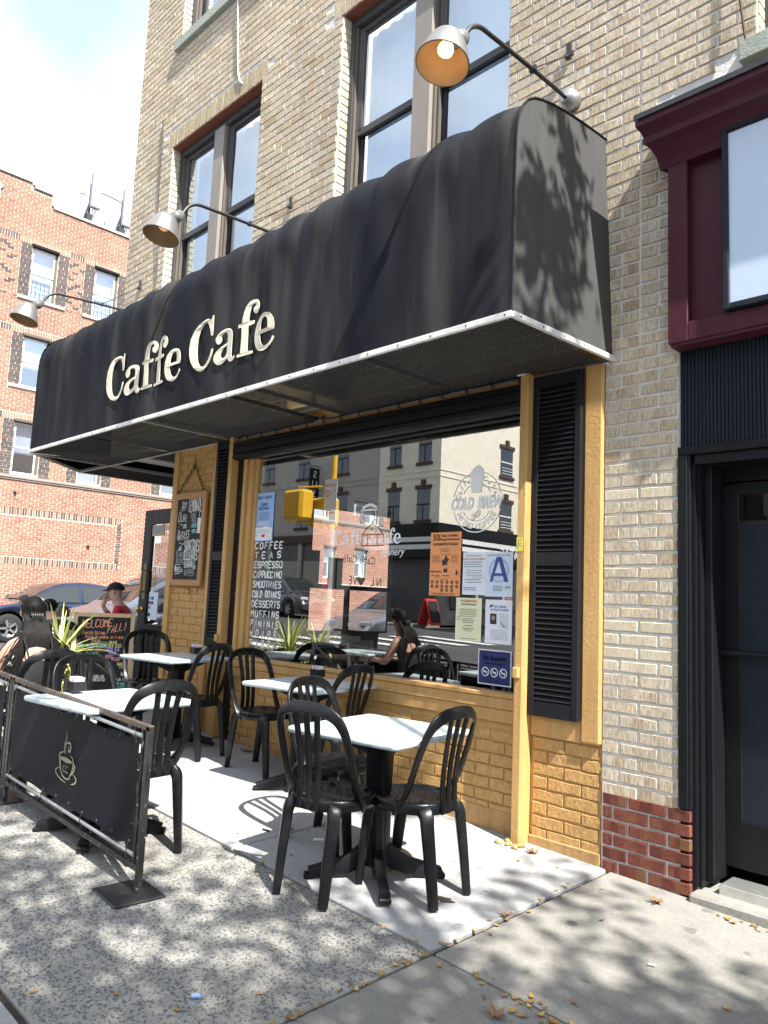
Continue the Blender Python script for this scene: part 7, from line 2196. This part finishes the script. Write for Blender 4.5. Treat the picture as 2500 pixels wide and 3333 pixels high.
# ================================================================ PLANTERS
def planter(x, y, z0, h, lab, n, L, leafm, seed, ivy):
    rg = random.Random(seed)
    T = thing('planter', (x, y, z0), lab, 'potted plant', 'spiky plants in planters')
    m = MB()
    rows = [[(x + a * w, y + b * w, z) for a, b in rrect(1, 1, 0.25)] for w, z in ((0.15, z0), (0.20, z0 + h), (0.215, z0 + h), (0.215, z0 + h + 0.03), (0.19, z0 + h + 0.03), (0.185, z0 + h - 0.02))]
    m.grid(rows, False, wrap=True); m.face(rows[-1]); m.build('pot', 'planter_black', T)
    m = MB()
    for k in range(n):
        a = rg.uniform(0, 2 * pi); el = rg.uniform(0.10, 1.25); l = L * rg.uniform(0.65, 1.1); w = rg.uniform(0.008, 0.014)
        d = Vector((cos(a) * cos(el), sin(a) * cos(el), sin(el))); s = Vector((-sin(a), cos(a), 0))
        p = Vector((x, y, z0 + h)); pts = []
        for i in range(7):
            t = i / 6
            q = p + d * l * t - Vector((0, 0, 1)) * l * 0.42 * t ** 2.4 * (1.2 - el / 1.6)
            ww = w * (1 - t ** 2.2) + 0.0008
            pts.append((q - s * ww, q + Vector((0, 0, -0.25 * ww)), q + s * ww))
        m.grid([list(r) for r in pts], True)
    m.build('leaves', leafm, T)
    if ivy:
        m = MB(); v = MB()
        for k in range(16):
            a = rg.uniform(-2.4, 0.3); p = Vector((x + 0.21 * cos(a), y + 0.21 * sin(a), z0 + h + 0.04))
            l = rg.uniform(0.15, 0.62); pts = []
            for i in range(12):
                t = i / 11
                pts.append(p + Vector((0.03 * cos(a) * sqrt(t) + 0.012 * sin(7 * t + k), 0.03 * sin(a) * sqrt(t) + 0.012 * cos(6 * t + k), 0.03 * sin(pi * min(1, 3 * t)) - l * t)))
            v.tube(pts, 0.002, 4)
            for q in pts[1:]:
                for _ in range(2):
                    c = q + Vector((rg.uniform(-0.02, 0.02), rg.uniform(-0.02, 0.02), rg.uniform(-0.02, 0.02))); r = rg.uniform(0.012, 0.022)
                    u = Vector((rg.uniform(-1, 1), rg.uniform(-1, 1), rg.uniform(-1, 1))).normalized(); w2 = u.orthogonal().normalized()
                    m.face([c - u * r, c - w2 * r * 0.7 + u * r * 0.1, c + u * r, c + w2 * r * 0.7 + u * r * 0.1])
        iv = m.build('trailing_leaves', 'ivy_leaf', T); iv['kind'] = 'stuff'
        v.build('vine', 'ivy_leaf', T)
planter(-6.62, -1.21, zg(-6.6, -1.1), 0.66, 'black planter with yellow green spiky leaves and trailing ivy beside the welcome chalkboard', 58, 0.60, 'yucca_leaf', 3, True)
planter(-7.15, -2.05, zg(-7.1, -2.0), 0.62, 'planter with spiky green leaves cut by the left edge, left of the long haired woman', 90, 0.55, 'yucca_leaf', 4, True)

# ================================================================ FAR SIDE OF THE AVENUE (seen mirrored in the shop window)
def far_building(name, lab, x0, x1, yf, depth, z0, z1, mat, wnds, side=None, floors=(4.6, 7.7), sx=None):
    T = thing(name, ((x0 + x1) / 2, yf - 1, z0), lab, 'building')
    m = MB(); m.box(x0, x1, yf - depth, yf, z0, z1); m.build('wall', mat, T)
    m = MB(); m.box(x0 - 0.15, x1 + 0.15, yf, yf + 0.18, z1 - 0.5, z1 + 0.1); m.build('cornice', 'brownstone', T)
    m = MB(); m.box(x0, x1, yf, yf + 0.03, 6.93, 6.97); m.box(x0, x1, yf, yf + 0.03, 7.2, 7.24); m.build('string_course', mat, T)
    for (a, b, c, d) in wnds:
        m = MB()
        m.box(a - 0.1, b + 0.1, yf, yf + 0.09, c - 0.13, c); m.box(a - 0.1, b + 0.1, yf, yf + 0.07, d, d + 0.17); m.box((a + b) / 2 - 0.11, (a + b) / 2 + 0.11, yf, yf + 0.1, d, d + 0.42)
        w = m.build('window', 'brownstone', T)
        m = MB(); m.box(a, b, yf + 0.003, yf + 0.02, c, d); m.build('pane', 'car_window', w)
        m = MB(); m.box(a, b, yf + 0.02, yf + 0.035, (c + d) / 2 - 0.03, (c + d) / 2 + 0.03); m.box((a + b) / 2 - 0.02, (a + b) / 2 + 0.02, yf + 0.02, yf + 0.034, c, (c + d) / 2); m.build('glazing_bar', 'black_paint', w)
    if side:
        for (a, b, c, d) in side:
            m = MB(); m.box(x1, x1 + 0.09, a - 0.1, b + 0.1, c - 0.13, c); m.box(x1, x1 + 0.07, a - 0.1, b + 0.1, d, d + 0.17); m.box(x1, x1 + 0.1, (a + b) / 2 - 0.11, (a + b) / 2 + 0.11, d, d + 0.42)
            w = m.build('window', 'brownstone', T)
            m = MB(); m.box(x1 + 0.003, x1 + 0.02, a, b, c, d); m.build('pane', 'car_window', w)
            m = MB(); m.box(x1 + 0.02, x1 + 0.035, a, b, (c + d) / 2 - 0.03, (c + d) / 2 + 0.03)
            for k in range(3): m.box(x1 + 0.05, x1 + 0.065, a + 0.05, b - 0.05, c + 0.1 + k * 0.13, c + 0.13 + k * 0.13)
            m.build('glazing_bar', 'sash_white', w)
        m = MB(); m.box(x1, x1 + 0.03, yf - depth, yf, 6.93, 6.97); m.box(x1, x1 + 0.03, yf - depth, yf, 7.2, 7.24); m.build('string_course', mat, T)
    return T
GZ = zroad(-26, -20) - 0.05
cw = [(-24.35, -23.62, 5.05, 6.42), (-22.55, -21.80, 5.05, 6.42), (-24.35, -23.62, 7.62, 9.2), (-22.55, -21.80, 7.62, 9.2)]
T = far_building('cream_corner_building', 'cream stucco corner house with brown window surrounds across the avenue, mirrored in the window', -25.0, -21.24, -20.5, 14, GZ, 11.2, 'stucco_cream', cw,
             side=[(-25.75, -24.80, 5.02, 6.32), (-25.75, -24.80, 7.6, 8.92), (-29.3, -28.4, 5.02, 6.32), (-29.3, -28.4, 7.6, 8.92)])
# its dark cafe front: black fascia, striped awning, name
m = MB(); m.box(-25.0, -21.22, -20.5, -20.1, 4.35, 4.85); m.box(-21.26, -20.9, -34, -20.1, 4.35, 4.85); m.build('fascia', 'black_paint', T)
m = MB(); m.box(-25.0, -21.2, -20.5, -20.44, GZ, 4.35); m.box(-21.24, -21.18, -34, -20.5, GZ, 4.35); m.build('shop_front', 'dark_shop_front', T)
m = MB(); m.box(-20.89, -20.5, -33, -20.2, 3.35, 4.36); m.box(-25.0, -20.9, -20.2, -19.75, 3.35, 4.36); m.build('awning', 'black_paint', T)
for z in (4.02, 3.70):
    m = MB(); m.box(-20.5, -20.48, -33, -20.2, z, z + 0.20); m.box(-25.0, -20.5, -19.75, -19.73, z, z + 0.20); m.build('awning_stripe', 'sash_white', T)
for k in range(6):
    m = MB(); m.box(-21.17, -21.13, -22.9 - k * 2.0, -21.3 - k * 2.0, GZ + 0.7, 3.2); m.build('shop_pane', 'car_window', T)
    m = MB(); m.box(-21.18, -21.05, -23.15 - k * 2.0, -22.95 - k * 2.0, GZ, 3.35); m.build('pilaster', 'stucco_grey', T)
m = MB(); text_into(m, 'PUERTAS', 0.62, ((-20.45, -26.4, 3.62), (0, 1, 0), (0, 0, 1), (1, 0, 0)), x=0, y=0, lift=0.01); text_into(m, 'PUERTAS', 0.40, ((-21.15, -25.0, 1.55), (0, 1, 0), (0, 0, 1), (1, 0, 0)), x=0, y=0, lift=0.02); m.build('shop_name', 'white_letter', T)
gw = [(-28.3 - 3.0 * k, -27.4 - 3.0 * k, z, z + 1.5) for k in range(6) for z in (5.05, 7.65)]
T2 = far_building('grey_terrace_building', 'grey stucco row building with dark shop fronts across the avenue, mirrored in the window', -46.0, -25.02, -20.7, 12, GZ, 10.8, 'stucco_grey', gw)
m = MB(); m.box(-46, -25.1, -20.7, -20.5, GZ, 4.2); m.build('shop_front', 'dark_shop_front', T2)
for k in range(8):
    m = MB(); m.box(-27.6 - k * 2.6, -25.5 - k * 2.6, -20.5, -20.47, GZ + 0.6, 3.3); m.build('shop_pane', 'car_window', T2)
    m = MB(); m.box(-28.0 - k * 2.6, -27.75 - k * 2.6, -20.5, -20.38, GZ, 4.2); m.build('pilaster', 'stucco_grey', T2)
m = MB(); m.box(-46, -25.1, -20.49, -20.3, 4.2, 4.6); m.build('fascia', 'brownstone', T2)
m = MB(); text_into(m, 'Inaka Japanese Fusion', 0.55, ((-33.5, -20.28, 4.24), (-1, 0, 0), (0, 0, 1), (0, 1, 0)), x=0, y=0, shear=0.3, lift=0.01); m.build('shop_name', 'white_letter', T2)
T3 = far_building('brick_row_house', 'buff row house with shops across the avenue, opposite the black shop front', -14.0, 9.0, -20.6, 12, GZ, 9.5, 'stucco_grey', [(-12.5 + 3.1 * k, -11.4 + 3.1 * k, z, z + 1.6) for k in range(7) for z in (4.6, 7.2)])
m = MB(); m.box(-14, 9, -20.6, -20.4, GZ, 3.9); m.build('shop_front', 'brownstone', T3)
def hang_sign(lab, x, y, z, w, h, txt, size, dark=False, vertical=False):
    T = thing('hanging_sign', (x, y, z), lab, 'sign')
    m = MB(); m.box(x - 0.04, x + 0.04, y, y + w, z, z + h, 0.01); m.build('board', 'black_paint' if dark else 'sash_white', T)
    m = MB(); m.tube([(x, y - 0.25, z + h + 0.12), (x, y + w, z + h + 0.12)], 0.02, 6); m.tube([(x, y + 0.1, z + h), (x, y + 0.1, z + h + 0.12)], 0.012, 5); m.tube([(x, y + w - 0.1, z + h), (x, y + w - 0.1, z + h + 0.12)], 0.012, 5); m.build('bracket', 'black_wire', T)
    m = MB(); fr = ((x + 0.042, y, z), (0, 1, 0), (0, 0, 1), (1, 0, 0))
    if vertical:
        for k, chh in enumerate(txt): text_into(m, chh, size, fr, x=w / 2, y=h - (k + 1) * size * 0.95, align='CENTER', lift=0.003)
    else: text_into(m, txt, size, fr, x=w / 2, y=h * 0.45, align='CENTER', lift=0.003)
    m.build('sign_text', 'white_letter' if dark else 'black_ink', T)
hang_sign('white projecting sign reading PUERTAS, mirrored in the window', -25.3, -20.4, 5.25, 1.15, 0.55, 'PUERTAS', 0.27)
hang_sign('tall black projecting sign reading SUSHI, mirrored in the window', -29.5, -20.6, 5.4, 0.62, 2.6, 'SUSHI', 0.52, True, True)
mb = MB(); mb.box(-60, -21.0, -20.5, -18.5, GZ - 0.2, GZ + 0.02); mb.box(-14.5, 40, -20.5, -18.5, -0.6, -0.02); o = mb.build('far_pavement', 'grey_concrete'); o['kind'] = 'structure'
T = thing('a_frame_sign', (-20.6, -19.4, GZ), 'red framed A-board on the far pavement, mirrored in the window', 'sign')
for s in (-1, 1):
    m = MB(); m.obox((-20.6 + s * 0.2, -19.4, GZ + 0.55), Vector((0, 1, 0)), Vector((-s * 0.3, 0, 1)).normalized(), Vector((1, 0, s * .3)).normalized(), 0.33, 0.55, 0.02); m.build('frame', 'red_ink', T)
    m = MB(); m.obox((-20.6 + s * 0.225, -19.4, GZ + 0.57), Vector((0, 1, 0)), Vector((-s * 0.3, 0, 1)).normalized(), Vector((1, 0, s * .3)).normalized(), 0.27, 0.44, 0.02); m.build('board', 'chalkboard', T)

# street furniture near our own kerb (left of the picture, mirrored in the glass)
T = thing('traffic_signal_pole', (-9.3, -4.05, 0.2), 'grey and yellow signal pole with walk signals at the kerb, mirrored in the window', 'traffic signal')
m = MB(); m.tube([(-9.3, -4.05, zg(-9.3, -4)), (-9.3, -4.05, 2.55)], 0.065, 14); m.lathe([(0.16, 0.0), (0.15, 0.08), (0.07, 0.12)], (-9.3, -4.05, zg(-9.3, -4)), n=14); m.build('pole', 'pole_grey', T)
m = MB(); m.tube([(-9.3, -4.05, 2.55), (-9.3, -4.05, 5.6)], 0.05, 12); m.build('upper_pole', 'yellow_signal', T)
for x, y, z in ((-9.85, -3.78, 2.72), (-9.62, -4.15, 2.62)):
    m = MB(); m.box(x - 0.25, x + 0.25, y - 0.14, y + 0.14, z - 0.04, z + 0.46, 0.04); s = m.build('walk_signal', 'yellow_signal', T)
    m = MB(); m.box(x - 0.20, x + 0.20, y + 0.141, y + 0.15, z + 0.01, z + 0.41); m.build('signal_face', 'yellow_signal', s)
    m = MB(); m.tube([(x, y, z + 0.42), (x, y, z + 0.52), (-9.3, -4.05, z + 0.52)], 0.022, 8); m.tube([(x, y, z), (x, y, z - 0.07), (-9.3, -4.05, z - 0.07)], 0.022, 8); m.build('bracket', 'yellow_signal', s)
m = MB(); m.box(-9.42, -9.12, -3.975, -3.97, 2.62, 3.35); s = m.build('parking_sign', 'white_sheet', T)
m = MB(); frp = ((-9.12, -3.968, 2.62), (-1, 0, 0), (0, 0, 1), (0, 1, 0)); text_into(m, 'NO STANDING', 0.04, frp, x=0.03, y=0.62, lift=0.002); m.ribbon(circ(0.22, 0.50, 0.05, 14) + [(0.27, 0.50)], 0.014, frp, 0.002); m.ribbon([(0.05, 0.18), (0.25, 0.18)], 0.02, frp, 0.002); m.build('sign_text', 'red_ink', s)
m = MB(); m.box(-9.38, -9.22, -3.985, -3.98, 1.52, 1.78); m.build('pink_notice', 'pink_paper', T)
T = thing('litter_bin', (-8.3, -3.85, 0.2), 'black mesh litter bin at the kerb, mirrored in the window', 'litter bin')
m = MB(); zb_ = zg(-8.3, -3.8); m.lathe([(0.25, zb_), (0.28, zb_ + 0.75), (0.30, zb_ + 0.78)], (-8.3, -3.85, 0), n=20); m.build('basket', 'black_paint', T)
m = MB(); m.box(-8.62, -7.98, -4.12, -3.58, zb_ + 0.78, zb_ + 1.02, 0.02); m.build('lid', 'black_paint', T)
m = MB(); text_into(m, 'LITTER', 0.07, ((-8.0, -3.575, zb_ + 0.86), (-1, 0, 0), (0, 0, 1), (0, 1, 0)), x=0.08, y=0, lift=0.002); m.build('bin_text', 'white_letter', T)

# ================================================================ STREET TREE (above and behind the viewer; throws the dappled shade)
def street_tree(x, y, h, seed, crown, nleaf, lab, extra=()):
    rg = random.Random(seed)
    z0 = zg(min(x, 6), y) - 0.1
    T = thing('street_tree', (x, y, z0), lab, 'tree', 'street trees along the kerb')
    m = MB()
    m.tube([(x, y, z0), (x + 0.05, y, z0 + 1.5), (x - 0.05, y + 0.05, z0 + 3), (x, y, z0 + h * 0.6)], [0.19, 0.15, 0.13, 0.10], 12); m.build('trunk', 'bark', T)
    limbs = MB(); tips = []
    (cx, cy, cz, rx, ry, rz_) = crown
    for k in range(26):
        a = rg.uniform(0, 2 * pi); u = rg.uniform(0.35, 1); zz = rg.uniform(-0.8, 0.9)
        e = Vector((cx + rx * u * cos(a) * sqrt(1 - zz * zz * 0.8), cy + ry * u * sin(a) * sqrt(1 - zz * zz * 0.8), cz + rz_ * zz))
        b = Vector((x, y, z0 + rg.uniform(2.6, h * 0.6)))
        mid = (b + e) / 2 + Vector((rg.uniform(-.3, .3), rg.uniform(-.3, .3), rg.uniform(0, .5)))
        pts = smooth_loop([b, mid, e], 4, False)
        limbs.tube(pts, [0.06 * (1 - t / len(pts)) + 0.008 for t in range(len(pts))], 6)
        tips += [(p, 0.42) for p in pts[3:]]
    for e, r in extra:
        b = Vector((x, y, z0 + h * 0.5)); e = Vector(e); pts = smooth_loop([b, (b + e) / 2 + Vector((0, 0, 0.7)), e], 5, False)
        limbs.tube(pts, [0.05 * (1 - t / len(pts)) + 0.006 for t in range(len(pts))], 6)
        tips += [(p, r) for p in (pts[-2:] if e.y > -1.4 else pts[6:])]
    limbs.build('limbs', 'bark', T)
    m = MB()
    cl = [(Vector(p) + Vector((rg.gauss(0, r * 0.7), rg.gauss(0, r * 0.6), rg.gauss(0, r * 0.6))), r) for p, r in tips for _ in range(2)]
    for k in range(nleaf):
        p, r = cl[rg.randrange(len(cl))]
        c = p + Vector((rg.gauss(0, r * 0.42), rg.gauss(0, r * 0.42), rg.gauss(0, r * 0.35)))
        u = Vector((rg.uniform(-1, 1), rg.uniform(-1, 1), rg.uniform(-0.8, 0.4))).normalized(); w = u.cross(Vector((rg.uniform(-.5, .5), rg.uniform(-.5, .5), 1))).normalized()
        l = rg.uniform(0.045, 0.085); ww = l * 0.42
        m.face([c - u * l, c - w * ww, c + u * l, c + w * ww])
    m.build('crown', 'tree_leaf', T)['kind'] = 'stuff'
    return T
street_tree(4.2, -3.9, 7.5, 5, (4.6, -3.15, 6.4, 2.6, 1.75, 1.6), 21000, 'leafy street tree at the kerb right of the picture, throwing the dappled shade', extra=[((0.6, -1.2, 7.05), 0.22), ((0.25, -1.05, 6.9), 0.2), ((1.2, -1.3, 7.1), 0.25), ((1.5, -3.5, 6.4), 0.4), ((0.8, -3.9, 6.5), 0.4), ((2.0, -4.4, 6.3), 0.45), ((1.2, -4.6, 6.8), 0.45), ((-0.2, -3.6, 6.9), 0.35)])
street_tree(13.0, -3.9, 8.0, 9, (12.5, -4.3, 7.0, 2.6, 1.9, 2.0), 3000, 'second street tree further along the kerb')

# ================================================================ LITTER
rg = random.Random(77)
def leaf(m, x, y, r, z=None):
    a = rg.uniform(0, 2 * pi); ca, sa = cos(a), sin(a); z = (zg(x, y) + 0.006) if z is None else z
    cu = rg.uniform(0.1, 0.5) * r
    pts = []
    for t, w in ((-1, 0.0), (-0.5, 0.42), (0, 0.5), (0.5, 0.36), (1, 0.0)):
        pts.append((t * r, w * r, cu * t * t)); 
    up = [(x + p * ca - q * sa, y + p * sa + q * ca, z + s + 0.2 * q) for p, q, s in pts]
    lo = [(x + p * ca + q * sa, y + p * sa - q * ca, z + s + 0.2 * q) for p, q, s in pts]
    m.grid([up, [(x + p * ca, y + p * sa, z + s) for p, q, s in pts], lo], True)
m = MB()
def along(x0, y0, x1, y1, n, spread, r=(0.012, 0.022)):
    for _ in range(n):
        t = rg.random(); leaf(m, x0 + (x1 - x0) * t + rg.gauss(0, spread), y0 + (y1 - y0) * t + rg.gauss(0, spread), rg.uniform(*r))
along(-2.13, -1.47, -2.11, -2.9, 75, 0.012, (0.008, 0.018)); along(-2.13, -1.45, -3.4, -1.445, 26, 0.014, (0.008, 0.018)); along(-2.12, -1.40, -2.12, -0.2, 18, 0.03); along(-2.10, -1.455, -0.6, -1.45, 30, 0.02, (0.008, 0.02)); along(-1.5, -0.09, -0.9, -0.09, 45, 0.025, (0.01, 0.018)); along(-1.7, -1.47, -1.45, -1.44, 14, 0.04, (0.012, 0.028))
for _ in range(55): leaf(m, rg.uniform(-4.5, 0.2), rg.uniform(-2.85, -0.1), rg.uniform(0.010, 0.02))
o = m.build('fallen_leaves', 'fallen_leaf_yellow'); o['kind'] = 'stuff'
def maple(x, y, r, lab):
    m = MB(); a0 = rg.uniform(0, 6.28); z = zg(x, y) + 0.008
    pts = []
    for k in range(20):
        a = a0 + 2 * pi * k / 20
        lobe = 0.42 + 0.58 * abs(cos(2.5 * (a - a0))) ** (1.2 + 2 * rg.random())
        rr = r * lobe * rg.uniform(0.85, 1.1)
        pts.append((x + rr * cos(a), y + rr * sin(a), z + rg.uniform(0.0, 0.02) * (rr / r) + 0.01 * (rr / r) ** 2))
    c = (x, y, z)
    for k in range(20): m.face([c, pts[k], pts[(k + 1) % 20]])
    m.tube([c, (x + 1.2 * r * cos(a0 + 2.4), y + 1.2 * r * sin(a0 + 2.4), z + 0.006)], 0.0015, 4)
    tag(m.build('fallen_leaf', 'fallen_leaf_brown'), lab, 'leaf', 'large brown fallen leaves')
for x, y, r, lab in ((-1.76, -0.20, 0.042, 'pale brown curled leaf in front of the red brick base'), (-2.13, -0.93, 0.035, 'brown leaf on the edge of the light slab near the right chair'), (-1.68, -1.62, 0.048, 'large tan leaf on the joint in the lower middle'),
                     (-0.98, -1.55, 0.045, 'tan leaf at the lower right of the pavement'), (-3.63, -1.02, 0.045, 'brown leaf on the sunlit slab above the chair shadow'), (-2.52, -0.13, 0.045, 'tan leaf at the foot of the ochre wall by the post'), (-5.35, -0.10, 0.07, 'dry brown leaves in the corner below the left shutter')):
    maple(x, y, r, lab)
def butt(x, y, a, lab, mat='white_sheet', l=0.03, r=0.004):
    m = MB(); z = zg(x, y) + 0.009; m.tube([(x, y, z), (x + l * cos(a), y + l * sin(a), z)], r, 7); tag(m.build('cigarette_butt', mat), lab, 'litter')
butt(-1.50, -0.83, 0.4, 'white cigarette butt on the grey concrete'); butt(-2.33, -0.78, 2.9, 'white paper scrap near the legs of the right chair', l=0.045, r=0.003); butt(-3.40, -1.01, 0.8, 'crumpled white scrap by the chair shadow', l=0.06, r=0.008); butt(-1.43, -1.70, 1.2, 'white scrap in the leaf filled joint', l=0.03, r=0.006)
butt(-3.75, -1.37, 0.5, 'white crumpled tissue in the joint beside the barrier', l=0.07, r=0.012); butt(-3.70, -1.14, 0.2, 'black stub on the slab left of the chair shadow', 'black_plastic', 0.05, 0.006)
T = thing('plastic_wrapper', (-2.42, -2.36, zg(-2.42, -2.36)), 'clear plastic wrapper with a blue bit on the pebbled paving', 'litter')
m = MB(); z = zg(-2.42, -2.36) + 0.004
m.grid([[(-2.46 + 0.014 * i, -2.40 + 0.014 * j, z + 0.012 * abs(noise.noise(Vector((i * 0.9, j * 0.9, 2))))) for i in range(7)] for j in range(6)], False); m.build('film', 'clear_wrap', T)
m = MB(); m.tube([(-2.43, -2.37, z + 0.008), (-2.405, -2.352, z + 0.012)], 0.008, 7); m.build('blue_cap', 'sky_blue_sheet', T)
m = MB(); n = 14; m.prism([(0.055 * cos(2 * pi * k / n) * rg.uniform(.7, 1.2), 0.03 * sin(2 * pi * k / n) * rg.uniform(.7, 1.2)) for k in range(n)], ((-2.42, -1.02, zg(-2.42, -1.02) + 0.0045), (1, 0, 0), (0, 1, 0), (0, 0, 1)), 0.0, 0.0015)
tag(m.build('stain', 'joint_dirt'), 'dark brown spill on the light slab between the chair legs', 'stain')
m = MB()
for k in range(9): m.ball((-2.70 + rg.uniform(-0.06, 0.1), -0.12 + rg.uniform(-0.05, 0.03), zg(-2.7, -.1) + 0.012), rg.uniform(0.012, 0.03), 6, (1, 0.8, 0.6))
tag(m.build('rubble', 'ochre_paint'), 'crumbled bits of plaster at the foot of the ochre post', 'rubble')
